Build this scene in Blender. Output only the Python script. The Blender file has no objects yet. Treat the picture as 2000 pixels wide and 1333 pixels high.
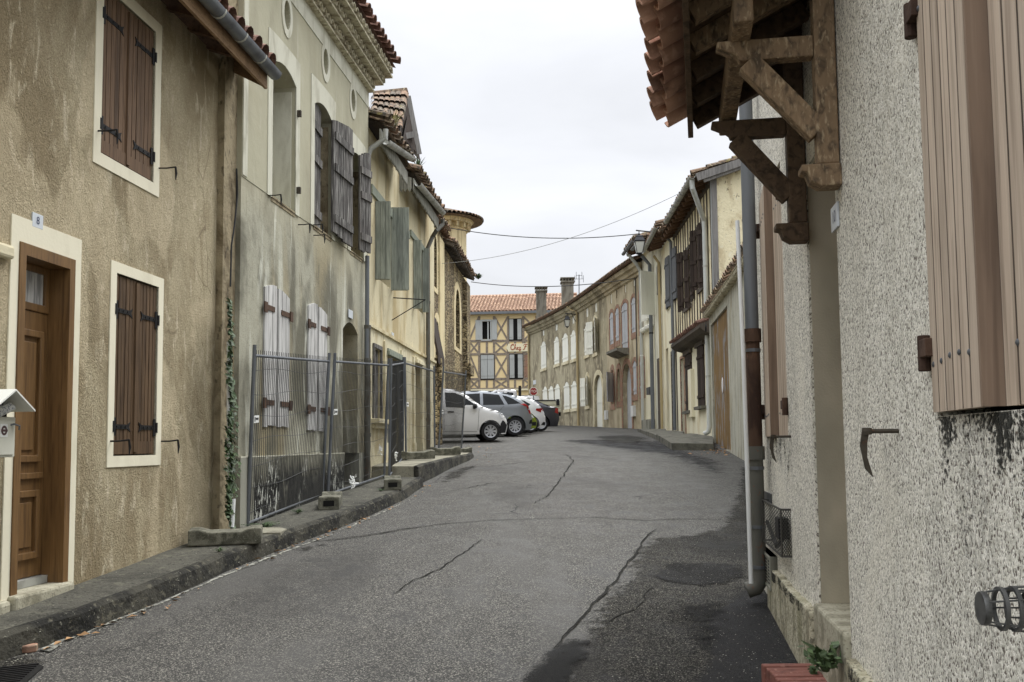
import bpy, bmesh, math, random
from math import sin, cos, pi, radians, sqrt, atan2
from mathutils import Vector, Matrix, noise
from mathutils.geometry import delaunay_2d_cdt
random.seed(11)
R = random.Random(5)
S = bpy.context.scene
COL = S.collection

# ------------------------------------------------------------------ camera
FPX, CX, CY, EYE = 1800.0, 1000.0, 736.0, 1.6
PITCH = math.atan(130 / 1800)
ROLL = -0.0096
MC = Matrix.Rotation(pi / 2 + PITCH, 3, 'X') @ Matrix.Rotation(ROLL, 3, 'Z')
cam_d = bpy.data.cameras.new('camera')
cam_d.sensor_width = 36
cam_d.lens = FPX / 2000 * 36
cam_d.shift_y = (CY - 666.5) / 2000
cam_d.clip_end = 2000
cam_d.clip_start = 0.05
cam = bpy.data.objects.new('camera', cam_d)
COL.objects.link(cam)
cam.matrix_world = Matrix.Translation((0, 0, EYE)) @ MC.to_4x4()
S.camera = cam

def ray(px, py):
    return MC @ Vector(((px - CX) / FPX, (CY - py) / FPX, -1.0))

def zg(d):
    "height of the street surface, which climbs away from the camera"
    if d <= 26: return .06 * d
    x = min(d, 34) - 26
    z = 1.56 + .06 * x - .03 * x * x / 16
    if d > 34: z += .03 * (min(d, 74) - 34)
    return z

def G(px, py, h=0.0):
    "where the street surface (plus h) is seen in the photograph"
    r = ray(px, py)
    def f(t): return EYE + t * r.z - zg(t * r.y) - h
    a, b = .5, .5
    while b < 150:
        b = a + .25
        if f(b) < 0: break
        a = b
    for _ in range(40):
        m = (a + b) / 2
        if f(m) > 0: a = m
        else: b = m
    p = r * a
    return Vector((p.x, p.y, EYE + p.z))

def P(px, py, d):
    r = ray(px, py); t = d / r.y
    return Vector((r.x * t, d, EYE + r.z * t))

def XY(px, d):
    p = P(px, 862, d)
    return (p.x, d)

# ------------------------------------------------------------------ mesh builder
class MB:
    def __init__(s): s.v = []; s.f = []; s.r = []; s.rnd = .5
    def add(s, vs, fs):
        o = len(s.v); s.v.extend(Vector(p) for p in vs)
        for f in fs:
            s.f.append([i + o for i in f]); s.r.append(s.rnd)
    def poly(s, pts): s.add(pts, [list(range(len(pts)))])
    def boxm(s, m, a0, a1, b0, b1, c0, c1):
        s.add([m(a, b, c) for c in (c0, c1) for a, b in ((a0, b0), (a1, b0), (a1, b1), (a0, b1))],
              [(0, 3, 2, 1), (4, 5, 6, 7), (0, 1, 5, 4), (1, 2, 6, 5), (2, 3, 7, 6), (3, 0, 4, 7)])
    def prism(s, m, poly, c0, c1, open_back=False):
        n = len(poly)
        fs = [list(range(n, 2 * n))] + [(i, (i + 1) % n, n + (i + 1) % n, n + i) for i in range(n)]
        if not open_back: fs.append(list(range(n - 1, -1, -1)))
        s.add([m(a, b, c0) for a, b in poly] + [m(a, b, c1) for a, b in poly], fs)
    def tube(s, pts, r, n=8, cap=True):
        pts = [Vector(p) for p in pts]
        rr = r if isinstance(r, (list, tuple)) else [r] * len(pts)
        up = None; rings = []
        for i, p in enumerate(pts):
            t = (pts[min(i + 1, len(pts) - 1)] - pts[max(i - 1, 0)])
            if t.length < 1e-9: t = Vector((0, 0, 1))
            t.normalize()
            if up is None:
                up = Vector((0, 0, 1)) if abs(t.z) < .9 else Vector((1, 0, 0))
            a = up - t * up.dot(t)
            if a.length < 1e-6: a = t.orthogonal()
            a.normalize(); b = t.cross(a); up = a
            rings.append([p + (a * cos(2 * pi * k / n) + b * sin(2 * pi * k / n)) * rr[i] for k in range(n)])
        vs = [q for ring in rings for q in ring]; fs = []
        for i in range(len(pts) - 1):
            for k in range(n):
                fs.append((i * n + k, i * n + (k + 1) % n, (i + 1) * n + (k + 1) % n, (i + 1) * n + k))
        if cap:
            fs.append(list(range(n - 1, -1, -1))); fs.append([(len(pts) - 1) * n + k for k in range(n)])
        s.add(vs, fs)
    def beam(s, p, q, w, h, up=(0, 0, 1)):
        "square timber from p to q, w wide and h deep"
        p = Vector(p); q = Vector(q); t = (q - p).normalized(); up = Vector(up)
        b = t.cross(up)
        if b.length < 1e-5: b = t.orthogonal()
        b.normalize(); a = b.cross(t)
        vs = [c + b * (i * w / 2) + a * (j * h / 2) for c in (p, q) for i, j in ((-1, -1), (1, -1), (1, 1), (-1, 1))]
        s.add(vs, [(0, 3, 2, 1), (4, 5, 6, 7), (0, 1, 5, 4), (1, 2, 6, 5), (2, 3, 7, 6), (3, 0, 4, 7)])
    def lathe(s, o, axis, prof, n=24):
        "prof: list of (radius, distance along the axis)"
        o = Vector(o); axis = Vector(axis).normalized(); a = axis.orthogonal().normalized(); b = axis.cross(a)
        vs = [o + axis * h + (a * cos(2 * pi * k / n) + b * sin(2 * pi * k / n)) * r for r, h in prof for k in range(n)]
        fs = [(i * n + k, i * n + (k + 1) % n, (i + 1) * n + (k + 1) % n, (i + 1) * n + k) for i in range(len(prof) - 1) for k in range(n)]
        s.add(vs, fs)
    def build(s, name, mat, parent=None, smooth=False, bevel=0, base=None, sharp=35):
        me = bpy.data.meshes.new(name)
        ob = bpy.data.objects.new(name, me)
        if parent is not None:
            b = BASE[parent.name]
        else:
            b = Vector(base) if base is not None else (sum(s.v, Vector()) / max(1, len(s.v)))
        me.from_pydata([p - b for p in s.v], [], s.f)
        at = me.attributes.new('rnd', 'FLOAT', 'FACE')
        at.data.foreach_set('value', s.r)
        me.materials.append(mat)
        bm = bmesh.new(); bm.from_mesh(me)
        bmesh.ops.recalc_face_normals(bm, faces=bm.faces)
        bm.to_mesh(me); bm.free()
        if smooth:
            me.shade_smooth(); me.set_sharp_from_angle(angle=radians(sharp))
        COL.objects.link(ob)
        if parent is not None:
            ob.parent = parent
        else:
            ob.location = b
        BASE[ob.name] = Vector(b)
        if bevel:
            md = ob.modifiers.new('edge', 'BEVEL'); md.width = bevel; md.segments = 2; md.limit_method = 'ANGLE'; md.angle_limit = radians(40)
        return ob
BASE = {}

def tag(o, label, cat, group=None, kind=None):
    if label: o['label'] = label
    if cat: o['category'] = cat
    if group: o['group'] = group
    if kind: o['kind'] = kind
    return o

def empty(name, loc, label, cat, group=None):
    o = bpy.data.objects.new(name, None); o.location = loc; o.empty_display_size = .2
    COL.objects.link(o); BASE[o.name] = Vector(loc)
    return tag(o, label, cat, group)

def ident(a, b, c): return Vector((a, b, c))

# ------------------------------------------------------------------ facades
class Fac:
    "a vertical wall over a plan polyline; u runs along it, z up, w out to the street"
    def __init__(s, pts, side):
        s.p = [Vector((q[0], q[1])) for q in pts]; s.side = side
        s.cum = [0]
        for a, b in zip(s.p, s.p[1:]): s.cum.append(s.cum[-1] + (b - a).length)
        s.L = s.cum[-1]
        ns = []
        for a, b in zip(s.p, s.p[1:]):
            t = (b - a).normalized(); ns.append(Vector((t.y, -t.x)) * side)
        s.n = ns
        s.vn = [ns[0]] + [((x + y) / 2).normalized() for x, y in zip(ns, ns[1:])] + [ns[-1]]
    def seg(s, u):
        for i in range(len(s.p) - 2):
            if u < s.cum[i + 1]: return i
        return len(s.p) - 2
    def pt(s, u, z, w=0.0):
        i = s.seg(u); l = s.cum[i + 1] - s.cum[i]; k = (u - s.cum[i]) / l
        q = s.p[i] + (s.p[i + 1] - s.p[i]) * k
        kk = min(1, max(0, k))
        n = (s.vn[i] * (1 - kk) + s.vn[i + 1] * kk).normalized()
        q = q + n * w
        return Vector((q.x, q.y, z))
    def uz(s, px, py, w=0.0):
        r = ray(px, py); best = None
        for i in range(len(s.p) - 1):
            n = s.n[i]; a = s.p[i] + n * w; t = (s.p[i + 1] - s.p[i]).normalized(); l = s.cum[i + 1] - s.cum[i]
            den = r.x * n.x + r.y * n.y
            if abs(den) < 1e-9: continue
            k = (a.x * n.x + a.y * n.y) / den
            if k <= 0: continue
            q = Vector((r.x * k, r.y * k)); x = (q - a).dot(t)
            off = max(0, -x, x - l)
            if best is None or off < best[0]: best = (off, s.cum[i] + x, EYE + r.z * k)
        return best[1], best[2]
    def u(s, px, py, w=0.0): return s.uz(px, py, w)[0]
    def z(s, px, py, w=0.0): return s.uz(px, py, w)[1]
    def rect(s, xl, xr, yt, yb, w=0.0):
        ym = (yt + yb) / 2; xm = (xl + xr) / 2
        a = s.u(xl, ym, w); b = s.u(xr, ym, w)
        return min(a, b), max(a, b), s.z(xm, yb, w), s.z(xm, yt, w)

def inside(p, poly):
    x, y = p; c = False; n = len(poly); j = n - 1
    for i in range(n):
        xi, yi = poly[i]; xj, yj = poly[j]
        if (yi > y) != (yj > y) and x < (xj - xi) * (y - yi) / (yj - yi) + xi: c = not c
        j = i
    return c

def cdt(outline, holes=(), extra=()):
    vs = []; es = []
    for loop in [outline] + list(holes):
        o = len(vs); n = len(loop); vs += [Vector(p) for p in loop]
        es += [(o + i, o + (i + 1) % n) for i in range(n)]
    for a, b in extra:
        o = len(vs); vs += [Vector(a), Vector(b)]
        if a != b: es.append((o, o + 1))
    ov, oe, of, *_ = delaunay_2d_cdt(vs, es, [], 0, 1e-5)
    tris = []
    for f in of:
        c = sum((Vector(ov[i]) for i in f), Vector((0, 0))) / len(f)
        if inside(c, outline) and not any(inside(c, h) for h in holes): tris.append(list(f))
    return ov, tris

def wall_mb(F, outline, holes=(), reveal=.25, back=4.0, w=0.0, mb=None):
    "front skin with real openings, their reveals, and the sides of the house behind"
    mb = mb or MB()
    us = [p[0] for p in outline]; zs = [p[1] for p in outline]
    extra = [((c, min(zs) - 1), (c, max(zs) + 1)) for c in F.cum[1:-1] if min(us) < c < max(us)]
    # keep the helper edges inside: intersections with the outline are made by the triangulator
    ov, tr = cdt(outline, holes, extra)
    mb.add([F.pt(p[0], p[1], w) for p in ov], tr)
    rv = reveal if isinstance(reveal, (list, tuple)) else [reveal] * len(holes)
    for h, d in zip(holes, rv):
        n = len(h)
        mb.add([F.pt(a, b, w) for a, b in h] + [F.pt(a, b, w - d) for a, b in h],
               [(i, (i + 1) % n, n + (i + 1) % n, n + i) for i in range(n)])
    if back:
        n = len(outline)
        mb.add([F.pt(a, b, w) for a, b in outline] + [F.pt(a, b, w - back) for a, b in outline],
               [(i, (i + 1) % n, n + (i + 1) % n, n + i) for i in range(n)] + [list(range(n, 2 * n))])
    return mb

def rc(u0, u1, z0, z1): return [(u0, z0), (u1, z0), (u1, z1), (u0, z1)]

def arch(u0, u1, z0, z1, rise, n=8):
    "opening whose head is a segment of a circle rising by `rise`"
    pts = [(u0, z0), (u1, z0)]
    for k in range(n + 1):
        a = k / n; x = u1 + (u0 - u1) * a
        pts.append((x, z1 - rise + rise * (1 - (2 * a - 1) ** 2) ** (.5 if rise > .3 * (u1 - u0) else 1)))
    return pts

def ell(uc, zc, a, b, n=20):
    return [(uc + a * cos(2 * pi * k / n), zc + b * sin(2 * pi * k / n)) for k in range(n)]

def ring(mb, F, outer, inner, w0, w1):
    "flat frame between two loops with the same number of points"
    n = len(outer)
    vs = [F.pt(a, b, w) for w in (w0, w1) for l in (outer, inner) for a, b in l]
    fs = []
    for i in range(n):
        j = (i + 1) % n
        fs += [(2 * n + i, 2 * n + j, 3 * n + j, 3 * n + i), (i, j, 2 * n + j, 2 * n + i), (n + i, 3 * n + i, 3 * n + j, n + j)]
    mb.add(vs, fs)

def strip(mb, F, u0, u1, prof, zf):
    "sweep a closed (dz, w) profile along the wall at height zf(u)"
    cuts = [u0] + [c for c in F.cum[1:-1] if u0 + .01 < c < u1 - .01] + [u1]
    fine = []
    for a, b in zip(cuts, cuts[1:]):
        k = max(1, int((b - a) / 1.6))
        fine += [a + (b - a) * i / k for i in range(k)]
    fine.append(u1)
    n = len(prof); vs = [F.pt(u, zf(u) + dz, w) for u in fine for dz, w in prof]; fs = []
    for i in range(len(fine) - 1):
        for k in range(n):
            fs.append((i * n + k, i * n + (k + 1) % n, (i + 1) * n + (k + 1) % n, (i + 1) * n + k))
    fs += [list(range(n)), [(len(fine) - 1) * n + k for k in range(n)][::-1]]
    mb.add(vs, fs)

def gutter_prof(r, w, n=7, t=.008):
    out = [(-r * sin(pi * k / n), w - r * cos(pi * k / n)) for k in range(n + 1)]
    inn = [(-(r - t) * sin(pi * k / n), w - (r - t) * cos(pi * k / n)) for k in range(n, -1, -1)]
    return out + inn

def tiles(mb, p0, eu, es, nu, ns, su, ss, r=.085, jit=.012, thick=0, seg=5, lo=.2, hi=.8, drop=0.0):
    "half-round canal tiles laid in rows: p0 eave corner, eu along the eave, es up the slope"
    eu = Vector(eu).normalized(); es = Vector(es).normalized(); n = eu.cross(es).normalized()
    if n.z < 0: n = -n
    p0 = Vector(p0)
    for i in range(nu):
        for j in range(ns):
            if drop and R.random() < drop: continue
            mb.rnd = R.uniform(lo, hi)
            o = p0 + eu * (su * (i + .5) + R.uniform(-jit, jit)) + es * (ss * j + R.uniform(-jit, jit)) + n * (R.uniform(0, jit) + .012)
            L = ss * 1.22
            rows = []
            for e, (d, rr) in enumerate(((0, r), (L, r * .8))):
                lift = .03 if e == 0 else 0.0
                rows.append([o + es * d + n * lift + eu * (rr * cos(pi * k / seg)) + n * (rr * sin(pi * k / seg)) for k in range(seg + 1)])
            m = seg + 1
            vs = rows[0] + rows[1]
            fs = [(k, k + 1, m + k + 1, m + k) for k in range(seg)]
            if thick:
                for e, (d, rr) in enumerate(((0, r - thick), (L, r * .8 - thick))):
                    lift = .03 if e == 0 else 0.0
                    vs = vs + [o + es * d + n * lift + eu * (rr * cos(pi * k / seg)) + n * (rr * sin(pi * k / seg)) for k in range(seg + 1)]
                fs += [(2 * m + k + 1, 2 * m + k, 3 * m + k, 3 * m + k + 1) for k in range(seg)]
                fs += [(k + 1, k, 2 * m + k, 2 * m + k + 1) for k in range(seg)]
                fs += [(0, m, 3 * m, 2 * m), (seg, 2 * m + seg, 3 * m + seg, m + seg)]
            mb.add(vs, fs)
    mb.rnd = .5

def leafmap(F, uh, d, ang, w0):
    "a shutter leaf hinged at uh, reaching d (+1/-1) along the wall and swung out by ang"
    ca, sa = cos(ang), sin(ang)
    def m(s_, z, t): return F.pt(uh + d * (s_ * ca - t * sa * 1), z, w0 + s_ * sa + t * ca)
    return m

def shutter(F, uh, d, W, z0, z1, mat, parent, ang=0.0, w0=0.0, planks=5, th=.035, gap=.004, ztop=None, ragged=0.0,
            battens=(), bat_mat=None, straps=(), strap_mat=None, strap_len=.7, name='shutter', frame=0, rise=0.0, label=None):
    m = leafmap(F, uh, d, ang, w0)
    mb = MB(); pw = W / planks
    for k in range(planks):
        mb.rnd = R.random()
        a, b = k * pw + gap / 2, (k + 1) * pw - gap / 2
        zb = z0 + (R.uniform(0, ragged) if ragged else 0)
        def zt(s_):
            z = ztop(F, uh + d * s_) if ztop else z1
            if rise: z = z1 - rise * (1 - s_ / W) ** 2
            return z - (0 if not ragged else R.uniform(0, ragged * .4))
        t1 = th + R.uniform(-.002, .002)
        mb.prism(m, [(a, zb), (b, zb), (b, zt(b)), (a, zt(a))], 0, t1)
    mb.rnd = .5
    # a thin backing board closes the joints
    mb.prism(m, [(.002, z0 + ragged + .004), (W - .002, z0 + ragged + .004), (W - .002, z1 - rise - ragged - .004), (.002, z1 - rise - ragged - .004)], .004, th * .6)
    ob = mb.build(name, mat, parent)
    if label: ob['label'] = label
    for zz, hh in battens:
        b = MB(); b.rnd = R.random(); b.boxm(m, W * .04, W * .96, zz - hh / 2, zz + hh / 2, th - .001, th + .028)
        b.build('batten', bat_mat or mat, ob)
    for zz in straps:
        b = MB()
        L = W * strap_len
        b.boxm(m, -.01, L, zz - .019, zz + .019, th - .001, th + .007)
        b.prism(m, [(L, zz - .019), (L + .05, zz - .042), (L + .03, zz), (L + .05, zz + .042), (L, zz + .019)], th, th + .006)
        b.boxm(m, -.02, .028, zz - .075, zz + .075, th + .006, th + .012)
        for q in (.25, .55, .85): b.boxm(m, L * q - .008, L * q + .008, zz - .008, zz + .008, th + .006, th + .012)
        b.tube([m(-.02, zz - .045, th + .012), m(-.02, zz + .045, th + .012)], .014, 8)
        b.build('hinge_strap', strap_mat, ob)
    return ob

def text_mesh(body, size, mat, parent, mapf, name='lettering', shear=0.0, depth=.002, align='CENTER'):
    cu = bpy.data.curves.new('txt', 'FONT'); cu.body = body; cu.size = size; cu.align_x = align; cu.align_y = 'CENTER'; cu.shear = shear
    to = bpy.data.objects.new('txt', cu); COL.objects.link(to)
    dg = bpy.context.evaluated_depsgraph_get(); dg.update()
    me = bpy.data.meshes.new_from_object(to.evaluated_get(dg))
    mb = MB()
    mb.add([mapf(v.co.x, v.co.y, depth) for v in me.vertices], [list(p.vertices) for p in me.polygons])
    bpy.data.objects.remove(to); bpy.data.curves.remove(cu); bpy.data.meshes.remove(me)
    return mb.build(name, mat, parent)
SKY_LOW, SKY_TOP, SUN_E, EXPO = 4.25, 15.5, 1.1, 1.2
# ------------------------------------------------------------------ materials
def lin(c):
    def f(x):
        x /= 255.0
        return x / 12.92 if x <= .04045 else ((x + .055) / 1.055) ** 2.4
    return (f(c[0]), f(c[1]), f(c[2]), 1)

class NT:
    def __init__(s, name):
        s.m = bpy.data.materials.new(name); s.m.use_nodes = True
        s.t = s.m.node_tree; s.t.nodes.clear()
        s.out = s.n('ShaderNodeOutputMaterial'); s.b = s.n('ShaderNodeBsdfPrincipled')
        s.l(s.b.outputs[0], s.out.inputs[0])
        s.tc = s.n('ShaderNodeTexCoord').outputs['Object']
        s._maps = {}
    def n(s, t, **kw):
        x = s.t.nodes.new(t)
        for k, v in kw.items(): setattr(x, k, v)
        return x
    def l(s, a, b): s.t.links.new(a, b)
    def vec(s, sc):
        sc = sc if isinstance(sc, (tuple, list)) else (sc, sc, sc)
        if tuple(sc) not in s._maps:
            v = s.n('ShaderNodeVectorMath', operation='MULTIPLY'); s.l(s.tc, v.inputs[0]); v.inputs[1].default_value = sc
            s._maps[tuple(sc)] = v.outputs[0]
        return s._maps[tuple(sc)]
    def tex(s, kind, sc, det=4, dist=0.0, rough=.55):
        if kind == 'noise':
            x = s.n('ShaderNodeTexNoise'); x.inputs['Scale'].default_value = 1; x.inputs['Detail'].default_value = det
            x.inputs['Roughness'].default_value = rough; x.inputs['Distortion'].default_value = dist
            s.l(s.vec(sc), x.inputs['Vector']); return x.outputs[0]
        if kind in ('voro', 'cell', 'edge'):
            x = s.n('ShaderNodeTexVoronoi'); x.inputs['Scale'].default_value = 1
            if kind == 'edge': x.feature = 'DISTANCE_TO_EDGE'
            v = s.vec(sc)
            if dist:
                nz = s.n('ShaderNodeTexNoise'); nz.inputs['Scale'].default_value = .7; nz.inputs['Detail'].default_value = 3; s.l(v, nz.inputs['Vector'])
                ad = s.n('ShaderNodeVectorMath', operation='MULTIPLY_ADD'); s.l(nz.outputs['Color'], ad.inputs[0]); ad.inputs[1].default_value = (dist,) * 3; s.l(v, ad.inputs[2]); v = ad.outputs[0]
            s.l(v, x.inputs['Vector'])
            if kind == 'cell':
                q = s.n('ShaderNodeSeparateColor'); s.l(x.outputs['Color'], q.inputs[0]); return q.outputs[0]
            return x.outputs['Distance']
        if kind == 'brick':
            x = s.n('ShaderNodeTexBrick'); s.l(s.vec(sc), x.inputs['Vector']); x.inputs['Scale'].default_value = 1
            x.inputs['Mortar Size'].default_value = .03; x.inputs['Color1'].default_value = (1, 1, 1, 1); x.inputs['Color2'].default_value = (.55, .55, .55, 1); x.inputs['Mortar'].default_value = (0, 0, 0, 1)
            x.inputs['Brick Width'].default_value = .9; x.inputs['Row Height'].default_value = .25
            return x.outputs['Color']
    def rng(s, v, lo, hi, a=0.0, b=1.0, smooth=True):
        x = s.n('ShaderNodeMapRange'); x.clamp = True
        if smooth: x.interpolation_type = 'SMOOTHSTEP'
        s.l(v, x.inputs[0])
        for i, q in enumerate((lo, hi, a, b)): x.inputs[i + 1].default_value = q
        return x.outputs[0]
    def mul(s, a, b):
        x = s.n('ShaderNodeMath', operation='MULTIPLY')
        s.l(a, x.inputs[0])
        if isinstance(b, (int, float)): x.inputs[1].default_value = b
        else: s.l(b, x.inputs[1])
        return x.outputs[0]
    def mix(s, f, a, b):
        x = s.n('ShaderNodeMix', data_type='RGBA')
        s.l(f, x.inputs[0])
        for q, i in ((a, 6), (b, 7)):
            if isinstance(q, tuple): x.inputs[i].default_value = q
            else: s.l(q, x.inputs[i])
        return x.outputs[2]
    def bump(s, h, strength, dist, prev):
        x = s.n('ShaderNodeBump'); x.inputs['Strength'].default_value = strength; x.inputs['Distance'].default_value = dist
        s.l(h, x.inputs['Height'])
        if prev is not None: s.l(prev, x.inputs['Normal'])
        return x.outputs[0]

def mat(name, col, rough=.85, var=0.0, layers=(), bumps=(), metal=0.0, spec=.3, var_hue=None, gain=None, zband=(), coat=0.0, rnd_noise=None):
    """layers: (kind, scale, lo, hi, colour, amount, detail, distortion[, mask kind, scale, lo, hi]); bumps: (kind, scale, strength, distance, detail, distortion)"""
    t = NT(name)
    gain = GAIN if gain is None else gain
    def lin(q):
        q = LIN(q); k = min(1, .80 / gain / max(q[:3])); return (q[0] * k, q[1] * k, q[2] * k, 1)
    c = lin(col); c = (c[0] * gain, c[1] * gain, c[2] * gain, 1)
    cur = c
    if var or var_hue:
        at = t.n('ShaderNodeAttribute'); at.attribute_name = 'rnd'
        if var_hue:
            a = lin(var_hue); cur = t.mix(t.rng(at.outputs['Fac'], .15, .85, smooth=False), c, (a[0] * gain, a[1] * gain, a[2] * gain, 1))
        else:
            lo = tuple(x * (1 - var) for x in c[:3]) + (1,); hi = tuple(min(.95, x * (1 + var)) for x in c[:3]) + (1,)
            cur = t.mix(t.rng(at.outputs['Fac'], 0, 1, smooth=False), lo, hi)
    for L in layers:
        kind, sc, lo, hi, lc, amt = L[:6]
        det = L[6] if len(L) > 6 else 4; di = L[7] if len(L) > 7 else 0
        f = t.rng(t.tex(kind, sc, det, di), lo, hi, 0, amt)
        if len(L) > 8:
            mk = L[8]
            if mk[0] == 'z':
                sp = t.n('ShaderNodeSeparateXYZ'); t.l(t.tc, sp.inputs[0])
                nz = t.tex('noise', mk[3] if len(mk) > 3 else (1.3, 1.3, .4), 4, .3)
                ad = t.n('ShaderNodeMath', operation='MULTIPLY_ADD'); t.l(nz, ad.inputs[0]); ad.inputs[1].default_value = mk[4] if len(mk) > 4 else .8; t.l(sp.outputs[2], ad.inputs[2])
                f = t.mul(f, t.rng(ad.outputs[0], mk[1], mk[2]))
            else:
                f = t.mul(f, t.rng(t.tex(mk[0], mk[1], 4), mk[2], mk[3]))
        l = lin(lc)
        cur = t.mix(f, cur, (l[0] * gain, l[1] * gain, l[2] * gain, 1))
    if isinstance(cur, tuple): t.b.inputs['Base Color'].default_value = cur
    else: t.l(cur, t.b.inputs['Base Color'])
    t.b.inputs['Roughness'].default_value = rough; t.b.inputs['Metallic'].default_value = metal
    t.b.inputs['Specular IOR Level'].default_value = spec
    if coat: t.b.inputs['Coat Weight'].default_value = coat; t.b.inputs['Coat Roughness'].default_value = .05
    pn = None
    for B in bumps:
        kind, sc, st, ds = B[:4]
        h = t.tex(kind, sc, B[4] if len(B) > 4 else 4, B[5] if len(B) > 5 else 0)
        pn = t.bump(h, st, ds, pn)
    if pn is not None: t.l(pn, t.b.inputs['Normal'])
    return t.m

def wood(name, col, dark, light, var=.25, rough=.75, grain=(70, 70, 3), gain=None, worn=.55, bump=.5, spec=.25):
    return mat(name, col, rough, var, [('noise', grain, .45, .7, dark, .75, 5, .6), ('noise', (grain[0] * 2.3, grain[1] * 2.3, grain[2] * 1.6), .5, .75, light, worn, 4, .4),
                                       ('noise', (9, 9, 1.2), .5, .7, dark, .5, 4, .2)],
               [('noise', grain, bump, .004, 5, .6)], gain=gain, spec=spec)

LIN0 = lin
SAT = .78
TINT = (.985, 1.0, .945)
def LIN(c):
    q = LIN0(c); l = .2126 * q[0] + .7152 * q[1] + .0722 * q[2]
    return tuple((l + (x - l) * SAT) * t_ for x, t_ in zip(q[:3], TINT)) + (1,)
GAIN = 1.0
M = {}
GAIN = 1.4
# walls
M['tan'] = mat('tan_stucco', (182, 167, 134), .95, layers=[
    ('noise', (1.1, 1.1, .55), .38, .66, (136, 119, 86), .95, 5, .3), ('noise', (10, 10, 3.0), .52, .70, (208, 193, 164), .9, 5, .8), ('noise', (4, 4, 1.6), .50, .66, (144, 126, 92), .6, 5, .6),
    ('noise', (.5, .5, .3), .5, .75, (124, 107, 78), .55, 3, 0),
    ('noise', (90, 90, 60), .3, .55, (96, 78, 56), .35, 3, .6), ('noise', (.8, .8, .5), .56, .6, (190, 172, 140), .45, 3, .6), ('edge', (.8, .8, .5), .006, .002, (110, 94, 70), .6, 4, 1.2, ('noise', (.6, .6, .6), .56, .62))],
    bumps=[('noise', (48, 48, 36), .9, .03, 5, 1.6), ('noise', (7, 7, 5), .4, .06, 3, .4)])
M['cream_paint'] = mat('cream_paint', (226, 217, 194), .85, gain=1.12, layers=[('noise', (4, 4, 1.5), .5, .75, (200, 190, 166), .6)], bumps=[('noise', 40, .25, .006)])
M['render_up'] = mat('lime_render_upper', (168, 162, 138), .9, gain=1.12, layers=[
    ('noise', (2, 2, .6), .42, .7, (148, 141, 119), .8, 5, .3), ('noise', (9, 9, 1), .58, .75, (190, 184, 166), .45, 4, .3), ('noise', (.7, .7, .7), .5, .7, (158, 149, 122), .6)],
    bumps=[('noise', 60, .25, .006), ('noise', 6, .3, .03)])
M['render_low'] = mat('grey_render_lower', (150, 146, 130), .92, gain=1.28, layers=[
    ('noise', (1.5, 1.5, .7), .40, .58, (94, 90, 76), .95, 5, .5), ('noise', (4, 4, .6), .54, .70, (188, 187, 176), .85, 6, .7),
    ('noise', (1.1, 1.1, .35), .52, .66, (144, 130, 98), .8, 4, .3), ('noise', (9, 9, 1.2), .58, .72, (84, 81, 70), .6, 5, .6), ('noise', (70, 70, 60), .58, .68, (88, 85, 76), .5, 2),
    ('noise', (1, 1, 1), -2, -1, (160, 152, 128), .7, 2, 0, ('z', 3.7, 4.5, (1.2, 1.2, .6), .9))],
    bumps=[('noise', 70, .35, .008), ('noise', 8, .3, .03, 4, .5)])
M['pier'] = mat('weathered_corner_stone', (150, 134, 104), .95, gain=1.1, layers=[('noise', (3, 3, 2.2), .44, .64, (108, 92, 66), .95, 5, .5), ('noise', (14, 14, 8), .56, .68, (64, 54, 40), .7, 4)], bumps=[('noise', 14, .7, .03), ('noise', 50, .4, .01)])
M['plinth_mold'] = mat('mouldy_plinth', (124, 120, 106), .95, gain=1.1, layers=[
    ('noise', (3, 3, 1.2), .45, .68, (92, 90, 78), .8, 5, .4),
    ('noise', (2.0, 2.0, 1.3), .24, .42, (30, 30, 28), .97, 5, .5, ('z', 1.15, .80, (2.2, 2.2, .8), .5)), ('noise', (16, 16, 6), .46, .6, (14, 14, 14), .8, 4, .5, ('z', 1.18, .84, (2.2, 2.2, .8), .5)),
    ('noise', (15, 15, 6), .545, .60, (196, 196, 190), .85, 5, 1.0, ('noise', (1.5, 1.5, 1.1), .50, .62)), ('noise', (40, 40, 14), .60, .66, (150, 148, 140), .7, 2, .3, ('noise', (1.5, 1.5, 1.2), .46, .6))],
    bumps=[('noise', 60, .4, .01)])
M['plinth_plain'] = mat('grey_plinth', (128, 126, 116), .95, layers=[('noise', (3, 3, 1), .45, .7, (88, 86, 76), .9, 5, .3), ('noise', (12, 12, 4), .6, .7, (165, 162, 150), .5)], bumps=[('noise', 60, .4, .01)])
M['trim_white'] = mat('white_limewash_trim', (204, 200, 184), .9, gain=1.0, layers=[('noise', (6, 6, 2), .45, .7, (170, 164, 144), .8, 5, .3)], bumps=[('noise', 50, .3, .008)])
M['ochre'] = mat('ochre_render', (192, 179, 145), .93, gain=1.25, layers=[
    ('noise', (1.6, 1.6, .7), .42, .66, (165, 143, 96), .9, 5, .3), ('noise', (6, 6, 1), .55, .72, (214, 198, 156), .6, 5, .4), ('noise', (2.2, 2.2, .4), .58, .72, (120, 108, 78), .7, 5, .5),
    ('noise', (25, 25, 14), .66, .72, (96, 84, 62), .7, 3)], bumps=[('noise', 50, .35, .01), ('noise', 5, .3, .03)])
M['ochre_stone'] = mat('dressed_stone', (188, 177, 148), .92, layers=[('noise', (3, 3, 2), .45, .7, (160, 142, 100), .9, 5, .3), ('noise', (12, 12, 6), .6, .7, (120, 106, 78), .6)], bumps=[('noise', 30, .4, .01)])
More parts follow.
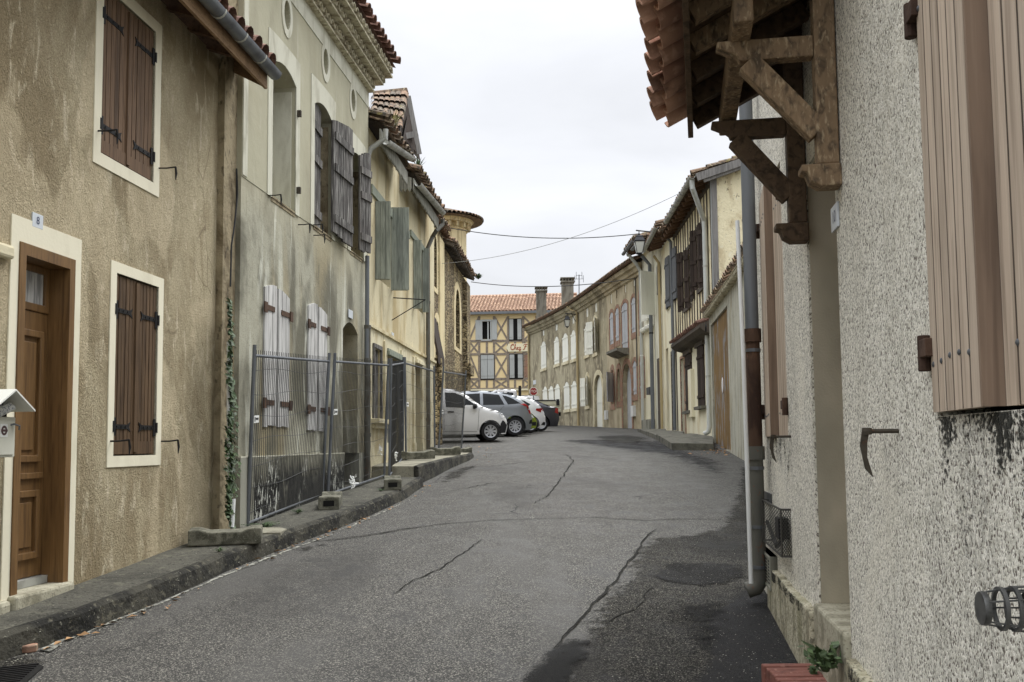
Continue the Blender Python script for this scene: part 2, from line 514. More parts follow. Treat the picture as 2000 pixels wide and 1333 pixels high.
M['church'] = mat('church_rubble', (158, 140, 104), .95, gain=1.15, layers=[
    ('cell', (3.4, 3.4, 6.5), .1, .9, (112, 92, 64), .9, 4, .7), ('noise', (1.0, 1.0, .5), .48, .64, (196, 172, 118), .75, 5, .3), ('edge', (3.4, 3.4, 6.5), .10, .02, (48, 40, 30), .95, 4, .7),
    ('noise', (9, 9, 16), .55, .64, (56, 46, 34), .9, 4, .4)], bumps=[('edge', (3.4, 3.4, 6.5), .9, .08, 4, .7), ('noise', 20, .5, .03)])
M['church_plain'] = mat('church_ashlar', (202, 184, 140), .93, layers=[('brick', (1.1, 1.1, 1.1), .3, .0, (150, 134, 100), .6), ('noise', (2, 2, 1), .5, .7, (168, 148, 104), .8, 5), ('noise', (3, 3, 3), .6, .72, (196, 140, 100), .6)], bumps=[('noise', 20, .4, .02)])
M['yellow'] = mat('yellow_render', (220, 194, 140), .9, layers=[('noise', (1.2, 1.2, .8), .45, .7, (206, 176, 120), .8, 4)], bumps=[('noise', 20, .3, .02)])
M['greybrown'] = mat('greybrown_roughcast', (156, 145, 119), .95, gain=1.3, layers=[
    ('noise', (1.0, 1.0, .45), .42, .64, (112, 101, 80), .95, 5, .4), ('noise', (3.2, 3.2, 2.2), .52, .68, (182, 168, 138), .7, 5, .5), ('noise', (12, 12, 6), .58, .7, (78, 70, 56), .6, 4, .3)],
    bumps=[('noise', 14, .5, .05), ('noise', 40, .4, .02)])
M['brickhouse'] = mat('beige_roughcast', (170, 156, 128), .95, gain=1.35, layers=[
    ('noise', (1.0, 1.0, .5), .44, .64, (132, 116, 90), .9, 5, .4), ('noise', (5, 5, 2), .55, .7, (192, 176, 144), .6, 5), ('noise', (2, 2, .4), .6, .72, (112, 104, 88), .7, 4)], bumps=[('noise', 18, .5, .04)])
M['brick'] = mat('red_brick', (138, 108, 90), .92, gain=1.15, layers=[('brick', (4.2, 4.2, 4.2), .55, .05, (164, 146, 122), .85), ('cell', (9, 9, 16), .2, .8, (168, 108, 80), .6), ('noise', 6, .5, .7, (96, 62, 48), .6)], bumps=[('noise', 30, .5, .02)])
M['whitewall'] = mat('offwhite_render', (206, 202, 188), .92, layers=[('noise', (2, 2, .5), .45, .68, (172, 166, 148), .9, 5, .3), ('noise', (8, 8, 1.2), .6, .72, (140, 134, 118), .6, 5)], bumps=[('noise', 30, .4, .015)])
M['creamwall'] = mat('cream_render', (200, 192, 168), .92, layers=[('noise', (1.5, 1.5, .6), .45, .68, (184, 168, 132), .85, 5, .3), ('noise', (7, 7, 1), .6, .72, (150, 138, 112), .6, 5)], bumps=[('noise', 30, .4, .015)])
M['daub'] = mat('old_daub', (214, 200, 164), .93, layers=[('noise', (3, 3, 1.6), .48, .64, (176, 158, 122), .9, 5, .4), ('noise', (14, 14, 8), .63, .68, (92, 76, 56), .9, 4, .6), ('noise', (5, 5, 4), .6, .66, (232, 222, 196), .6)], bumps=[('noise', 12, .6, .04, 5, .5)])
M['garage_wall'] = mat('stained_white_wall', (188, 184, 170), .92, gain=.95, layers=[('noise', (9, 9, .8), .48, .66, (132, 128, 114), .95, 5, .5), ('noise', (2, 2, 1), .5, .7, (158, 146, 116), .7, 4), ('noise', (40, 40, 12), .6, .68, (96, 92, 80), .6, 3)], bumps=[('noise', 30, .4, .015)])

def roughcast():
    t = NT('sprayed_roughcast')
    a = t.tex('noise', (112, 112, 84), 2, .5, .5); b = t.tex('noise', (34, 34, 24), 4, .3)
    base = t.mix(t.rng(b, .35, .65), (.68, .66, .57, 1), (.90, .87, .77, 1))
    pit = t.rng(a, .46, .385); col = t.mix(t.mul(pit, .88), base, (.075, .052, .042, 1))
    mk = t.rng(t.tex('noise', (2.2, 2.2, .7), 5, .3), .54, .72); sp = t.rng(t.tex('noise', (60, 60, 40), 3, .3), .42, .54)
    col = t.mix(t.mul(t.mul(mk, sp), .32), col, (.09, .088, .078, 1))
    damp = t.rng(t.tex('noise', (1.6, 1.6, .35), 5, .4), .50, .70); col = t.mix(t.mul(damp, .16), col, (.30, .28, .22, 1))
    pale = t.rng(t.tex('noise', (.9, .9, .7), 4, .8), .55, .66); col = t.mix(t.mul(pale, .35), col, (.84, .80, .68, 1))
    t.l(col, t.b.inputs['Base Color']); t.b.inputs['Roughness'].default_value = .95; t.b.inputs['Specular IOR Level'].default_value = .2
    p = t.bump(a, .7, .008, None); p = t.bump(b, .5, .012, p); t.l(p, t.b.inputs['Normal'])
    return t.m
M['roughcast'] = roughcast()
def mildew(edge):
    "black mildew on the roughcast: a thin film that thins out towards its edges"
    t = NT('black_mildew')
    sp = t.tex('noise', (85, 85, 60), 3, .4); big = t.tex('noise', (7, 7, 4), 4, .4)
    g = t.n('ShaderNodeTexCoord'); se = t.n('ShaderNodeSeparateXYZ'); t.l(g.outputs['Generated'], se.inputs[0])
    fz = t.rng(se.outputs[2], .0, 1.0, 0, 1, False) if edge == 0 else t.rng(se.outputs[2], .0, .2)
    fy = t.mul(t.rng(se.outputs[1], .0, .14), t.rng(se.outputs[1], 1.0, .86))
    k = t.mul(fz, fy)
    lim = t.n('ShaderNodeMath', operation='MULTIPLY_ADD'); t.l(k, lim.inputs[0]); lim.inputs[1].default_value = .24 if edge == 0 else .22; lim.inputs[2].default_value = .20
    s2 = t.n('ShaderNodeMath', operation='MULTIPLY_ADD'); t.l(big, s2.inputs[0]); s2.inputs[1].default_value = .8; s2.inputs[2].default_value = -.40
    s3 = t.n('ShaderNodeMath', operation='ADD'); t.l(lim.outputs[0], s3.inputs[0]); t.l(s2.outputs[0], s3.inputs[1])
    d = t.n('ShaderNodeMath', operation='SUBTRACT'); t.l(s3.outputs[0], d.inputs[0]); t.l(sp, d.inputs[1])
    al = t.rng(d.outputs[0], -.05, .06, 0, .85)
    t.b.inputs['Base Color'].default_value = (.055, .055, .048, 1); t.b.inputs['Roughness'].default_value = .95; t.b.inputs['Specular IOR Level'].default_value = .1
    t.l(al, t.b.inputs['Alpha'])
    return t.m
M['mildew'] = mildew(0); M['mildew_edge'] = mildew(1)
M['reveal'] = mat('smooth_grey_render', (164, 153, 135), .92, layers=[('noise', (1.5, 1.5, .8), .45, .7, (128, 122, 106), .8, 4)], bumps=[('noise', 90, .35, .005), ('noise', 12, .2, .01)])
M['plinth_r'] = mat('roughcast_plinth', (168, 160, 138), .95, layers=[('noise', (9, 9, 3), .45, .65, (122, 114, 92), .9, 5, .4), ('noise', (60, 60, 30), .5, .62, (76, 72, 58), .8, 3, .3), ('noise', (3, 3, 1.5), .55, .7, (112, 108, 78), .6)], bumps=[('noise', 50, .8, .014)])
M['step_stone'] = mat('worn_concrete', (150, 144, 126), .92, layers=[('noise', (7, 7, 7), .45, .65, (112, 106, 88), .9, 5, .3), ('noise', 60, .55, .65, (84, 80, 68), .6, 3)], bumps=[('noise', 60, .5, .006)])
GAIN = .68
M['pavement'] = mat('old_dark_pavement', (98, 95, 86), .95, layers=[('noise', (1.6, 1.6, 1.6), .45, .65, (66, 64, 58), .95, 5, .4), ('noise', (7, 7, 7), .55, .68, (128, 124, 108), .6, 5, .4), ('noise', (60, 60, 60), .6, .68, (150, 146, 132), .5, 2), ('noise', 34, .56, .64, (44, 43, 40), .8, 4)],
                    bumps=[('noise', 80, .6, .008), ('noise', 9, .5, .03)])
M['kerb'] = mat('blackened_kerb_stone', (88, 84, 74), .95, gain=.55, layers=[('noise', (2.4, 2.4, 3), .4, .58, (42, 41, 38), .95, 5, .5), ('noise', (12, 12, 20), .56, .68, (124, 118, 100), .8, 5, .5), ('noise', (40, 40, 40), .64, .7, (170, 166, 150), .7, 3)],
                bumps=[('noise', 14, .8, .03), ('noise', 60, .6, .01)])
M['slab'] = mat('pale_concrete_slab', (160, 154, 136), .93, gain=.8, layers=[('noise', 5, .45, .68, (124, 118, 102), .9, 5, .4), ('noise', 50, .56, .66, (92, 88, 78), .5, 3)], bumps=[('noise', 60, .4, .006)])
M['rslab'] = mat('dark_stone_slab', (126, 122, 110), .93, layers=[('noise', 3, .45, .65, (86, 84, 76), .9, 5, .4), ('noise', 40, .56, .66, (70, 68, 62), .6, 3)], bumps=[('noise', 40, .5, .01)])
M['block'] = mat('cast_concrete_block', (140, 136, 120), .95, layers=[('noise', 8, .42, .62, (94, 92, 78), .95, 5, .4), ('noise', (30, 30, 30), .58, .66, (72, 74, 56), .7, 3), ('noise', 90, .6, .68, (176, 172, 158), .5, 2)], bumps=[('noise', 70, .6, .008)])
M['paint_line'] = mat('flaking_white_line', (196, 194, 184), .9, layers=[('noise', 18, .42, .58, (84, 82, 78), .95, 5, .4)], bumps=[('noise', 60, .4, .005)])

def soft_edge(t, k):
    "a film on the road that breaks up into specks towards its rim (vertex value fade: 0 rim, 1 inside)"
    at = t.n('ShaderNodeAttribute'); at.attribute_name = 'fade'
    a = t.tex('noise', (9, 9, 9), 5, .4); b = t.tex('noise', (90, 90, 90), 2)
    x = t.n('ShaderNodeMath', operation='MULTIPLY_ADD'); t.l(a, x.inputs[0]); x.inputs[1].default_value = .9; t.l(at.outputs['Fac'], x.inputs[2])
    y = t.n('ShaderNodeMath', operation='MULTIPLY_ADD'); t.l(b, y.inputs[0]); y.inputs[1].default_value = .5; t.l(x.outputs[0], y.inputs[2])
    t.l(t.rng(y.outputs[0], .80, 1.05, 0, k), t.b.inputs['Alpha'])
def asphalt(name, base, dark, light, patch, film=0):
    t = NT(name)
    ag = t.tex('cell', (150, 150, 150)); ag2 = t.tex('noise', (170, 170, 170), 2); big = t.tex('noise', (.5, .35, .5), 5, .5); mid = t.tex('noise', (3.2, 2.2, 3), 5, .5)
    wear = t.tex('noise', (1.3, .16, 1), 4, .3)
    c = t.mix(t.rng(ag, .1, .95), lin(dark), lin(base))
    c = t.mix(t.rng(ag, .74, .92, 0, 1.0), c, lin(light))
    c = t.mix(t.rng(ag2, .55, .70, 0, .45), c, lin(light))
    c = t.mix(t.rng(big, .50, .68, 0, .55), c, lin(patch))
    c = t.mix(t.rng(mid, .56, .72, 0, .45), c, lin(dark))
    c = t.mix(t.rng(wear, .52, .68, 0, .55), c, lin(tuple(min(255, x + 20) for x in base)))
    cr = t.tex('edge', (.9, .6, .9), 4, 1.3); crm = t.rng(t.tex('noise', (.4, .4, .4), 3), .58, .68)
    c = t.mix(t.mul(t.rng(cr, .014, .004), t.mul(crm, .85)), c, lin((26, 26, 26)))
    dk = t.n('ShaderNodeVectorMath', operation='SCALE'); t.l(c, dk.inputs[0]); dk.inputs['Scale'].default_value = .34; t.l(dk.outputs[0], t.b.inputs['Base Color'])
    t.l(t.rng(mid, .4, .75, .85, .65), t.b.inputs['Roughness']); t.b.inputs['Specular IOR Level'].default_value = .35
    p = t.bump(ag, .55, .006, None); p = t.bump(mid, .4, .02, p); t.l(p, t.b.inputs['Normal'])
    if film:
        soft_edge(t, film); t.b.inputs['Specular IOR Level'].default_value = .15
    return t.m
M['asphalt'] = asphalt('worn_asphalt', (118, 116, 111), (60, 59, 57), (218, 213, 200), (90, 88, 84))
M['asphalt_dark'] = asphalt('dark_gravelly_asphalt', (66, 64, 60), (30, 30, 29), (176, 171, 156), (44, 44, 42), .85)
M['asphalt_smooth'] = asphalt('smooth_grey_asphalt', (86, 86, 86), (66, 66, 66), (112, 110, 108), (66, 66, 66), .8)
M['tar'] = mat('fresh_black_tar', (48, 47, 45), .95, layers=[('noise', 50, .55, .7, (64, 63, 60), .6, 3)], bumps=[('noise', 90, .6, .008)], spec=.1)
M['tar_film'] = asphalt('black_damp_tar', (36, 36, 35), (20, 20, 20), (96, 94, 88), (26, 26, 26), .85)
M['earth'] = mat('dry_ground', (104, 98, 84), .95, layers=[('noise', .4, .4, .6, (80, 84, 56), .8)], bumps=[('noise', 4, .5, .1)])

# wood
GAIN = 1.25
M['brown_shutter'] = wood('stained_brown_boards', (106, 80, 58), (62, 45, 32), (138, 106, 80), .18, .7, (60, 60, 2.5), worn=.45, bump=.3)
M['brown_shutter2'] = wood('dark_brown_boards', (90, 67, 44), (46, 31, 19), (114, 84, 54), .18, .65, (60, 60, 2.5), worn=.4, bump=.3)
M['door_wood'] = wood('varnished_oak', (112, 78, 32), (74, 48, 18), (140, 100, 46), .08, .45, (45, 45, 2.2), worn=.5, bump=.12, spec=.45)
M['grey_wood'] = wood('weathered_grey_boards', (78, 73, 72), (14, 13, 14), (190, 186, 184), .35, .9, (42, 42, 1.5), worn=1.0, bump=.9)
M['valance_wood'] = wood('grey_valance_boards', (128, 126, 118), (78, 76, 70), (164, 162, 152), .2, .9, (40, 40, 3), worn=.7, bump=.6)
M['white_wood'] = wood('peeling_white_boards', (190, 187, 189), (96, 93, 95), (222, 220, 222), .1, .9, (34, 34, 1.3), worn=.8, bump=.6, gain=1.1)
M['green_wood'] = wood('faded_green_boards', (136, 141, 133), (74, 79, 75), (168, 174, 162), .2, .85, (50, 50, 2), worn=.6, bump=.6)
M['green_flat'] = mat('green_painted_timber', (124, 130, 118), .85, layers=[('noise', (20, 20, 3), .5, .7, (84, 90, 80), .8)], bumps=[('noise', (40, 40, 4), .4, .004)])
M['canopy_wood'] = wood('weathered_oak_beam', (126, 100, 72), (50, 41, 34), (178, 154, 120), .2, .75, (26, 26, 14), worn=.7, bump=.7)
M['canopy_dark'] = wood('dark_oak_beam', (90, 70, 52), (44, 34, 26), (120, 96, 72), .15, .8, (22, 22, 22), worn=.4, bump=.6)
M['pine'] = wood('pine_fascia', (136, 104, 70), (100, 72, 46), (164, 132, 94), .1, .7, (30, 8, 60), worn=.5, bump=.2)
M['rafter'] = wood('dark_rafter', (96, 68, 46), (60, 42, 30), (120, 90, 62), .2, .8, (30, 30, 30), worn=.4, bump=.3)
M['soffit'] = mat('soffit_boards', (150, 134, 108), .9, layers=[('noise', (6, 30, 6), .45, .65, (96, 78, 56), .8)], bumps=[('noise', 20, .2, .01)])
M['darkbrown'] = wood('tarred_dark_boards', (58, 46, 40), (30, 24, 22), (82, 68, 58), .35, .9, (50, 50, 2), worn=.5, bump=.8)
M['stud'] = wood('blackened_stud', (84, 74, 66), (40, 36, 34), (116, 106, 96), .35, .9, (40, 40, 1.5), worn=.6, bump=.8)
M['post_grey'] = wood('grey_post', (120, 116, 116), (74, 70, 70), (148, 144, 144), .2, .9, (40, 40, 1.5), worn=.5, bump=.6)
M['beam_grey'] = mat('grey_brown_framing', (132, 118, 106), .85, layers=[('noise', (6, 6, 6), .45, .7, (88, 76, 68), .7)])
M['pink_shutter'] = wood('beige_lasure_boards', (176, 155, 137), (136, 116, 100), (198, 180, 163), .11, .7, (38, 38, 1.6), worn=.6, bump=.3, gain=1.28, spec=.35)
M['pink_edge'] = wood('board_edge', (128, 104, 86), (98, 78, 64), (148, 124, 104), .05, .65, (30, 30, 1.2), worn=.4, bump=.2)
M['white_shutter'] = mat('white_painted_shutter', (228, 226, 218), .7, .05, layers=[('noise', (8, 8, 1.5), .5, .75, (196, 192, 180), .6)], bumps=[('noise', 20, .15, .01)])
M['blue_shutter'] = wood('faded_bluegrey_shutter', (172, 174, 184), (126, 128, 138), (204, 204, 210), .12, .85, (30, 30, 1.4), worn=.6, bump=.4)
M['grey_shutter'] = mat('grey_painted_shutter', (158, 160, 162), .7, .04, layers=[('noise', (6, 6, 1.5), .5, .75, (136, 138, 142), .6)])
M['slate_shutter'] = wood('slate_grey_shutter', (92, 94, 100), (58, 60, 66), (120, 120, 124), .15, .85, (40, 40, 1.6), worn=.4, bump=.4)
# tiles
GAIN = 1.15
M['tile_canopy'] = mat('terracotta_tile', (196, 146, 120), .9, var_hue=(158, 112, 92), layers=[('noise', 14, .5, .68, (206, 160, 136), .75, 5, .4), ('noise', 6, .5, .7, (96, 66, 54), .75, 5, .3)], bumps=[('noise', 60, .4, .006)])
M['tile_red'] = mat('red_canal_tile', (124, 86, 72), .9, var_hue=(92, 66, 58), layers=[('noise', 10, .5, .7, (92, 68, 56), .8, 5), ('noise', 22, .58, .68, (182, 140, 112), .6, 4)], bumps=[('noise', 40, .4, .01)])
M['tile_old'] = mat('lichened_canal_tile', (142, 108, 84), .95, var_hue=(104, 92, 80), layers=[('noise', 9, .46, .62, (72, 66, 58), .95, 5, .5), ('noise', 14, .58, .68, (186, 166, 132), .8, 4, .4), ('noise', 6, .6, .7, (146, 132, 58), .7, 4)], bumps=[('noise', 30, .6, .015)])
M['tile_house'] = mat('orange_roof_tile', (184, 146, 118), .9, var_hue=(146, 110, 90), layers=[('noise', 3, .5, .7, (130, 88, 72), .6, 4), ('noise', 9, .6, .7, (214, 172, 142), .6, 4)])
M['genoise'] = mat('limewashed_tile_cornice', (188, 178, 152), .93, var=.12, layers=[('noise', 9, .45, .65, (130, 116, 92), .9, 5, .4), ('noise', 20, .58, .66, (220, 212, 190), .7, 4)], bumps=[('noise', 40, .5, .01)])
# metal and the rest
M['zinc'] = mat('zinc_gutter', (112, 116, 126), .5, metal=.55, layers=[('noise', (5, 5, 5), .45, .68, (84, 86, 94), .7, 4)], spec=.5)
M['zinc_light'] = mat('pale_zinc_gutter', (168, 168, 166), .55, metal=.3, layers=[('noise', (5, 5, 5), .45, .68, (128, 126, 122), .8, 4)], spec=.5)
M['zinc_seam'] = mat('gutter_joint', (172, 172, 166), .6)
M['pipe_grey'] = mat('grey_pvc_pipe', (102, 106, 114), .5, layers=[('noise', (5, 5, 1), .5, .7, (84, 88, 96), .7)], spec=.45)
M['pipe_white'] = mat('grey_white_pipe', (178, 180, 180), .5, layers=[('noise', (6, 6, 1), .5, .7, (150, 150, 146), .7)], spec=.45)
M['shaded_joint'] = mat('shaded_dirty_joint', (84, 70, 58), .9, layers=[('noise', (40, 40, 3), .45, .65, (66, 55, 45), .9, 4)])  # groove shade painted in together with the dirt, as one dark colour
M['rust'] = mat('rusted_iron', (84, 60, 46), .9, layers=[('noise', (8, 8, 3), .42, .62, (58, 40, 32), .9, 5, .4), ('noise', (14, 14, 5), .58, .7, (118, 80, 56), .6, 4, .3)], bumps=[('noise', 50, .4, .006)])
M['pipe_iron'] = mat('painted_cast_pipe', (92, 90, 84), .7, layers=[('noise', (9, 9, 3), .5, .66, (70, 58, 46), .8, 5), ('noise', 20, .6, .7, (118, 72, 46), .7)], bumps=[('noise', 30, .3, .006)])
GAIN = 1.0
M['iron'] = mat('black_iron', (34, 33, 35), .6, metal=.3, layers=[('noise', 40, .55, .7, (62, 58, 56), .6)], bumps=[('noise', 60, .3, .003)])
M['oldiron'] = mat('old_wrought_iron', (78, 70, 60), .8, metal=.2, layers=[('noise', 30, .5, .7, (48, 40, 34), .8), ('noise', 60, .6, .7, (112, 78, 54), .6)], bumps=[('noise', 60, .4, .004)])
M['galv'] = mat('galvanised_steel', (112, 116, 126), .45, metal=.6, layers=[('noise', (9, 9, 3), .45, .68, (84, 88, 98), .8, 4)], spec=.5)
M['wire'] = mat('galvanised_wire', (72, 72, 74), .5, metal=.4)
M['dark'] = mat('dark_interior', (24, 23, 22), .95)
M['concrete_fill'] = mat('blocked_up_concrete', (112, 106, 96), .95, layers=[('noise', 2, .45, .6, (78, 74, 66), .9, 5, .4), ('noise', 5, .58, .66, (52, 50, 46), .8, 4, .6)], bumps=[('noise', 30, .5, .015)])
M['sheet_door'] = mat('grey_sheet_door', (82, 82, 84), .75, layers=[('noise', (4, 4, 1), .5, .7, (64, 63, 64), .8)], bumps=[('noise', 12, .2, .01)])
M['white_plastic'] = mat('white_conduit', (222, 222, 226), .55)
M['plate'] = mat('enamel_plate', (206, 212, 226), .35, spec=.5)
M['plate_ink'] = mat('blue_enamel', (62, 72, 110), .4)
M['mail_paint'] = mat('cream_mailbox_enamel', (206, 204, 192), .45, layers=[('noise', 5, .5, .75, (186, 184, 170), .6)], spec=.45)
M['mail_roof'] = mat('white_mailbox_roof', (230, 230, 228), .4, spec=.45)
M['paper'] = mat('folded_newspaper', (196, 196, 196), .8, layers=[('noise', 70, .5, .6, (90, 96, 120), .7)])
M['sticker'] = mat('sticker', (226, 226, 228), .6)
M['sticker_ink'] = mat('sticker_ink', (86, 60, 60), .6)
M['cable'] = mat('black_cable', (52, 52, 54), .7)
M['cable_grey'] = mat('pale_cable', (150, 150, 152), .7)
M['leaf'] = mat('ivy_leaf', (50, 74, 32), .6, var=.5, layers=[('noise', 20, .5, .7, (92, 112, 50), .6)], spec=.4)
M['leaf_dark'] = mat('weed_leaf', (74, 96, 52), .6, var=.4, layers=[('noise', 20, .5, .7, (44, 62, 30), .6)])
M['straw'] = mat('dry_grass', (146, 140, 92), .8, var=.4)
M['dry_leaf'] = mat('fallen_leaf', (164, 122, 76), .85, var=.45)
M['litter'] = mat('pale_grit', (150, 146, 134), .9, var=.35)
M['red_brick_step'] = mat('red_tile_step', (134, 78, 66), .85, var=.15, layers=[('noise', 14, .5, .68, (104, 62, 54), .8, 5), ('noise', 40, .6, .7, (176, 128, 112), .6, 3)], bumps=[('noise', 50, .4, .005)])
M['flue_metal'] = mat('grey_flue_cage', (96, 96, 98), .45, metal=.5, layers=[('noise', 20, .5, .7, (64, 64, 66), .8)], spec=.5)
M['cage'] = mat('expanded_metal', (84, 82, 80), .6, metal=.5)
M['ochre_door'] = mat('ochre_steel_door', (132, 100, 48), .75, var=.12, layers=[('noise', (6, 6, .9), .54, .6, (140, 142, 152), .9, 5, .5), ('noise', (9, 9, 2), .5, .7, (104, 78, 38), .7, 4)], bumps=[('noise', 20, .2, .01)])
M['white_oval'] = mat('white_sign', (226, 222, 232), .5)
M['lamp_glass'] = mat('frosted_lantern_glass', (206, 206, 202), .35, spec=.5)
M['lamp_iron'] = mat('lantern_iron', (46, 46, 52), .5, metal=.3)
SAT = .95
M['sign_cream'] = mat('cream_sign_board', (238, 228, 200), .7)
M['sign_red'] = mat('stop_red', (150, 30, 32), .45, spec=.5)
M['sign_white'] = mat('sign_white', (232, 232, 230), .45, spec=.5)
M['sign_ink'] = mat('brown_red_lettering', (168, 74, 44), .7)
M['chimney'] = mat('rendered_chimney', (128, 124, 116), .95, layers=[('noise', (3, 3, 1), .45, .65, (92, 86, 78), .9, 5, .3)], bumps=[('noise', 12, .5, .03)])
# vehicles
SAT = 1.0; GAIN = 1.0; TINT = (1, 1, 1)
def paint(name, col, metal=0.0, rough=.3): return mat(name, col, rough, metal=metal, spec=.5, coat=.6)
M['car_white'] = paint('white_car_paint', (208, 208, 206))
M['car_white2'] = paint('bright_white_car_paint', (216, 216, 217))
M['car_grey'] = paint('silver_grey_car_paint', (134, 138, 142), .5, .35)
M['car_lime'] = paint('lime_green_car_paint', (130, 146, 40), .1)
M['car_dark'] = paint('anthracite_car_paint', (62, 62, 68), .4, .35)
M['truck_cream'] = paint('cream_truck_side', (206, 204, 180), 0, .5)
M['glass'] = mat('car_glass', (14, 18, 18), .03, spec=.35, metal=0)
M['tyre'] = mat('tyre_rubber', (30, 30, 31), .85)
M['alloy'] = mat('alloy_rim', (176, 178, 182), .35, metal=.7)
M['trim'] = mat('black_plastic_trim', (38, 38, 40), .6)
M['tail'] = mat('red_tail_light', (140, 24, 24), .2, spec=.6)
M['headlamp'] = mat('clear_headlamp', (196, 200, 204), .15, spec=.6)
M['seam'] = mat('door_gap', (70, 70, 70), .8)
M['wglass'] = mat('window_glass', (52, 58, 60), .08, spec=.6)
M['curtain'] = mat('lace_curtain', (188, 188, 184), .9, layers=[('noise', (30, 30, 3), .45, .6, (120, 120, 120), .8)])
# ------------------------------------------------------------------ the ground, road and pavements
def struct(o): o['kind'] = 'structure'; return o

mb = MB()
ys = [-300, -60, -20] + [-10 + 2 * i for i in range(50)] + [100, 140, 220, 400, 800]
xs = [-800, -300, -100, -40, -20, -10, 0, 10, 20, 40, 100, 300, 800]
mb.add([(x, y, zg(max(y, -20)) - .004) for y in ys for x in xs],
       [(j * len(xs) + i, j * len(xs) + i + 1, (j + 1) * len(xs) + i + 1, (j + 1) * len(xs) + i) for j in range(len(ys) - 1) for i in range(len(xs) - 1)])
struct(mb.build('ground', M['earth'], base=(0, 0, 0), smooth=True))

mb = MB()
ys = [-6 + i for i in range(0, 98)]
xs = [-16, -8, -3.2, 0, 3, 6, 9, 14]
mb.add([(x, y, zg(y)) for y in ys for x in xs],
       [(j * len(xs) + i, j * len(xs) + i + 1, (j + 1) * len(xs) + i + 1, (j + 1) * len(xs) + i) for j in range(len(ys) - 1) for i in range(len(xs) - 1)])
road = struct(mb.build('road', M['asphalt'], base=(0, 0, 0), smooth=True))

def ragged(pts, step=.12, amp=.035, seed=1):
    "closed plan polygon with a broken edge"
    out = []
    rr = random.Random(seed)
    for a, b in zip(pts, pts[1:] + pts[:1]):
        a = Vector((a[0], a[1])); b = Vector((b[0], b[1])); n = max(1, int((b - a).length / step))
        t = (b - a).normalized(); nn = Vector((t.y, -t.x))
        for i in range(n):
            q = a + (b - a) * i / n
            k = noise.noise(Vector((q.x * 1.7, q.y * 1.7, seed))) * amp * 2 + rr.uniform(-amp, amp) * .5
            out.append(q + nn * k)
    return out

def patch(px, lift, m, seed, amp=.035, name='road_patch', fade=.28):
    pl = [tuple(q) for q in ragged([G(*q)[:2] for q in px], amp=amp, seed=seed)]
    x0, x1 = min(q[0] for q in pl), max(q[0] for q in pl); y0, y1 = min(q[1] for q in pl), max(q[1] for q in pl)
    st = max(.10, (x1 - x0) * (y1 - y0) / 300)
    ins = [(x0 + st * i, y0 + st * j) for i in range(1, int((x1 - x0) / st) + 1) for j in range(1, int((y1 - y0) / st) + 1)]
    ins = [q for q in ins if inside(q, pl)]
    ov, tr = cdt(pl, (), [(q, q) for q in ins])
    def rim(q):
        best = 9
        for p_, r_ in zip(pl, pl[1:] + pl[:1]):
            p_ = Vector(p_); d_ = Vector(r_) - p_; k = max(0, min(1, (Vector(q) - p_).dot(d_) / max(1e-9, d_.length_squared)))
            best = min(best, (Vector(q) - p_ - d_ * k).length)
        return min(1, best / fade)
    mb = MB(); mb.add([(q[0], q[1], zg(q[1]) + lift) for q in ov], tr)
    o = mb.build(name, m, base=(0, 0, 0))
    at = o.data.attributes.new('fade', 'FLOAT', 'POINT'); at.data.foreach_set('value', [rim((q[0], q[1])) for q in ov])
    return struct(o)

def seam(px, wid, lift, m, seed, amp=.03, name='road_seam', taper=True):
    rr = random.Random(seed)
    P_ = [G(*q) for q in px]; mb = MB(); L = []; 
    pts = []
    for a, b in zip(P_, P_[1:]):
        n = max(1, int((b - a).length / .09)); pts += [a + (b - a) * i / n for i in range(n)]
    pts.append(P_[-1])
    for i, q in enumerate(pts):
        t = (pts[min(i + 1, len(pts) - 1)] - pts[max(0, i - 1)]).normalized(); nn = Vector((t.y, -t.x, 0))
        off = noise.noise(Vector((q.x * 3, q.y * 3, seed))) * amp * 1.6 + rr.uniform(-amp, amp) * .6
        k = min(1, min(i, len(pts) - 1 - i) / 8) if taper else 1
        w = wid * .62 * (.25 + 1.3 * abs(noise.noise(Vector((q.x * 2.3, q.y * 2.3, seed + 9))))) * (.15 + .85 * k) + .004
        c = q + nn * off
        L.append((c + nn * w, c - nn * w))
    vs = [Vector((p.x, p.y, zg(p.y) + lift)) for ab in L for p in ab]
    mb.add(vs, [(2 * i, 2 * i + 1, 2 * i + 3, 2 * i + 2) for i in range(len(L) - 1)])
    return struct(mb.build(name, m, base=(0, 0, 0)))

patch([(1040, 1450), (1095, 1275), (1160, 1185), (1235, 1080), (1275, 1040), (1330, 1045), (1400, 1025), (1430, 975), (1440, 925), (1465, 885), (1620, 890), (1900, 1200), (1780, 1450)], .004, M['asphalt_dark'], 3, .05, fade=.45)
patch([(1310, 1450), (1365, 1290), (1385, 1190), (1450, 1150), (1520, 1165), (1600, 1290), (1650, 1450)], .008, M['asphalt_smooth'], 5, .04, fade=.22)
patch([(985, 1450), (1005, 1340), (1045, 1275), (1110, 1245), (1165, 1250), (1150, 1290), (1125, 1340), (1110, 1450)], .012, M['tar_film'], 8, .03, fade=.2)
patch([(1250, 1125), (1310, 1102), (1400, 1098), (1470, 1100), (1465, 1130), (1385, 1150), (1290, 1142)], .012, M['tar_film'], 9, .05, fade=.34)
patch([(1300, 1200), (1360, 1170), (1440, 1180), (1420, 1260), (1330, 1290)], .012, M['tar_film'], 10, .04, fade=.5)
patch([(1150, 853), (1235, 850), (1275, 857), (1255, 868), (1180, 866)], .004, M['asphalt_dark'], 12, .05, fade=1.0)
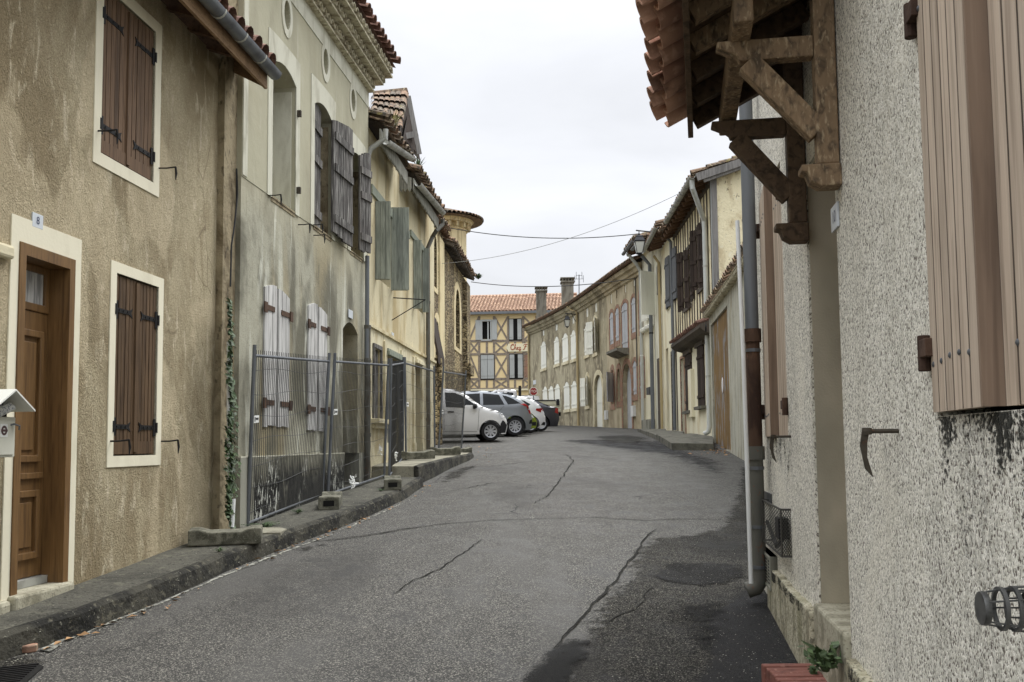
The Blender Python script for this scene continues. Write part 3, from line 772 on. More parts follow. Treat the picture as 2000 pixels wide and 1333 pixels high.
seam([(640, 1056), (760, 1040), (850, 1026), (940, 1018), (1060, 1014), (1160, 1012), (1260, 1018), (1330, 1014), (1425, 1018)], .022, .008, M['tar'], 21)
seam([(600, 1060), (680, 1053), (780, 1037)], .05, .006, M['tar'], 22)
seam([(1078, 1272), (1140, 1205), (1190, 1150), (1240, 1085), (1262, 1052), (1280, 1036)], .016, .014, M['tar'], 23, .018)
seam([(940, 1056), (900, 1086), (860, 1112), (800, 1140), (770, 1160)], .010, .008, M['tar'], 24, .018)
seam([(1105, 888), (1120, 900), (1100, 930), (1070, 970), (1040, 985)], .018, .008, M['tar'], 25)
seam([(930, 888), (1000, 884), (1060, 881), (1110, 882)], .05, .008, M['tar'], 26)
seam([(880, 960), (960, 945), (1030, 940)], .02, .008, M['tar'], 27)
seam([(1130, 1220), (1190, 1215), (1240, 1190), (1280, 1150)], .012, .010, M['tar'], 28)
seam([(880, 915), (960, 912), (1050, 900)], .015, .008, M['tar'], 29)
patch([(865, 925), (905, 912), (940, 906), (930, 918), (880, 945), (850, 950)], .005, M['asphalt_dark'], 31, .05, fade=.5)
patch([(560, 1075), (620, 1062), (680, 1052), (640, 1066), (590, 1082)], .006, M['asphalt_dark'], 32, .03)
patch([(1080, 862), (1130, 858), (1300, 862), (1420, 900), (1440, 930), (1370, 925), (1290, 890)], .003, M['asphalt_smooth'], 33, .08, fade=1.5)

# ------------------------------------------------------------------ plan of the left row
A1 = G(150, 1142, .15); B1 = G(450, 1030, .15)
t1 = Vector((B1.x - A1.x, B1.y - A1.y)).normalized()
F1 = Fac([(A1.x - t1.x * 5, A1.y - t1.y * 5), (B1.x, B1.y)], 1)
A2 = G(464, 1034, .15); B2 = G(718, 937, .15)
F2 = Fac([(A2.x, A2.y), (B2.x, B2.y)], 1)
t2 = (F2.p[1] - F2.p[0]).normalized(); n2 = F2.n[0]
B3 = XY(849, 22.6)
a3 = F2.p[1] - n2 * .10 + t2 * .02
F3 = Fac([tuple(a3), B3], 1)
FC = Fac([XY(834, 35), XY(912, 48.6)], 1)
print('F1', F1.p, 'F2', F2.p, 'F3', F3.p, 'FC', FC.p)

def wallx(y):
    for F in (F1, F2, F3):
        if F.p[0].y - .02 <= y <= F.p[1].y:
            k = (y - F.p[0].y) / (F.p[1].y - F.p[0].y); return F.p[0].x + (F.p[1].x - F.p[0].x) * k
    if y < F1.p[0].y: return F1.p[0].x
    return F3.p[1].x

def kerb_path(px, hfun, name, ymin, ymax, m_top, m_kerb, kw=.075, seed=0):
    K = [G(*q) for q in px]
    st = []
    for a, b in zip(K, K[1:]):
        n = max(1, int((b - a).length / .22)); st += [a + (b - a) * i / n for i in range(n)]
    st.append(K[-1])
    st = [q for q in st if ymin <= q.y <= ymax]
    top = MB(); kb = MB(); rows = []; kr = []
    for i, q in enumerate(st):
        h = hfun(q.y); g = zg(q.y); j = noise.noise(Vector((q.y * 1.5, seed, 3))) * .014 + noise.noise(Vector((q.y * 7, seed, 3))) * .008; jz = noise.noise(Vector((q.y * 2.1, seed, 7))) * .008
        x0 = wallx(q.y) - .3; x1 = q.x - kw
        n = 7
        rows.append([Vector((x0 + (x1 - x0) * k / n, q.y, g + h + noise.noise(Vector((x0 + k * .3, q.y * 1.2, seed))) * .012)) for k in range(n + 1)])
        kr.append([Vector((x1 - .01, q.y, g - .05)), Vector((x1 - .01, q.y, g + h + .004 + jz)), Vector((q.x - .045 + j, q.y, g + h + .003 + jz)), Vector((q.x - .012 + j, q.y, g + h - .022 + jz)), Vector((q.x + j * .6, q.y, g + h * .4)), Vector((q.x + .015 + j, q.y, g - .05))])
    for rws, mbx in ((rows, top), (kr, kb)):
        n = len(rws[0])
        mbx.add([p for r_ in rws for p in r_], [(i * n + k, i * n + k + 1, (i + 1) * n + k + 1, (i + 1) * n + k) for i in range(len(rws) - 1) for k in range(n - 1)])
    n = len(kr[0]); kb.poly(kr[-1]); kb.poly(kr[0][::-1])
    top.add([rows[0][0] - Vector((0, 0, .4)), rows[0][-1] - Vector((0, 0, .4))] + rows[0][::-1], [tuple(range(len(rows[0]) + 2))])
    top.add([rows[-1][0] - Vector((0, 0, .4)), rows[-1][-1] - Vector((0, 0, .4)), rows[-1][-1], rows[-1][0]], [(0, 1, 2, 3)])
    o = struct(top.build(name, m_top, smooth=True))
    k = kb.build('kerb', m_kerb, o, smooth=True, sharp=32)
    return o

KP = [(-700, 1560), (-180, 1372), (0, 1292), (165, 1236), (300, 1180), (439, 1118), (520, 1085), (590, 1058), (657, 1034), (720, 1008.6), (790, 976), (826, 950)]
kerb_path(KP, lambda y: .15, 'pavement', -2, 16.6, M['pavement'], M['kerb'], seed=1)
KP2 = [(818, 946), (845, 934), (880, 915), (918, 899), (925, 893)]
plat = kerb_path(KP2, lambda y: .30 - .22 * min(1, max(0, (y - 16) / 6)), 'raised_pavement', 15, 24, M['slab'], M['kerb'], kw=.075, seed=2)
# front face of the raised pavement
y0 = G(818, 946).y
# pale slab let into the pavement by the first fence foot
q = [G(x, y, .168) for x, y in ((504, 1041), (507, 1030), (545, 1029.5), (560, 1033), (548, 1040))]
mb = MB(); mb.prism(lambda a, b, c: Vector((a, b, zg(b) + c)), [(p.x, p.y) for p in q], .12, .166)
struct(mb.build('pavement_slab', M['slab']))
# flaking line along the gutter
seam([(80, 1272), (120, 1253), (165, 1240), (230, 1212), (300, 1184), (380, 1150), (450, 1120), (520, 1092), (590, 1066), (650, 1045)], .035, .006, M['paint_line'], 41, .012, name='gutter_line')
seam([(657, 1040), (720, 1014), (790, 982)], .02, .006, M['paint_line'], 42, .02, name='gutter_line')
patch([(78, 1272), (118, 1250), (135, 1244), (122, 1262), (98, 1276)], .009, M['paint_line'], 43, .015, name='gutter_line')
patch([(-60, 1300), (0, 1288), (60, 1270), (100, 1290), (60, 1318), (-60, 1340)], .004, M['asphalt_dark'], 44, .03)
# drain grate
mb = MB()
a = G(-70, 1352); 
for k in range(9):
    p = G(-60 + k * 3, 1345 - k * 4); q_ = G(40 + k * 4.5, 1333 - k * 4)
    mb.beam(p + Vector((0, 0, .006)), q_ + Vector((0, 0, .006)), .014, .02)
tag(mb.build('drain_grate', M['iron']), 'black slotted drain grate in the gutter below the oak door', 'drain')
mb = MB(); mb.prism(lambda a, b, c: Vector((a, b, zg(b) + c)), [tuple(G(x, y)[:2]) for x, y in ((-80, 1362), (-70, 1335), (70, 1298), (86, 1305), (50, 1336), (-40, 1368))], .006, .009)
struct(mb.build('drain_pit', M['dark']))
# a broken piece of brick by the kerb
mb = MB(); p = G(44, 1274)
mb.prism(lambda a, b, c: p + Vector((a, b, c)), [(-.08, -.03), (.05, -.045), (.09, 0), (.07, .05), (-.07, .04)], .0, .045)
tag(mb.build('brick_fragment', M['brick'], bevel=.008), 'small broken brick lying at the foot of the dark kerb', 'brick')

# ------------------------------------------------------------------ plan of the right side
r0 = G(1497, 1160); tr = Vector((.150, 1)).normalized()
q0 = Vector((r0.x, r0.y))
FR = Fac([tuple(q0 - tr * 9.5), tuple(q0 + tr * .42)], -1)
FB = Fac([XY(1262, 42.3), XY(1225, 45.6), XY(1190, 49.5), XY(1158, 53.6), XY(1127, 58), XY(1103, 61.3), XY(1080, 64.6), XY(1058, 67.8), XY(1036, 71)], -1)
FD = Fac([XY(1404, 26.4), XY(1325, 34)], -1)
g0_, g1_ = Vector(XY(1455, 19.5)), Vector(XY(1391, 26.2))
FG = Fac([tuple(g0_ + (g0_ - g1_).normalized() * 9.5), tuple(g1_)], -1)
FC3 = Fac([XY(1325, 34.02), XY(1298, 38)], -1)
FC2 = Fac([XY(1297.6, 38.02), XY(1283.5, 39.6)], -1)
FC1 = Fac([XY(1283, 39.62), XY(1262, 42.28)], -1)
FY = Fac([XY(913, 78), XY(1150, 77)], 1)
for n_, f_ in (('FR', FR), ('FB', FB), ('FD', FD), ('FG', FG), ('FC3', FC3), ('FC1', FC1), ('FY', FY)): print(n_, f_.p[0], f_.p[-1], f_.n[0])

# stone doorstep slabs on the right
def slab(px, h, name, m, seed):
    pl = ragged([G(x, y, h)[:2] for x, y in px], .3, .02, seed)
    mb = MB(); mb.prism(lambda a, b, c: Vector((a, b, zg(b) + c)), [tuple(q) for q in pl], -.05, h)
    return struct(mb.build(name, m))
slab([(1281, 848), (1312, 866), (1394, 867), (1392, 852), (1350, 847)], .17, 'doorstep_slab', M['rslab'], 51)
slab([(1262, 843), (1286, 852), (1332, 852), (1336, 843), (1290, 840)], .14, 'doorstep_slab', M['rslab'], 52)
slab([(1246, 838), (1262, 844), (1300, 843), (1300, 838)], .12, 'doorstep_slab', M['rslab'], 53)
# ------------------------------------------------------------------ tan house, number 8
def house(name, F, label, cat='house', group=None):
    p = F.p[0]; return empty(name, (p.x, p.y, zg(p.y)), label, cat, group)

def frame_rect(F, r, bw, w0, w1):
    "four boards round the rectangle r, butted"
    u0, u1, z0, z1 = r; mb = MB(); m = F.pt
    ring(mb, F, rc(u0 - bw, u1 + bw, z0 - bw, z1 + bw), rc(u0, u1, z0, z1), w0, w1)
    return mb

def backing(F, r, w, parent, m=None, name='backing'):
    u0, u1, z0, z1 = r
    mb = MB(); mb.poly([F.pt(u0 - .02, z0 - .02, w), F.pt(u1 + .02, z0 - .02, w), F.pt(u1 + .02, z1 + .02, w), F.pt(u0 - .02, z1 + .02, w)])
    return mb.build(name, m or M['dark'], parent)

def stay(F, u, z, parent, d=1, L=.16, w=.0):
    mb = MB()
    mb.tube([F.pt(u, z, w - .01), F.pt(u + d * .01, z, w + L * .5), F.pt(u + d * .02, z + .01, w + L)], .007, 6)
    mb.tube([F.pt(u + d * .02, z + .012, w + L * .98), F.pt(u + d * .03, z - .05, w + L), F.pt(u + d * .015, z - .11, w + L * 1.02)], [.009, .011, .004], 6)
    mb.build('shutter_stay', M['iron'], parent)

def drainpipe(pts, r, m, parent, joints=(), jm=None, name='drainpipe', n=10):
    mb = MB(); mb.tube(pts, r, n); o = mb.build(name, m, parent, smooth=True)
    if joints:
        b = MB()
        for q in joints:
            q = Vector(q); b.tube([q - Vector((0, 0, .03)), q + Vector((0, 0, .03))], r * 1.14, n)
        b.build('pipe_collar', jm or m, o, smooth=True)
    return o

H1 = house('tan_stucco_house', F1, 'tan stuccoed house with brown shutters and oak door, left foreground')
L1 = F1.L
EAVE1 = (F1.z(535, 140, .5) + F1.z(370, 0, .5)) / 2
wu = F1.rect(200, 302, 60, 330)
ut = F1.z(301, 50)
win_u = (F1.u(197, 200), F1.u(301, 200), F1.z(250, 330), ut - .05)
win_l = (F1.u(223, 710), F1.u(306, 710), F1.z(264, 890), F1.z(264, 546))
du0, du1 = F1.u(26, 800), F1.u(137, 800)
dz1 = F1.z(80, 486); dz0 = F1.z(85, 1147)
print('H1 windows', win_u, win_l, 'door', du0, du1, dz0, dz1, 'eave', EAVE1)
holes = [rc(*win_u), rc(*win_l), rc(du0, du1, dz0, dz1)]
wall_mb(F1, rc(0, L1, -.6, EAVE1 + .16), holes, [.2, .2, .32], back=6).build('wall', M['tan'], H1)
for k, r in enumerate((win_u, win_l)):
    bw = .105 if k == 0 else .09
    s = frame_rect(F1, r, bw, -.01, .009).build('window_surround', M['cream_paint'], H1)
    u0, u1, z0, z1 = r; W = (u1 - u0) / 2
    mm = M['brown_shutter'] if k == 0 else M['brown_shutter2']
    hh = z1 - z0
    zs = (z0 + hh * (.17 if k == 0 else .16), z0 + hh * (.83 if k == 0 else .80))
    for uh, d in ((u0 + .012, 1), (u1 - .012, -1)):
        sh = shutter(F1, uh, d, W - .016, z0 + .01, z1 - .012, mm, H1, w0=-.045, planks=6, gap=.009, th=.035, straps=zs, strap_mat=M['iron'], strap_len=.66)
        b = MB()
        b.boxm(leafmap(F1, uh, d, 0, -.045), .015, W - .03, z0 + .015, z0 + .12, .034, .041)
        b.build('rail', mm, sh)
    b = MB(); b.boxm(F1.pt, (u0 + u1) / 2 - .025, (u0 + u1) / 2 + .03, z0 + .03, z1 - .03, -.012, .006); b.build('cover_strip', mm, H1)
    backing(F1, r, -.16, H1)
    stay(F1, u0 - .05, z0 + (.12 if k else .16), H1, 1); stay(F1, u1 + .09, z0 + (.12 if k else .16), H1, 1)
# door
sur = MB()
ow = .085
ring(sur, F1, [(du0 - ow, -.4), (du1 + ow, -.4), (du1 + ow, dz1 + .17), (du0 - ow, dz1 + .17)], [(du0, -.4), (du1, -.4), (du1, dz1), (du0, dz1)], -.01, .009)
sur.build('door_surround', M['cream_paint'], H1)
dr = MB(); ring(dr, F1, rc(du0 + .003, du1 - .003, dz0, dz1 - .003), rc(du0 + .07, du1 - .07, dz0, dz1 - .085), -.03, .018)
dr.boxm(F1.pt, du1 - .07, du1 - .022, dz0, dz1 - .02, -.19, -.031); dr.boxm(F1.pt, du0 + .022, du0 + .07, dz0, dz1 - .02, -.19, -.031); dr.boxm(F1.pt, du0 + .071, du1 - .071, dz1 - .085, dz1 - .025, -.19, -.031)
door = dr.build('door_frame', M['door_wood'], H1, bevel=.004)
a, b = du0 + .071, du1 - .071; zt = dz1 - .085; zb = dz0 + .06
zm = F1.z(70, 610, -.15)
lf = MB(); m = F1.pt
lf.boxm(m, a, b, zb, zm, -.185, -.15)                                # leaf up to the transom
pw = .075
for (q0_, q1_) in ((zb + .13, zb + .62), (zb + .82, zm - .14)):
    ring(lf, F1, rc(a + pw, b - pw, q0_, q1_), rc(a + pw + .045, b - pw - .045, q0_ + .05, q1_ - .05), -.15, -.122)
    lf.prism(m, rc(a + pw + .075, b - pw - .075, q0_ + .085, q1_ - .085), -.15, -.136)
lf.boxm(m, a + .04, b - .04, zb + .70, zb + .745, -.15, -.125)
ring(lf, F1, rc(a, b, zm + .002, zt), rc(a + .05, b - .05, zm + .06, zt - .05), -.185, -.14)
dl = lf.build('door', M['door_wood'], H1, bevel=.006)
g = MB(); g.poly([m(a + .04, zm + .04, -.162), m(b - .04, zm + .04, -.162), m(b - .04, zt - .04, -.162), m(a + .04, zt - .04, -.162)])
gl = g.build('transom_pane', M['curtain'], dl)
g = MB(); g.boxm(m, a, b, dz0 + .004, zb - .004, -.20, -.10); g.build('threshold', M['zinc_light'], dl)
backing(F1, (du0, du1, dz0, dz1), -.31, H1)
st = MB(); st.boxm(m, du0 - .02, du1 + .0, dz0 - .5, dz0 + .001, -.28, .075); st.build('doorstep', M['step_stone'], H1, bevel=.02)
st = MB(); st.boxm(m, du0 - .16, du0 - .021, dz0 - .5, dz0 - .02, -.05, .05); st.build('broken_step_end', M['step_stone'], H1, bevel=.03)
# old stone block set in the wall left of the door
st = MB(); st.boxm(m, F1.u(-30, 495), F1.u(17, 495), F1.z(5, 505), F1.z(5, 478), -.02, .05); st.build('stone_stub', M['ochre_stone'], H1, bevel=.02)
# eaves
ue = F1.u(535, 140, .5)
sl = math.tan(radians(19))
mb = MB()
def rz(w): return EAVE1 + .03 + (.45 - w) * sl
mb.add([F1.pt(u, rz(w) + .075, w) for u, w in ((0, .47), (ue - .03, .47), (ue - .03, -.2), (0, -.2))], [(0, 1, 2, 3)])
mb.add([F1.pt(u, rz(w) + .10, w) for u, w in ((0, .47), (ue - .03, .47), (ue - .03, -.2), (0, -.2))], [(0, 1, 2, 3)])
sof = mb.build('soffit', M['soffit'], H1)
k = 0
u = .25
while u < ue - .1:
    b_ = MB(); b_.rnd = R.random(); b_.beam(F1.pt(u, rz(-.15) + .012, -.15), F1.pt(u, rz(.40) + .012, .40), .075, .115); b_.build('rafter', M['rafter'], H1)
    u += .43
b_ = MB(); b_.boxm(F1.pt, 0, ue - .02, EAVE1 - .1, EAVE1 + .1, .405, .435); b_.build('fascia', M['pine'], H1)
b_ = MB()
b_.prism(lambda a, b, c: F1.pt(ue - .055 + c, b, a), [(-.2, rz(-.2) - .02), (.435, EAVE1 - .1), (.435, EAVE1 + .1), (-.2, rz(-.2) + .12)], 0, .03); b_.build('barge_board', M['pine'], H1)
b_ = MB(); strip(b_, F1, 0, ue, gutter_prof(.075, .515), lambda u: EAVE1 + .075); gt = b_.build('gutter', M['zinc'], H1, smooth=True)
u = .2
while u < ue:
    b_ = MB(); strip(b_, F1, u - .012, u + .012, gutter_prof(.08, .515), lambda u: EAVE1 + .075); b_.build('gutter_joint', M['zinc_seam'], gt); u += .5
b_ = MB()
e_u = (F1.pt(1, 0) - F1.pt(0, 0)).normalized(); n1 = Vector((F1.n[0].x, F1.n[0].y, 0))
e_s = (-n1 * cos(radians(19)) + Vector((0, 0, sin(radians(19))))).normalized()
tiles(b_, F1.pt(0, EAVE1 + .09, .53), e_u, e_s, int(ue / .205), 12, .205, .36, r=.088)
b_.add([F1.pt(0, EAVE1 + .085, .5), F1.pt(ue, EAVE1 + .085, .5), F1.pt(ue, EAVE1 + .085 + 4.6 * sl, -4.1), F1.pt(0, EAVE1 + .085 + 4.6 * sl, -4.1)], [(0, 1, 2, 3)])
b_.build('roof', M['tile_red'], H1)

# number plate
def number_plate(name, F, px, text, label, size=1.0, w=.006):
    u0, u1, z0, z1 = F.rect(*px)
    mb = MB(); mb.boxm(F.pt, u0, u1, z0, z1, w - .005, w + .004)
    o = mb.build(name, M['plate'], bevel=.002); tag(o, label, 'sign', 'house number plates')
    if text:
        uc, zc = (u0 + u1) / 2, (z0 + z1) / 2
        text_mesh(text, (z1 - z0) * .75 * size, M['plate_ink'], o, lambda x, y, d: F.pt(uc + F.side * x, zc + y, w + .004 + d), 'numeral')
    return o
number_plate('house_number', F1, (61, 82, 418, 446), '8', 'pale blue number plate reading 8 above the oak door')

# mailbox, hung on the wall left of the door
bu1 = F1.u(30, 845, .30); bu0 = bu1 - .30; bz0 = F1.z(38, 893, .30); bz1 = F1.z(34, 803, .30)
mx = empty('mailbox', F1.pt((bu0 + bu1) / 2, bz0, .15), 'cream steel mailbox with white gabled lid and folded paper in its slot', 'mailbox')
mb = MB()
mb.boxm(F1.pt, bu0, bu1, bz0, bz1 - .04, .04, .30)
mb.build('body', M['mail_paint'], mx, bevel=.006)
uc = (bu0 + bu1) / 2
mb = MB(); mb.prism(F1.pt, [(bu0, bz1 - .038), (bu1, bz1 - .038), (bu1, bz1 + .02), (uc, bz1 + .105), (bu0, bz1 + .02)], .05, .24); mb.build('slot_recess', M['dark'], mx)
mb = MB(); mb.boxm(F1.pt, bu0 + .02, bu1 - .02, bz0 + .015, bz1 - .07, .301, .306); dd = mb.build('door', M['mail_paint'], mx, bevel=.002)
mb = MB(); mb.tube([F1.pt(bu1 - .055, bz0 + .2, .304), F1.pt(bu1 - .05, bz0 + .205, .325), F1.pt(bu1 - .005, bz0 + .195, .33), F1.pt(bu1 + .0, bz0 + .17, .325)], .006, 6); mb.build('handle', M['galv'], dd)
mb = MB(); mb.boxm(F1.pt, uc - .005, uc + .065, bz1 - .165, bz1 - .085, .3065, .308); sk = mb.build('sticker', M['sticker'], dd)
for o_ in (sk,): pass
mb = MB(); ring(mb, F1, ell(uc + .03, bz1 - .125, .028, .03), ell(uc + .03, bz1 - .125, .014, .016), .308, .3095); mb.boxm(F1.pt, uc + .0, uc + .06, bz1 - .132, bz1 - .118, .3095, .3105); mb.build('sticker_mark', M['sticker_ink'], mx)
mb = MB()
for s_ in (-1, 1):
    mb.prism(F1.pt, [(uc, bz1 + .115), (uc + s_ * .195, bz1 - .005), (uc + s_ * .195, bz1 + .006), (uc, bz1 + .127)], .0, .40)
mb.build('lid', M['mail_roof'], mx)
mb = MB(); mb.tube([F1.pt(uc - .10, bz1 - .04, .27), F1.pt(uc - .02, bz1 - .005, .30), F1.pt(uc + .05, bz1 + .03, .335)], [.02, .026, .02], 10); mb.tube([F1.pt(uc - .03, bz1 - .035, .30), F1.pt(uc + .06, bz1 + .02, .345)], .018, 8); mb.build('newspaper', M['paper'], mx)

# cable down the corner
mb = MB(); mb.tube([F1.pt(L1 + .02, F1.z(455, y, .05) if 0 else z_, w_) for z_, w_ in ((EAVE1 + .1, .0), (4.9, .03), (4.3, .02), (3.9, .02))] +
                   [F2.pt(F2.u(x, y, .03), F2.z(x, y, .03), .03) for x, y in ((462, 330), (464, 380), (458, 440), (452, 480), (450, 560))], .009, 6)
tag(mb.build('hanging_cable', M['cable']), 'thin black cable hanging down the corner beside the tan house', 'cable')
mb = MB(); mb.tube([F2.pt(F2.u(x, y, .1), F2.z(x, y, .1), .1) for x, y in ((446, 668), (446, 800), (447, 930), (448, 990))], .017, 8)
tag(mb.build('conduit_pipe', M['white_plastic']), 'thin white conduit climbing beside the ivy at the house corner', 'pipe')
mb = MB(); mb.tube([F2.pt(F2.u(x, y, .14), F2.z(x, y, .14), .14) for x, y in ((455, 975), (452, 1030))], .028, 8)
tag(mb.build('waste_pipe', M['white_plastic']), 'short white waste pipe ending at the pavement below the ivy', 'pipe')

# ivy
def leafy(mb, c, nrm, s, rr=R):
    mb.rnd = rr.random()
    n = (Vector(nrm) + Vector((rr.uniform(-.6, .6), rr.uniform(-.6, .6), rr.uniform(-.2, .8)))).normalized(); a = n.orthogonal().normalized(); b = n.cross(a)
    th = rr.uniform(0, 2 * pi); a, b = a * cos(th) + b * sin(th), b * cos(th) - a * sin(th)
    c = Vector(c)
    mb.add([c - a * s, c + b * s * .55 - a * s * .1 + n * s * .1, c + a * s, c - b * s * .55 - a * s * .1 + n * s * .1], [(0, 1, 2, 3)])
iv = empty('ivy', F2.pt(-.05, zg(F2.p[0].y) + .15, .08), 'dark green ivy climbing the narrow corner beside the tan house', 'plant')
mb = MB(); mm = F2.pt
def ivx(px, py, n_, sp, s0=.05):
    for _ in range(n_):
        x, y = px + R.gauss(0, sp), py + R.uniform(-9, 9); w = R.uniform(.05, .15)
        u, z = F2.uz(x, y, w); leafy(mb, F2.pt(u, z, w), (F2.n[0].x, F2.n[0].y, .3), R.uniform(.5, .95) * s0)
for y in range(590, 1025, 6):
    k = (y - 590) / 430
    wd = 1.3 + 2.1 * k
    ivx(450 + 2 * sin(y * .05), y, 8 + int(9 * k), wd, .055)
for pts in (((461, 780), (463, 860), (458, 960)), ((467, 890), (468, 920), (460, 975)), ((441, 870), (443, 940), (447, 1000))):
    for (x0, y0_), (x1, y1_) in zip(pts, pts[1:]):
        n_ = int((y1_ - y0_) / 7)
        for i in range(n_): ivx(x0 + (x1 - x0) * i / n_, y0_ + (y1_ - y0_) * i / n_, 2, 1.0, .04)
mb.build('leaves', M['leaf'], iv)
mb = MB(); mb.tube([F2.pt(*F2.uz(x, y, .05), .05) for x, y in ((450, 592), (452, 700), (449, 800), (453, 900), (452, 1025))], [.004, .008, .01, .014, .018], 6); mb.build('stem', M['rafter'], iv)

# ------------------------------------------------------------------ tall derelict house
H2 = house('derelict_tall_house', F2, 'tall derelict house with three oval openings and peeling grey shutters')
L2 = F2.L
zc_far = F2.z(717, 178); zc_near = F2.z(599, 8)
ZC = (zc_far + zc_near) / 2
div = [(0, F2.z(470, 342)), (F2.u(591, 428), F2.z(591, 428)), (L2, F2.z(712, 508))]
print('H2 cornice', zc_far, zc_near, 'div', div, 'L2', L2)
zdiv = lambda u: div[0][1] + (div[2][1] - div[0][1]) * u / L2
zp = F2.z(600, 889)
# openings
op = []
for xl, xr, yt, yb in ((531, 577, 128, 386), (613, 648, 206, 447), (684, 704, 298, 487)):
    u0, u1, z0, z1 = F2.rect(xl, xr, yt, yb); op.append([u0, u1, z0, z1])
w0_ = op[0][1] - op[0][0]
for o_ in op:
    o_[2] = max(zdiv((o_[0] + o_[1]) / 2) - .02, o_[2] if False else zdiv((o_[0] + o_[1]) / 2) - .02)
op[2][1] = op[2][0] + (op[1][1] - op[1][0]) * .95
print('openings', op)
ov_ = []
for (cx_, cy_, ho, hi_) in ((560, 30, 44, 28), (635.5, 121, 40, 25), (689, 197, 36, 22)):
    u, z = F2.uz(cx_, cy_); a = (F2.z(cx_, cy_ - ho) - F2.z(cx_, cy_ + ho)) / 2; b = a * hi_ / ho
    ov_.append((u, z, a, b))
print('ovals', ov_)
holes_up = [arch(o[0], o[1], o[2] + .03, o[3], .11) for o in op] + [ell(u, z, b * .62, b) for u, z, a, b in ov_]
wall_mb(F2, [(0, div[0][1])] + [(div[1][0], div[1][1])] + [(L2, div[2][1]), (L2, ZC + .45), (0, ZC + .45)], holes_up, [.42, .42, .42, .3, .3, .3], back=7).build('wall', M['render_up'], H2)
# lower wall, 25 mm thinner
sh1 = F2.rect(514, 563, 558, 836); sh2 = F2.rect(600, 637, 594, 843)
dr2 = (F2.u(670, 780), F2.u(699, 780), zg(15) + .15, F2.z(684, 630))
print('H2 low', sh1, sh2, dr2, zp)
lo = [arch(sh1[0] + .03, sh1[1] - .03, sh1[2] + .02, sh1[3] - .02, .12), arch(sh2[0] + .03, sh2[1] - .03, sh2[2] + .02, sh2[3] - .02, .12),
      [(dr2[0], zp)] + [(dr2[1], zp)] + arch(dr2[0], dr2[1], dr2[2], dr2[3], .14)[2:]]
wall_mb(F2, [(0, zp), (L2, zp), (L2, div[2][1] - .002), (div[1][0], div[1][1] - .002), (0, div[0][1] - .002)], lo, [.3, .3, .4], back=.8, w=-.006).build('lower_wall', M['render_low'], H2)
for a_, b_2, nm, mt in ((.0, F2.u(492, 950), 'plinth', M['plinth_plain']), (F2.u(492, 950) + .001, dr2[0], 'plinth', M['plinth_mold']), (dr2[1], L2, 'plinth', M['plinth_plain'])):
    mb = MB(); mb.boxm(F2.pt, a_, b_2, -.2, zp, -.4, .025); mb.build(nm, mt, H2)
mb = MB(); mb.boxm(F2.pt, 0, dr2[0], zp - .0, zp + .012, -.02, .026); mb.build('plinth_ledge', M['trim_white'], H2)
# blocked door
mb = MB(); mb.boxm(F2.pt, dr2[0] - .02, dr2[1] + .02, -.1, dr2[3] + .05, -.5, -.36); mb.build('blocked_doorway', M['concrete_fill'], H2)
# corner pier in bare stone
mb = MB(); mb.boxm(F2.pt, -.32, -.001, -.2, ZC + .3, -1.2, -.06); mb.build('corner_pier', M['pier'], H2)
mb = MB(); mb.boxm(F2.pt, .012, F2.u(483, 250), div[0][1] + .02, ZC, .0005, .008); mb.build('corner_trim', M['trim_white'], H2)
mb = MB(); mb.boxm(F2.pt, 0, L2, ZC - .26, ZC, .0005, .010); mb.build('cornice_band', M['trim_white'], H2)
for u, z, a, b in ov_:
    mb = MB(); ring(mb, F2, ell(u, z, a * .66, a, 28), ell(u, z, b * .62, b, 28), -.01, .012); mb.build('oval_surround', M['trim_white'], H2)
    backing(F2, (u - .3, u + .3, z - .4, z + .4), -.32, H2, M['render_low'])
for k, o in enumerate(op):
    u0, u1, z0, z1 = o
    inn = arch(u0, u1, z0 + .0, z1, .11); bw = .14
    outp = arch(u0 - bw, u1 + bw, z0 - .0, z1 + .27, .02)
    mb = MB(); ring(mb, F2, outp, inn, -.01, .011); mb.build('window_surround', M['trim_white'], H2)
    mb = MB(); mb.poly([F2.pt(u0 - .05, z0 - .05, -.43), F2.pt(u1 + .05, z0 - .05, -.43), F2.pt(u1 + .05, z1 + .05, -.43), F2.pt(u0 - .05, z1 + .05, -.43)]); mb.build('backing', M['dark'] if k else M['trim_white'], H2)
    mb = MB(); mb.boxm(F2.pt, u0, u1, z0 - .04, z0 + .028, -.40, .002); mb.build('sill', M['pier'], H2)
    mb = MB(); mb.boxm(F2.pt, u1 - .02, u1 - .001, z0 + .03, z1 - .17, -.38, -.05); mb.build('jamb', M['pier'] if k else M['trim_white'], H2)
# weathered leaves
u0, u1, z0, z1 = op[0]
mb = MB(); mb.boxm(F2.pt, u0 + .004, u0 + .05, z0 + .04, z1 - .12, -.36, -.01); mb.build('shutter', M['grey_wood'], H2)
GB = dict(battens=(), planks=4, gap=.012, ragged=.07, th=.035)
def old_leaf(uh, d, W, z0, z1, ang, w0, rise=.12):
    return shutter(F2, uh, d, W, z0, z1, M['grey_wood'], H2, ang=ang, w0=w0, planks=4, gap=.010, ragged=.06, th=.035, rise=rise,
                   battens=[(z0 + .25, .11), (z0 + (z1 - z0) * .55, .11), (z1 - .35, .11)], bat_mat=M['grey_wood'])
u0, u1, z0, z1 = op[1]
old_leaf(u0 + .01, 1, (u1 - u0) * .58, z0 - .02, z1 - .02, radians(-4), -.06, rise=.02)
ub, zb0, zb1 = F2.u(649, 350, .05), F2.z(668, 474, .05), F2.z(668, 238, .05)
old_leaf(ub, 1, F2.u(682, 360, .05) - ub, zb0, zb1, radians(3), .03)
uc_, zc0, zc1 = F2.u(702, 400, .06), F2.z(712, 500, .06), F2.z(712, 300, .06)
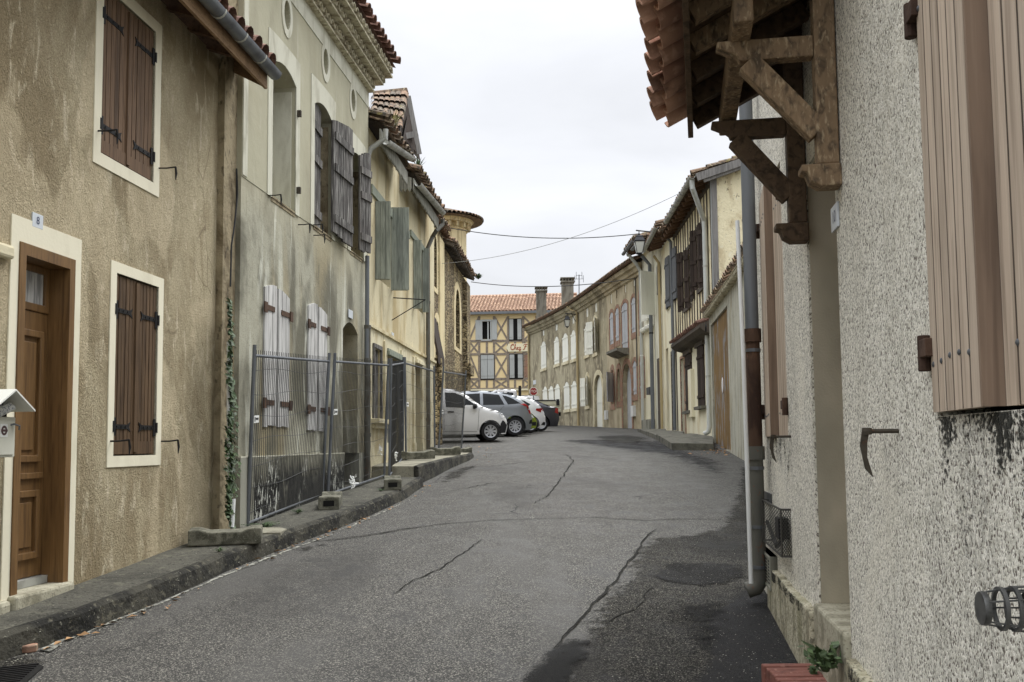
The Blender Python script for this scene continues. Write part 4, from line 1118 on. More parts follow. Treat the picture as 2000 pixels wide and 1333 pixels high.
old_leaf(uc_, 1, .36, zc0, zc1, radians(13), .04)
print('leaf C', uc_, L2)
for u, zz in ((op[0][0] - .08, op[0][2]), (op[0][1] + .14, op[0][2] - .1), (op[1][0] - .07, op[1][2]), (op[1][0] + .02, op[1][2] - .12)):
    stay(F2, u, zz, H2, 1, .14)
mb = MB()
for o in op[:2]:
    for q in (.18, .75): mb.boxm(F2.pt, o[1] + .02, o[1] + .06, o[2] + (o[3] - o[2]) * q - .04, o[2] + (o[3] - o[2]) * q + .04, .0, .06)
mb.build('hinge_pin', M['oldiron'], H2)
# peeling white shutters below
for r in (sh1, sh2):
    u0, u1, z0, z1 = r; W = (u1 - u0) / 2
    for i, (uh, d) in enumerate(((u0, 1), (u1, -1))):
        s_ = shutter(F2, uh, d, W * (.92), z0, z1 - (.0 if i == 0 else .02), M['white_wood'], H2, w0=-.02, planks=3, gap=.006, ragged=.03, rise=.12 * 0 + .07, th=.035)
        for q in (.17, .82):
            b = MB(); zz = z0 + (z1 - z0) * q
            b.boxm(leafmap(F2, uh, d, 0, -.02), -.04, W * .72, zz - .03, zz + .03, .036, .046); b.boxm(leafmap(F2, uh, d, 0, -.02), -.06, .03, zz - .07, zz + .05, .046, .06)
            b.build('hinge_strap', M['rust'], s_)
    backing(F2, r, -.25, H2)
    mb = MB(); mb.prism(F2.pt, arch(u0 - .02, u1 + .02, z0, z1 + .03, .12), -.12, -.045); mb.build('shutter_gap', M['dark'], H2)
number_plate('house_number', F2, (680, 688, 606, 622), '', 'small blank pale plate above the blocked arched doorway')
# genoise cornice of three tile rows
zt_ = ZC
for k in range(3):
    mb = MB(); w1 = .13 * (k + 1)
    mb.rnd = .5; mb.boxm(F2.pt, 0, L2 + .02 + .1 * k, zt_ + .155 * k, zt_ + .155 * k + .035, -.05, w1 - .03)
    mb.boxm(F2.pt, 0, L2 + .02 + .1 * k, zt_ + .155 * k + .035, zt_ + .155 * k + .152, -.05, w1 - .10)
    u = .06
    while u < L2 + .08 * k:
        mb.rnd = R.random(); r_ = .078; n_ = 6
        j = R.uniform(-.008, .008)
        vs = [F2.pt(u + j + rr_ * cos(pi * i / n_), zt_ + .155 * k + .04 + rr_ * sin(pi * i / n_) * 1.25, w_) for rr_, w_ in ((r_, w1 - .11), (r_, w1), (r_ - .016, w1), (r_ - .016, w1 - .11)) for i in range(n_ + 1)]
        q = n_ + 1
        mb.add(vs, [(e * q + i, e * q + i + 1, (e + 1) * q + i + 1, (e + 1) * q + i) for e in range(3) for i in range(n_)])
        u += .172
    mb.build('cornice_row', M['genoise'], H2)
mb = MB(); e2u = Vector((t2.x, t2.y, 0)); n23 = Vector((n2.x, n2.y, 0)); e2s = (-n23 * cos(radians(17)) + Vector((0, 0, sin(radians(17))))).normalized()
tiles(mb, F2.pt(-.3, zt_ + .485, .47), e2u, e2s, int((L2 + .50) / .21), 16, .21, .38, r=.09, jit=.02, thick=.014)
mb.add([F2.pt(-.3, zt_ + .475, .42), F2.pt(L2 + .2, zt_ + .475, .42), F2.pt(L2 + .2, zt_ + .475 + 6 * .3, -5.6), F2.pt(-.3, zt_ + .475 + 6 * .3, -5.6)], [(0, 1, 2, 3)])
mb.build('roof', M['tile_red'], H2)
# downpipe at the far corner
up = F2.u(717, 700, .07)
drainpipe([F2.pt(up, z, .07) for z in (F2.z(717, 500, .07), F2.z(717, 700, .07))], .035, M['pipe_grey'], H2)
drainpipe([F2.pt(up + .02, z, .07) for z in (F2.z(719, 640, .07), zg(15.5) + .1)], .05, M['pipe_iron'], H2, [F2.pt(up + .02, F2.z(719, y, .07), .07) for y in (640, 705, 850)], M['pipe_iron'])

# ------------------------------------------------------------------ ochre house with green shutters
H3 = house('ochre_house', F3, 'ochre rendered house with faded green shutters and two ragged roofs')
L3 = F3.L
us = F3.u(792, 400)
zA = F3.z(765, 322) ; zB = F3.z(835, 405)
print('H3 tops', zA, zB, us, L3)
zA, zB = (F3.z(803, 310, .34) + F3.z(745, 268, .34)) / 2 + .12, (F3.z(815, 360, .34) + F3.z(862, 415, .34)) / 2 + .10
G1 = (F3.u(735, 470), F3.u(762, 470), F3.z(748, 552), F3.z(748, 408)); G2 = (F3.u(808, 540), F3.u(826, 540), F3.z(817, 606), F3.z(817, 482)); dA = (F3.u(752, 800), F3.u(780, 800), zg(17) + .28, F3.z(766, 700)); dB = (F3.u(808, 800), F3.u(821, 800), zg(20) + .12, F3.z(814, 712))
wA = F3.rect(727, 741, 682, 818)
print('H3', G1, G2, dA, dB, wA)
wall_mb(F3, [(0, -.2), (L3, -.2), (L3, zB), (us, zB), (us, zA), (0, zA)], [rc(*G1), rc(*G2), rc(*dA), rc(*dB), rc(*wA)], [.2, .2, .25, .25, .15], back=7).build('wall', M['ochre'], H3)
# dressed stone ground floor
mb = MB()
zs_ = F3.z(780, 672)
mb = wall_mb(F3, [(0, -.2), (L3, -.2), (L3, zs_), (0, zs_)], [rc(*dA), rc(*dB), rc(*wA)], [.012] * 3, back=0, w=.014, mb=mb); mb.build('stone_facing', M['ochre_stone'], H3)
mb = MB(); mb.boxm(F3.pt, 0, L3, zs_ + .0, zs_ + .06, .0, .05); mb.build('string_course', M['ochre'], H3)
mb = MB()
for a_, b_2 in ((dA[0] - .22, dA[0] - .02), (dA[1] + .03, dA[1] + .25), (dB[0] - .22, dB[0] - .03), (dB[1] + .03, dB[1] + .23)):
    mb.boxm(F3.pt, a_, b_2, -.1, zs_ - .12, .01, .045)
    mb.boxm(F3.pt, a_ - .02, b_2 + .02, zg(18) + .1, zg(18) + .55, .012, .06)
mb.build('pilaster', M['ochre_stone'], H3)
for r in (dA, dB):
    mb = MB(); mb.boxm(F3.pt, r[0] - .06, r[1] + .06, r[3], r[3] + .07, .012, .10); mb.boxm(F3.pt, r[0] - .03, r[1] + .03, r[3] + .07, r[3] + .12, .012, .07); mb.build('door_hood', M['green_flat'] if r is dA else M['ochre_stone'], H3)
mb = MB(); mb.boxm(F3.pt, dA[0] + .35, dA[1], dA[2] - .2, dA[3] - .03, -.10, -.06); mb.build('door', M['sheet_door'], H3)
mb = MB(); mb.boxm(F3.pt, dA[0] + .0, dA[0] + .30, dA[2] - .2, dA[2] + 1.1, -.20, -.16); mb.build('door', M['whitewall'], H3, )
backing(F3, dA, -.24, H3)
mb = MB(); mb.boxm(F3.pt, dB[0], dB[1], dB[2] - .2, dB[3] - .02, -.18, -.14); mb.build('door', M['sheet_door'], H3)
shutter(F3, wA[0] + .01, 1, (wA[1] - wA[0]) - .02, wA[2], wA[3], M['grey_wood'], H3, w0=-.06, planks=4, gap=.006)
mb = MB(); mb.boxm(F3.pt, wA[0] - .15, wA[1] + .3, wA[2] - .09, wA[2] - .01, .0, .16); mb.boxm(F3.pt, wA[0] - .1, wA[1] + .24, wA[2] - .17, wA[2] - .09, .0, .10); mb.build('sill', M['ochre_stone'], H3, bevel=.01)
mb = MB(); ring(mb, F3, rc(wA[0] - .05, wA[1] + .05, wA[2] - .005, wA[3] + .07), rc(wA[0], wA[1], wA[2], wA[3]), .012, .05); mb.build('window_frame', M['grey_wood'], H3)
# green shutters
mb = MB()
mb.boxm(F3.pt, F3.u(723, 380), F3.u(797, 430), G1[3] + .0, G1[3] + .16, .0, .04)
mb.boxm(F3.pt, F3.u(800, 445), F3.u(836, 480), G2[3] + .0, G2[3] + .13, .0, .04); mb.build('lintel', M['green_flat'], H3)
for r in (G1, G2): backing(F3, r, -.18, H3)
for px_, yt_, yb_f, W in ((733, 394, 546, .27), (764, 406, 567, .34), (807.5, 470, 603, .18), (825, 486, 610, .15)):
    uh = F3.u(px_, (yt_ + yb_f) / 2); z0, z1 = F3.z(px_, yb_f), F3.z(px_, yt_)
    for k_, (off, an, w_k) in enumerate(((0, 84, W), (.05, 80, W * .93))):       # folded in two: one half lies behind the other
        sh = shutter(F3, uh + off, 1, w_k, z0, z1, M['green_wood'], H3, ang=radians(an), w0=.0, planks=3, gap=.006, th=.03)
        b = MB(); mp = leafmap(F3, uh + off, 1, radians(an), 0)
        for zz in (z0 + .18, z1 - .25): b.boxm(mp, .01, w_k - .01, zz - .02, zz + .02, -.001, -.012)
        b.build('hinge_strap', M['green_flat'], sh)
# two eaves with scalloped valances
e3u = (F3.pt(1, 0) - F3.pt(0, 0)).normalized(); n33 = Vector((F3.n[0].x, F3.n[0].y, 0)); e3s = (-n33 * cos(radians(20)) + Vector((0, 0, sin(radians(20))))).normalized()
def valance(F, u0, u1, z, w, hgt, side_u=None):
    mb = MB(); pw = .085; k = 0; u = u0
    while u < u1 - .02:
        mb.rnd = R.random(); b_ = min(u + pw - .004, u1); dz = R.uniform(-.02, .02)
        mb.prism(F.pt, [(u, z), (u, z - hgt * .8 + dz), ((u + b_) / 2, z - hgt + dz), (b_, z - hgt * .8 + dz), (b_, z)], w, w + .022); u += pw
    if side_u is not None:
        x = w - .02
        while x > w - .55:
            mb.rnd = R.random(); a_, b_ = x - pw, x
            mb.prism(lambda a, b, c: F.pt(side_u + c, b, a), [(a_, z + (w - a_) * .3), (a_, z - hgt * .75), ((a_ + b_) / 2, z - hgt), (b_ - .004, z - hgt * .75), (b_ - .004, z + (w - b_) * .3)], -.022, 0); x -= pw
    return mb
gA0, gA1 = .05, F3.u(803, 310, .34); gB0, gB1 = F3.u(815, 360, .34), F3.u(862, 415, .34)
zgA = (F3.z(803, 310, .34) + F3.z(745, 268, .34)) / 2; zgB = (F3.z(815, 360, .34) + F3.z(862, 415, .34)) / 2
print('H3 gutters', gA0, gA1, zgA, gB0, gB1, zgB)
zfA = lambda u: F3.z(745, 268, .34) + (F3.z(803, 310, .34) - F3.z(745, 268, .34)) * (u - gA0) / (gA1 - gA0)
zfB = lambda u: F3.z(815, 360, .34) + (F3.z(862, 415, .34) - F3.z(815, 360, .34)) * (u - gB0) / (gB1 - gB0)
for (a_, b_2, zz, su, nm) in ((gA0, gA1, zgA, None, 0), (gB0 - .12, gB1, zgB, gB0 - .12, 1)):
    o_ = valance(F3, a_, b_2 - .1, zz - .05, .27, .27 if nm == 0 else .28, su).build('valance', M['valance_wood'], H3)
    mb = MB(); strip(mb, F3, a_ - (0 if nm else .0), b_2, gutter_prof(.075, .375), zfB if nm else zfA); gt = mb.build('gutter', M['zinc_light'], H3, smooth=True)
    mb = MB(); mb.add([F3.pt(u, zz + .04 + (.3 - w) * .36, w) for u, w in ((a_, .3), (b_2 - .05, .3), (b_2 - .05, -.05), (a_, -.05))], [(0, 1, 2, 3)]); mb.build('soffit', M['darkbrown'], H3)
    mb = MB(); tiles(mb, F3.pt(a_ - .05, zz + .07, .40), e3u, e3s, int((b_2 - a_ + .1) / .23), 9 if nm == 0 else 8, .23, .38, r=.1, jit=.03, thick=.014)
    mb.add([F3.pt(a_, zz + .05, .36), F3.pt(b_2, zz + .05, .36), F3.pt(b_2, zz + .05 + 4 * .364, -3.64), F3.pt(a_, zz + .05 + 4 * .364, -3.64)], [(0, 1, 2, 3)])
    mb.build('roof', M['tile_old'], H3)
# the higher roof turns a tiled hip towards the lower street, with an open verge at its far end
qa, qb, qc, qd = P(719, 236, 15.7), P(779, 262, 16.6), P(795, 186, 18.6), P(731, 193, 18.4)
eu_ = (qb - qa); es_ = (qd - qa)
mb = MB(); mb.add([qa, qb, qc, qd], [(0, 1, 2, 3)])
nu_ = 6
for i in range(nu_):
    for j in range(5):
        mb.rnd = R.random(); f0, f1 = j / 5, (j + 1.2) / 5
        row = []
        for f, rr_, lift in ((f0, .115, .05), (min(f1, 1.02), .095, .015)):
            l_ = qa + (qd - qa) * f; r_ = qb + (qc - qb) * f; e_ = (r_ - l_); n_ = e_.cross(qd - qa).normalized(); n_ = n_ if n_.z > 0 else -n_
            c_ = l_ + e_ * ((i + .5) / nu_); en = e_.normalized()
            row.append([c_ + en * (rr_ * cos(pi * k / 5)) + n_ * (rr_ * sin(pi * k / 5) + lift) for k in range(6)])
        mb.add(row[0] + row[1], [(k, k + 1, 7 + k, 6 + k) for k in range(5)])
mb.build('hip_roof', M['tile_old'], H3)
ve = P(817, 302, 18.9); vi = P(786, 268, 18.0)
mb = MB(); mb.beam(qc + Vector((0, 0, -.02)), ve, .07, .16); mb.beam(P(783, 268, 18.2), P(812, 262, 18.6), .12, .12); mb.build('barge_board', M['post_grey'], H3)
mb = MB(); mb.add([qb, qc, ve, vi], [(0, 1, 2, 3)]); mb.add([qb + Vector((0, .5, 0)), qc + Vector((0, .5, 0)), ve + Vector((0, .5, 0)), vi + Vector((0, .5, 0))], [(0, 1, 2, 3)]); mb.build('verge_soffit', M['darkbrown'], H3)
mb = MB(); mb.tube([qd + Vector((0, 0, .05)), qc + Vector((0, 0, .05))], .11, 8); mb.build('ridge', M['tile_old'], H3)
mb = MB(); mb.add([F3.pt(us, zB - .2, .0), F3.pt(us, zB - .2, -3.6), F3.pt(us, zA + .6, -3.6), F3.pt(us, zA, .0)], [(0, 1, 2, 3)]); mb.build('gable', M['darkbrown'], H3)
# rainwater pipes
a_ = F3.pt(gA0 + .02, zgA - .06, .37)
drainpipe([a_, a_ + Vector((0, 0, -.15)), F3.pt(gA0 + .05, zgA - .36, .12), F3.pt(gA0 + .05, zgA - .5, .06), F3.pt(gA0 + .05, zgA - 1.1, .06)], .045, M['zinc_light'], H3)
ux = F3.u(836, 640, .08)
drainpipe([F3.pt(gB1 - .06, zgB - .05, .375), F3.pt(gB1 - .06, zgB - .18, .375), F3.pt(gB1 - .3, zgB - .38, .26), F3.pt(ux + .2, zgB - .5, .16), F3.pt(ux, zgB - .8, .08), F3.pt(ux, zg(21) + 1.6, .08), F3.pt(ux, zg(21) + .05, .08)], .05, M['pipe_iron'], H3,
          [F3.pt(ux, z_, .08) for z_ in (zg(21) + .9, zg(21) + 2.2, zg(21) + 3.6)])
# old iron sign bracket
mb = MB()
p0 = F3.pt(*F3.uz(768, 582, 0), 0.0); p1 = F3.pt(*F3.uz(765, 626, 0), 0.0)
tip = p0 + Vector((F3.n[0].x, F3.n[0].y, 0)) * .62 + Vector((0, 0, -.05))
mb.tube([p0, tip], .011, 6); mb.tube([p1, tip], .009, 6); mb.build('sign_bracket', M['iron'], H3)
number_plate('house_number', F3, (764.5, 768.5, 650, 662), '', 'tiny white plate on the ochre wall under the iron bracket')
# ------------------------------------------------------------------ church
CH = house('stone_church', FC, 'old rubble stone church with lancet windows and a round turret, left of the parked cars', 'church')
LC = FC.L
ucs = FC.u(866, 520)
zc1 = FC.z(856, 447); zc2 = (FC.z(870, 492) + FC.z(912, 548)) / 2
print('church', LC, ucs, zc1, zc2)
W1 = FC.rect(846.5, 852.5, 462, 562); W2 = FC.rect(849, 858, 628, 770); W3 = FC.rect(889, 897.5, 566, 680)
wall_mb(FC, [(-3, -.3), (LC, -.3), (LC, zc2), (ucs, zc2), (ucs, zc1), (-3, zc1)], [arch(W1[0], W1[1], W1[2], W1[3], .5), arch(W2[0], W2[1], W2[2], W2[3], 1.6), arch(W3[0], W3[1], W3[2], W3[3], 1.1)], [.5, .5, .5], back=9).build('wall', M['church'], CH)
for r, ri, bw in ((W1, .5, .25), (W2, 1.6, .5), (W3, 1.1, .55)):
    mb = MB(); ring(mb, FC, arch(r[0] - bw, r[1] + bw, r[2] - .2, r[3] + .35, ri + .2), arch(r[0], r[1], r[2], r[3], ri), -.01, .03); mb.build('window_surround', M['church_plain'], CH)
    backing(FC, r, -.4, CH)
mb = MB(); mb.boxm(FC.pt, ucs - 1.5, ucs - .1, zg(40), zc1 - .3, .0, .06); mb.build('pilaster', M['church_plain'], CH)
mb = MB(); mb.boxm(FC.pt, LC - 1.6, LC - .003, -.2, zc2 - .3, .0, .22); mb.boxm(FC.pt, LC - 1.7, LC + .05, FC.z(910, 735), FC.z(910, 715), .0, .4); mb.build('buttress', M['church'], CH)
ecu = (FC.pt(1, 0) - FC.pt(0, 0)).normalized(); nc3 = Vector((FC.n[0].x, FC.n[0].y, 0)); ecs = (-nc3 * cos(radians(20)) + Vector((0, 0, sin(radians(20))))).normalized()
def eave(F, u0, u1, z, ov, parent, eu, es, n, tile, und, rows=8, su=.25):
    mb = MB(); tiles(mb, F.pt(u0, z + .1, ov), eu, es, int((u1 - u0) / su), rows, su, .42, r=su * .42, jit=.04, thick=.015)
    mb.add([F.pt(u0, z + .09, ov - .05), F.pt(u1, z + .09, ov - .05), F.pt(u1, z + .09 + 3.5 * .36, ov - 3.5), F.pt(u0, z + .09 + 3.5 * .36, ov - 3.5)], [(0, 1, 2, 3)])
    mb.build('roof', tile, parent)
    u = u0 + .1
    while u < u1: mb = MB(); mb.rnd = R.random(); mb.beam(F.pt(u, z - .04, ov - .05), F.pt(u, z + ov * .36, -.1), .1, .14); mb.build('rafter', und, parent); u += .5
eave(FC, ucs - .1, LC + .15, zc2 + .05, .52, CH, ecu, ecs, nc3, M['tile_old'], M['stud'])
eave(FC, -3, ucs - .1, zc1, .35, CH, ecu, ecs, nc3, M['tile_old'], M['rafter'])
# round turret
tc = P(866, 470, 50.5); tz0 = zc2 - 3; TR = 1.28
tzc = P(911, 447, 50).z; tze = P(925, 432, 50).z; tzr = P(868, 405, 50).z
mb = MB(); mb.lathe((tc.x, tc.y, 0), (0, 0, 1), [(TR, tz0), (TR, tzc - .1), (TR + .08, tzc - .08), (TR + .08, tzc - .02), (TR - .05, tzc), (TR - .05, tzc + .26), (TR + .28, tzc + .28), (TR + .32, tzc + .42), (TR + .40, tzc + .44), (TR + .40, tzc + .52), (.2, tzc + .6)], 40)
tw = mb.build('turret', M['church_plain'], CH, smooth=True)
mb = MB()
for k in range(20):
    a = 2 * pi * k / 20; d = Vector((cos(a), sin(a), 0)); mb.beam(Vector((tc.x, tc.y, tzc + .13)) + d * (TR - .06), Vector((tc.x, tc.y, tzc + .13)) + d * (TR + .24), .16, .24)
mb.build('corbel', M['church_plain'], tw)
mb = MB(); RR = TR + .92; zt0 = tzc + .50
mb.lathe((tc.x, tc.y, 0), (0, 0, 1), [(RR, zt0), (0.0, zt0 + RR * .36)], 40); mb.lathe((tc.x, tc.y, 0), (0, 0, 1), [(RR, zt0 - .03), (.3, zt0 - .01)], 40)
for k in range(56):
    a = 2 * pi * k / 56; d = Vector((cos(a), sin(a), 0)); tg_ = Vector((-sin(a), cos(a), 0)); c = Vector((tc.x, tc.y, 0)); mb.rnd = R.random()
    for j in range(4):
        r0_, r1_ = RR + .05 - j * .5, RR - .5 - j * .5
        ww = max(.03, .11 * (r0_ / RR)); z_0 = zt0 + .02 + (RR - r0_) * .36
        if r1_ < .2: continue
        vs = [c + d * r_ + tg_ * (ww * cos(pi * i / 4)) + Vector((0, 0, z_ + ww * sin(pi * i / 4))) for r_, z_ in ((r0_, z_0 + .02), (r1_, z_0 + .5 * .36)) for i in range(5)]
        mb.add(vs, [(i, i + 1, 6 + i, 5 + i) for i in range(4)])
mb.build('turret_roof', M['tile_old'], tw)
# lean-to canopy over a brick porch
mb = MB(); q0_ = P(838.5, 602, 25.5); q1_ = P(856, 688, 25.5)
v = Vector((0, 2.4, 0))
mb.add([q0_, q1_, q1_ + v, q0_ + v, q0_ + Vector((0, 0, -.25)), q1_ + Vector((0, 0, -.3)), q1_ + v + Vector((0, 0, -.3)), q0_ + v + Vector((0, 0, -.25))], [(0, 1, 2, 3), (4, 5, 6, 7), (0, 1, 5, 4), (1, 2, 6, 5), (2, 3, 7, 6)])
lt = mb.build('lean_to_roof', M['darkbrown']); tag(lt, 'dark sloping lean-to roof between the ochre house and the church', 'roof')
mb = MB()
for a_ in (P(846, 700, 26.2), P(855.5, 700, 26.4)): mb.beam(Vector((a_.x, a_.y, zg(26))), Vector((a_.x, a_.y, q1_.z - .1)), .22, .22, up=(1, 0, 0))
pp = P(851, 700, 26.6); mb.boxm(ident, pp.x - .7, pp.x + .12, pp.y, pp.y + .2, zg(26) - .1, q1_.z - .5)
o_ = mb.build('stone_porch', M['church']); tag(o_, 'small brown stone porch wall under the dark lean-to roof', 'porch')

# ------------------------------------------------------------------ half-timbered inn across the end of the street
def R2(F, xl, xr, yt, yb): return F.rect(xl, xr, yt, yb)
HY = house('half_timbered_inn', FY, 'yellow half-timbered inn with grey shutters closing the end of the street', 'inn')
zey = FY.z(960, 614); zry = FY.z(1000, 563)
LY = FY.L
mb = wall_mb(FY, rc(0, LY, 1, zey + .2), [rc(*R2(FY, 941, 959, 628, 663))], [.25], back=9); mb.build('wall', M['yellow'], HY)
backing(FY, R2(FY, 941, 959, 628, 663), -.24, HY)
def yb_(x0, y0, x1, y1, wd=.17, w=.0):
    a = FY.pt(*FY.uz(x0, y0), 0); b = FY.pt(*FY.uz(x1, y1), 0); return a, b, wd
tim = MB()
def tm(x0, y0, x1, y1, wd=.19, pr=.03):
    (ua, za), (ub, zb) = FY.uz(x0, y0), FY.uz(x1, y1)
    d = Vector((ub - ua, zb - za)); d.normalize(); n_ = Vector((-d.y, d.x)) * wd / 2
    tim.prism(FY.pt, [(ua + n_.x, za + n_.y), (ua - n_.x, za - n_.y), (ub - n_.x, zb - n_.y), (ub + n_.x, zb + n_.y)], -.01, pr)
for y in (666.3, 692, 740.5, 760): tm(914, y + .6, 1050, y - .6, .2, .036)
for x in (916, 936, 965, 992.6, 1022, 1048): tm(x, 618, x, 665, .19, .033); tm(x, 667, x, 691, .19, .033); tm(x, 693, x, 740, .19, .033); tm(x, 741, x, 759.5, .19, .033)
for x in (951, 1006): tm(x, 667, x, 691); tm(x, 741, x, 759)
for x0, x1, y0, y1 in ((966, 992, 619, 665), (917, 935, 668, 691), (966, 991, 668, 691), (1023, 1048, 668, 691), (966.5, 992, 694, 739), (917, 935, 742, 759), (966, 992, 742, 759), (1023, 1047, 742, 759), (1023, 1048, 640, 665)):
    tm(x0, y0, x1, y1, .15, .028); tm(x0, y1, x1, y0, .15, .025)
tm(917, 664, 935, 620, .15, .028); tm(918, 694, 936, 739, .15, .028); tm(1023, 620, 1047, 642, .15, .028)
tim.build('timber_frame', M['beam_grey'], HY)
mb = MB(); r = R2(FY, 1024, 1040, 694, 739); mb.boxm(FY.pt, r[0], r[1], r[2], r[3], .0, .02); mb.build('brick_infill', M['brick'], HY)
def plain_leaf(F, r, m, parent, w=.05, th=.04, gap=.02, arch_r=0, sub=True):
    "one closed pair: two flat leaves with rails"
    u0, u1, z0, z1 = r; um = (u0 + u1) / 2
    for a_, b_2, s_ in ((u0, um - gap / 2, 0), (um + gap / 2, u1, 1)):
        mb = MB(); mb.rnd = R.random()
        W = (u1 - u0)
        def zt(u): return z1 - arch_r * (2 * (u - um) / W) ** 2
        pl = [(a_, z0), (b_2, z0)] + [(b_2 + (a_ - b_2) * k / 4, zt(b_2 + (a_ - b_2) * k / 4)) for k in range(5)]
        mb.prism(F.pt, pl, w, w + th)
        if sub:
            for q in (.14, .84): mb.boxm(F.pt, a_ + .02, b_2 - .02, z0 + (z1 - z0) * q - .05, z0 + (z1 - z0) * q + .05, w + th, w + th + .025)
        mb.build('shutter', m, parent)
for r, gp in ((R2(FY, 995, 1018.5, 624, 663.5), .36), (R2(FY, 939.5, 965, 694, 740), .03), (R2(FY, 995.6, 1021, 693, 738.5), .3)):
    plain_leaf(FY, r, M['grey_shutter'], HY, gap=gp)
    mb = MB(); mb.boxm(FY.pt, r[0] - .05, r[1] + .05, r[2] - .1, r[3] + .06, .037, .048); mb.build('window_gap', M['dark'], HY)
for a_ in (R2(FY, 929, 939.5, 626, 664.5), R2(FY, 961, 971, 625, 664)):
    mb = MB(); mb.boxm(FY.pt, a_[0], a_[1], a_[2], a_[3], .05, .1); mb.build('shutter', M['grey_shutter'], HY)
r = R2(FY, 940, 960, 627, 664); mb = MB(); ring(mb, FY, rc(r[0] - .02, r[1] + .02, r[2] - .1, r[3] + .1), rc(r[0] + .1, r[1] - .1, r[2] + .02, r[3] - .05), .038, .09)
mb.boxm(FY.pt, r[1] - .35, r[1] - .24, r[2] + .02, r[3] - .05, -.1, .05); mb.build('window_frame', M['grey_shutter'], HY)
mb = MB(); mb.boxm(FY.pt, -.3, LY, FY.z(960, 764), FY.z(960, 760.6), .03, .14); mb.build('ledge', M['sign_cream'], HY)
mb = MB(); strip(mb, FY, -.4, LY, [(-.05, .35), (.16, .35), (.16, .5), (-.05, .5)], lambda u: zey); mb.build('gutter', M['pipe_grey'], HY)
eyu = (FY.pt(1, 0) - FY.pt(0, 0)).normalized(); ny3 = Vector((FY.n[0].x, FY.n[0].y, 0))
rise = zry - zey; run = rise / math.tan(radians(24)); 
eys = (-ny3 * run + Vector((0, 0, rise))).normalized(); sl_ = sqrt(run * run + rise * rise)
mb = MB(); ur = FY.u(1124, 565)
p0 = FY.pt(-.3, zey + .16, .45)
mb.add([p0 - Vector((0, 0, .03)), FY.pt(ur, zey + .13, .45), FY.pt(ur, zry, .45 - run), FY.pt(-.3, zry, .45 - run)], [(0, 1, 2, 3)])
tiles(mb, p0, eyu, eys, int((ur + .3) / .3), int(sl_ / .45), .3, .45, r=.125, jit=.015, seg=4)
mb.add([FY.pt(ur, zey, .3), FY.pt(ur, zry, .45 - run), FY.pt(ur + .3, zey, -2 * run)], [(0, 1, 2)])
mb.build('roof', M['tile_house'], HY)
mb = MB(); mb.tube([FY.pt(-.3, zry + .05, .45 - run), FY.pt(ur, zry + .05, .45 - run)], .16, 8); mb.build('ridge', M['tile_house'], HY)
drainpipe([FY.pt(-.0, zey, .25), FY.pt(.0, 3, .15)], .09, M['pipe_grey'], HY)
# hanging inn sign, flat board on the wall
sr = R2(FY, 989, 1052, 671.5, 687); h_ = sr[3] - sr[2]
mb = MB()
pl = [(sr[1], sr[2]), (sr[1], sr[3])] + [(sr[0] + h_ * .25, sr[3]), (sr[0] + h_ * .18, sr[2] + h_ * .8), (sr[0], sr[2] + h_ * .55), (sr[0], sr[2] + h_ * .42), (sr[0] + h_ * .18, sr[2] + h_ * .2), (sr[0] + h_ * .25, sr[2])]
mb.prism(FY.pt, pl, .04, .09); sg = tag(mb.build('inn_sign', M['sign_cream']), 'long cream sign with brown script lettering on the half-timbered inn', 'sign')
ink = MB()
def stroke(pts, r=.028, close=False):
    P_ = []
    for i in range(len(pts) - 1):                     # Catmull-Rom
        p0_, p1_, p2_, p3_ = pts[max(0, i - 1)], pts[i], pts[i + 1], pts[min(len(pts) - 1, i + 2)]
        for k in range(5):
            t = k / 5
            P_.append(tuple(.5 * ((2 * p1_[j]) + (-p0_[j] + p2_[j]) * t + (2 * p0_[j] - 5 * p1_[j] + 4 * p2_[j] - p3_[j]) * t * t + (-p0_[j] + 3 * p1_[j] - 3 * p2_[j] + p3_[j]) * t ** 3) for j in (0, 1)))
    P_.append(pts[-1])
    ox, oz, sc = sr[0] + h_ * .52, sr[2] + h_ * .22, h_
    ink.tube([FY.pt(ox + x * sc, oz + y * sc, .092) for x, y in P_], r, 5)
stroke([(.30, .55), (.40, .62), (.36, .70), (.18, .66), (.06, .40), (.10, .10), (.28, .02), (.46, .14)], .036)
stroke([(.52, .06), (.58, .40), (.66, .66), (.60, .66), (.54, .30), (.52, .04), (.58, .26), (.70, .30), (.70, .08), (.80, .04)])
stroke([(.82, .14), (.98, .22), (.96, .32), (.86, .28), (.84, .08), (.94, .02), (1.06, .08)])
stroke([(1.08, .26), (1.16, .32), (1.28, .30), (1.12, .04), (1.24, .06), (1.26, -.10), (1.14, -.14), (1.16, -.02), (1.36, .08)])
stroke([(1.66, .52), (1.78, .64), (2.16, .66)]); stroke([(1.98, .64), (1.84, .30), (1.72, .02), (1.58, .06)], .034); stroke([(1.74, .36), (2.06, .38)])
ink.build('lettering', M['sign_ink'], sg)
r = R2(FY, 913, 1050, 766, 790); mb = MB(); mb.boxm(FY.pt, r[0] + .3, r[0] + 2.2, 2.5, r[3] - .3, .0, .05); mb.boxm(FY.pt, r[0] + 3.2, r[0] + 5.2, 2.5, r[3] - .3, .0, .05); mb.build('shopfront', M['beam_grey'], HY)

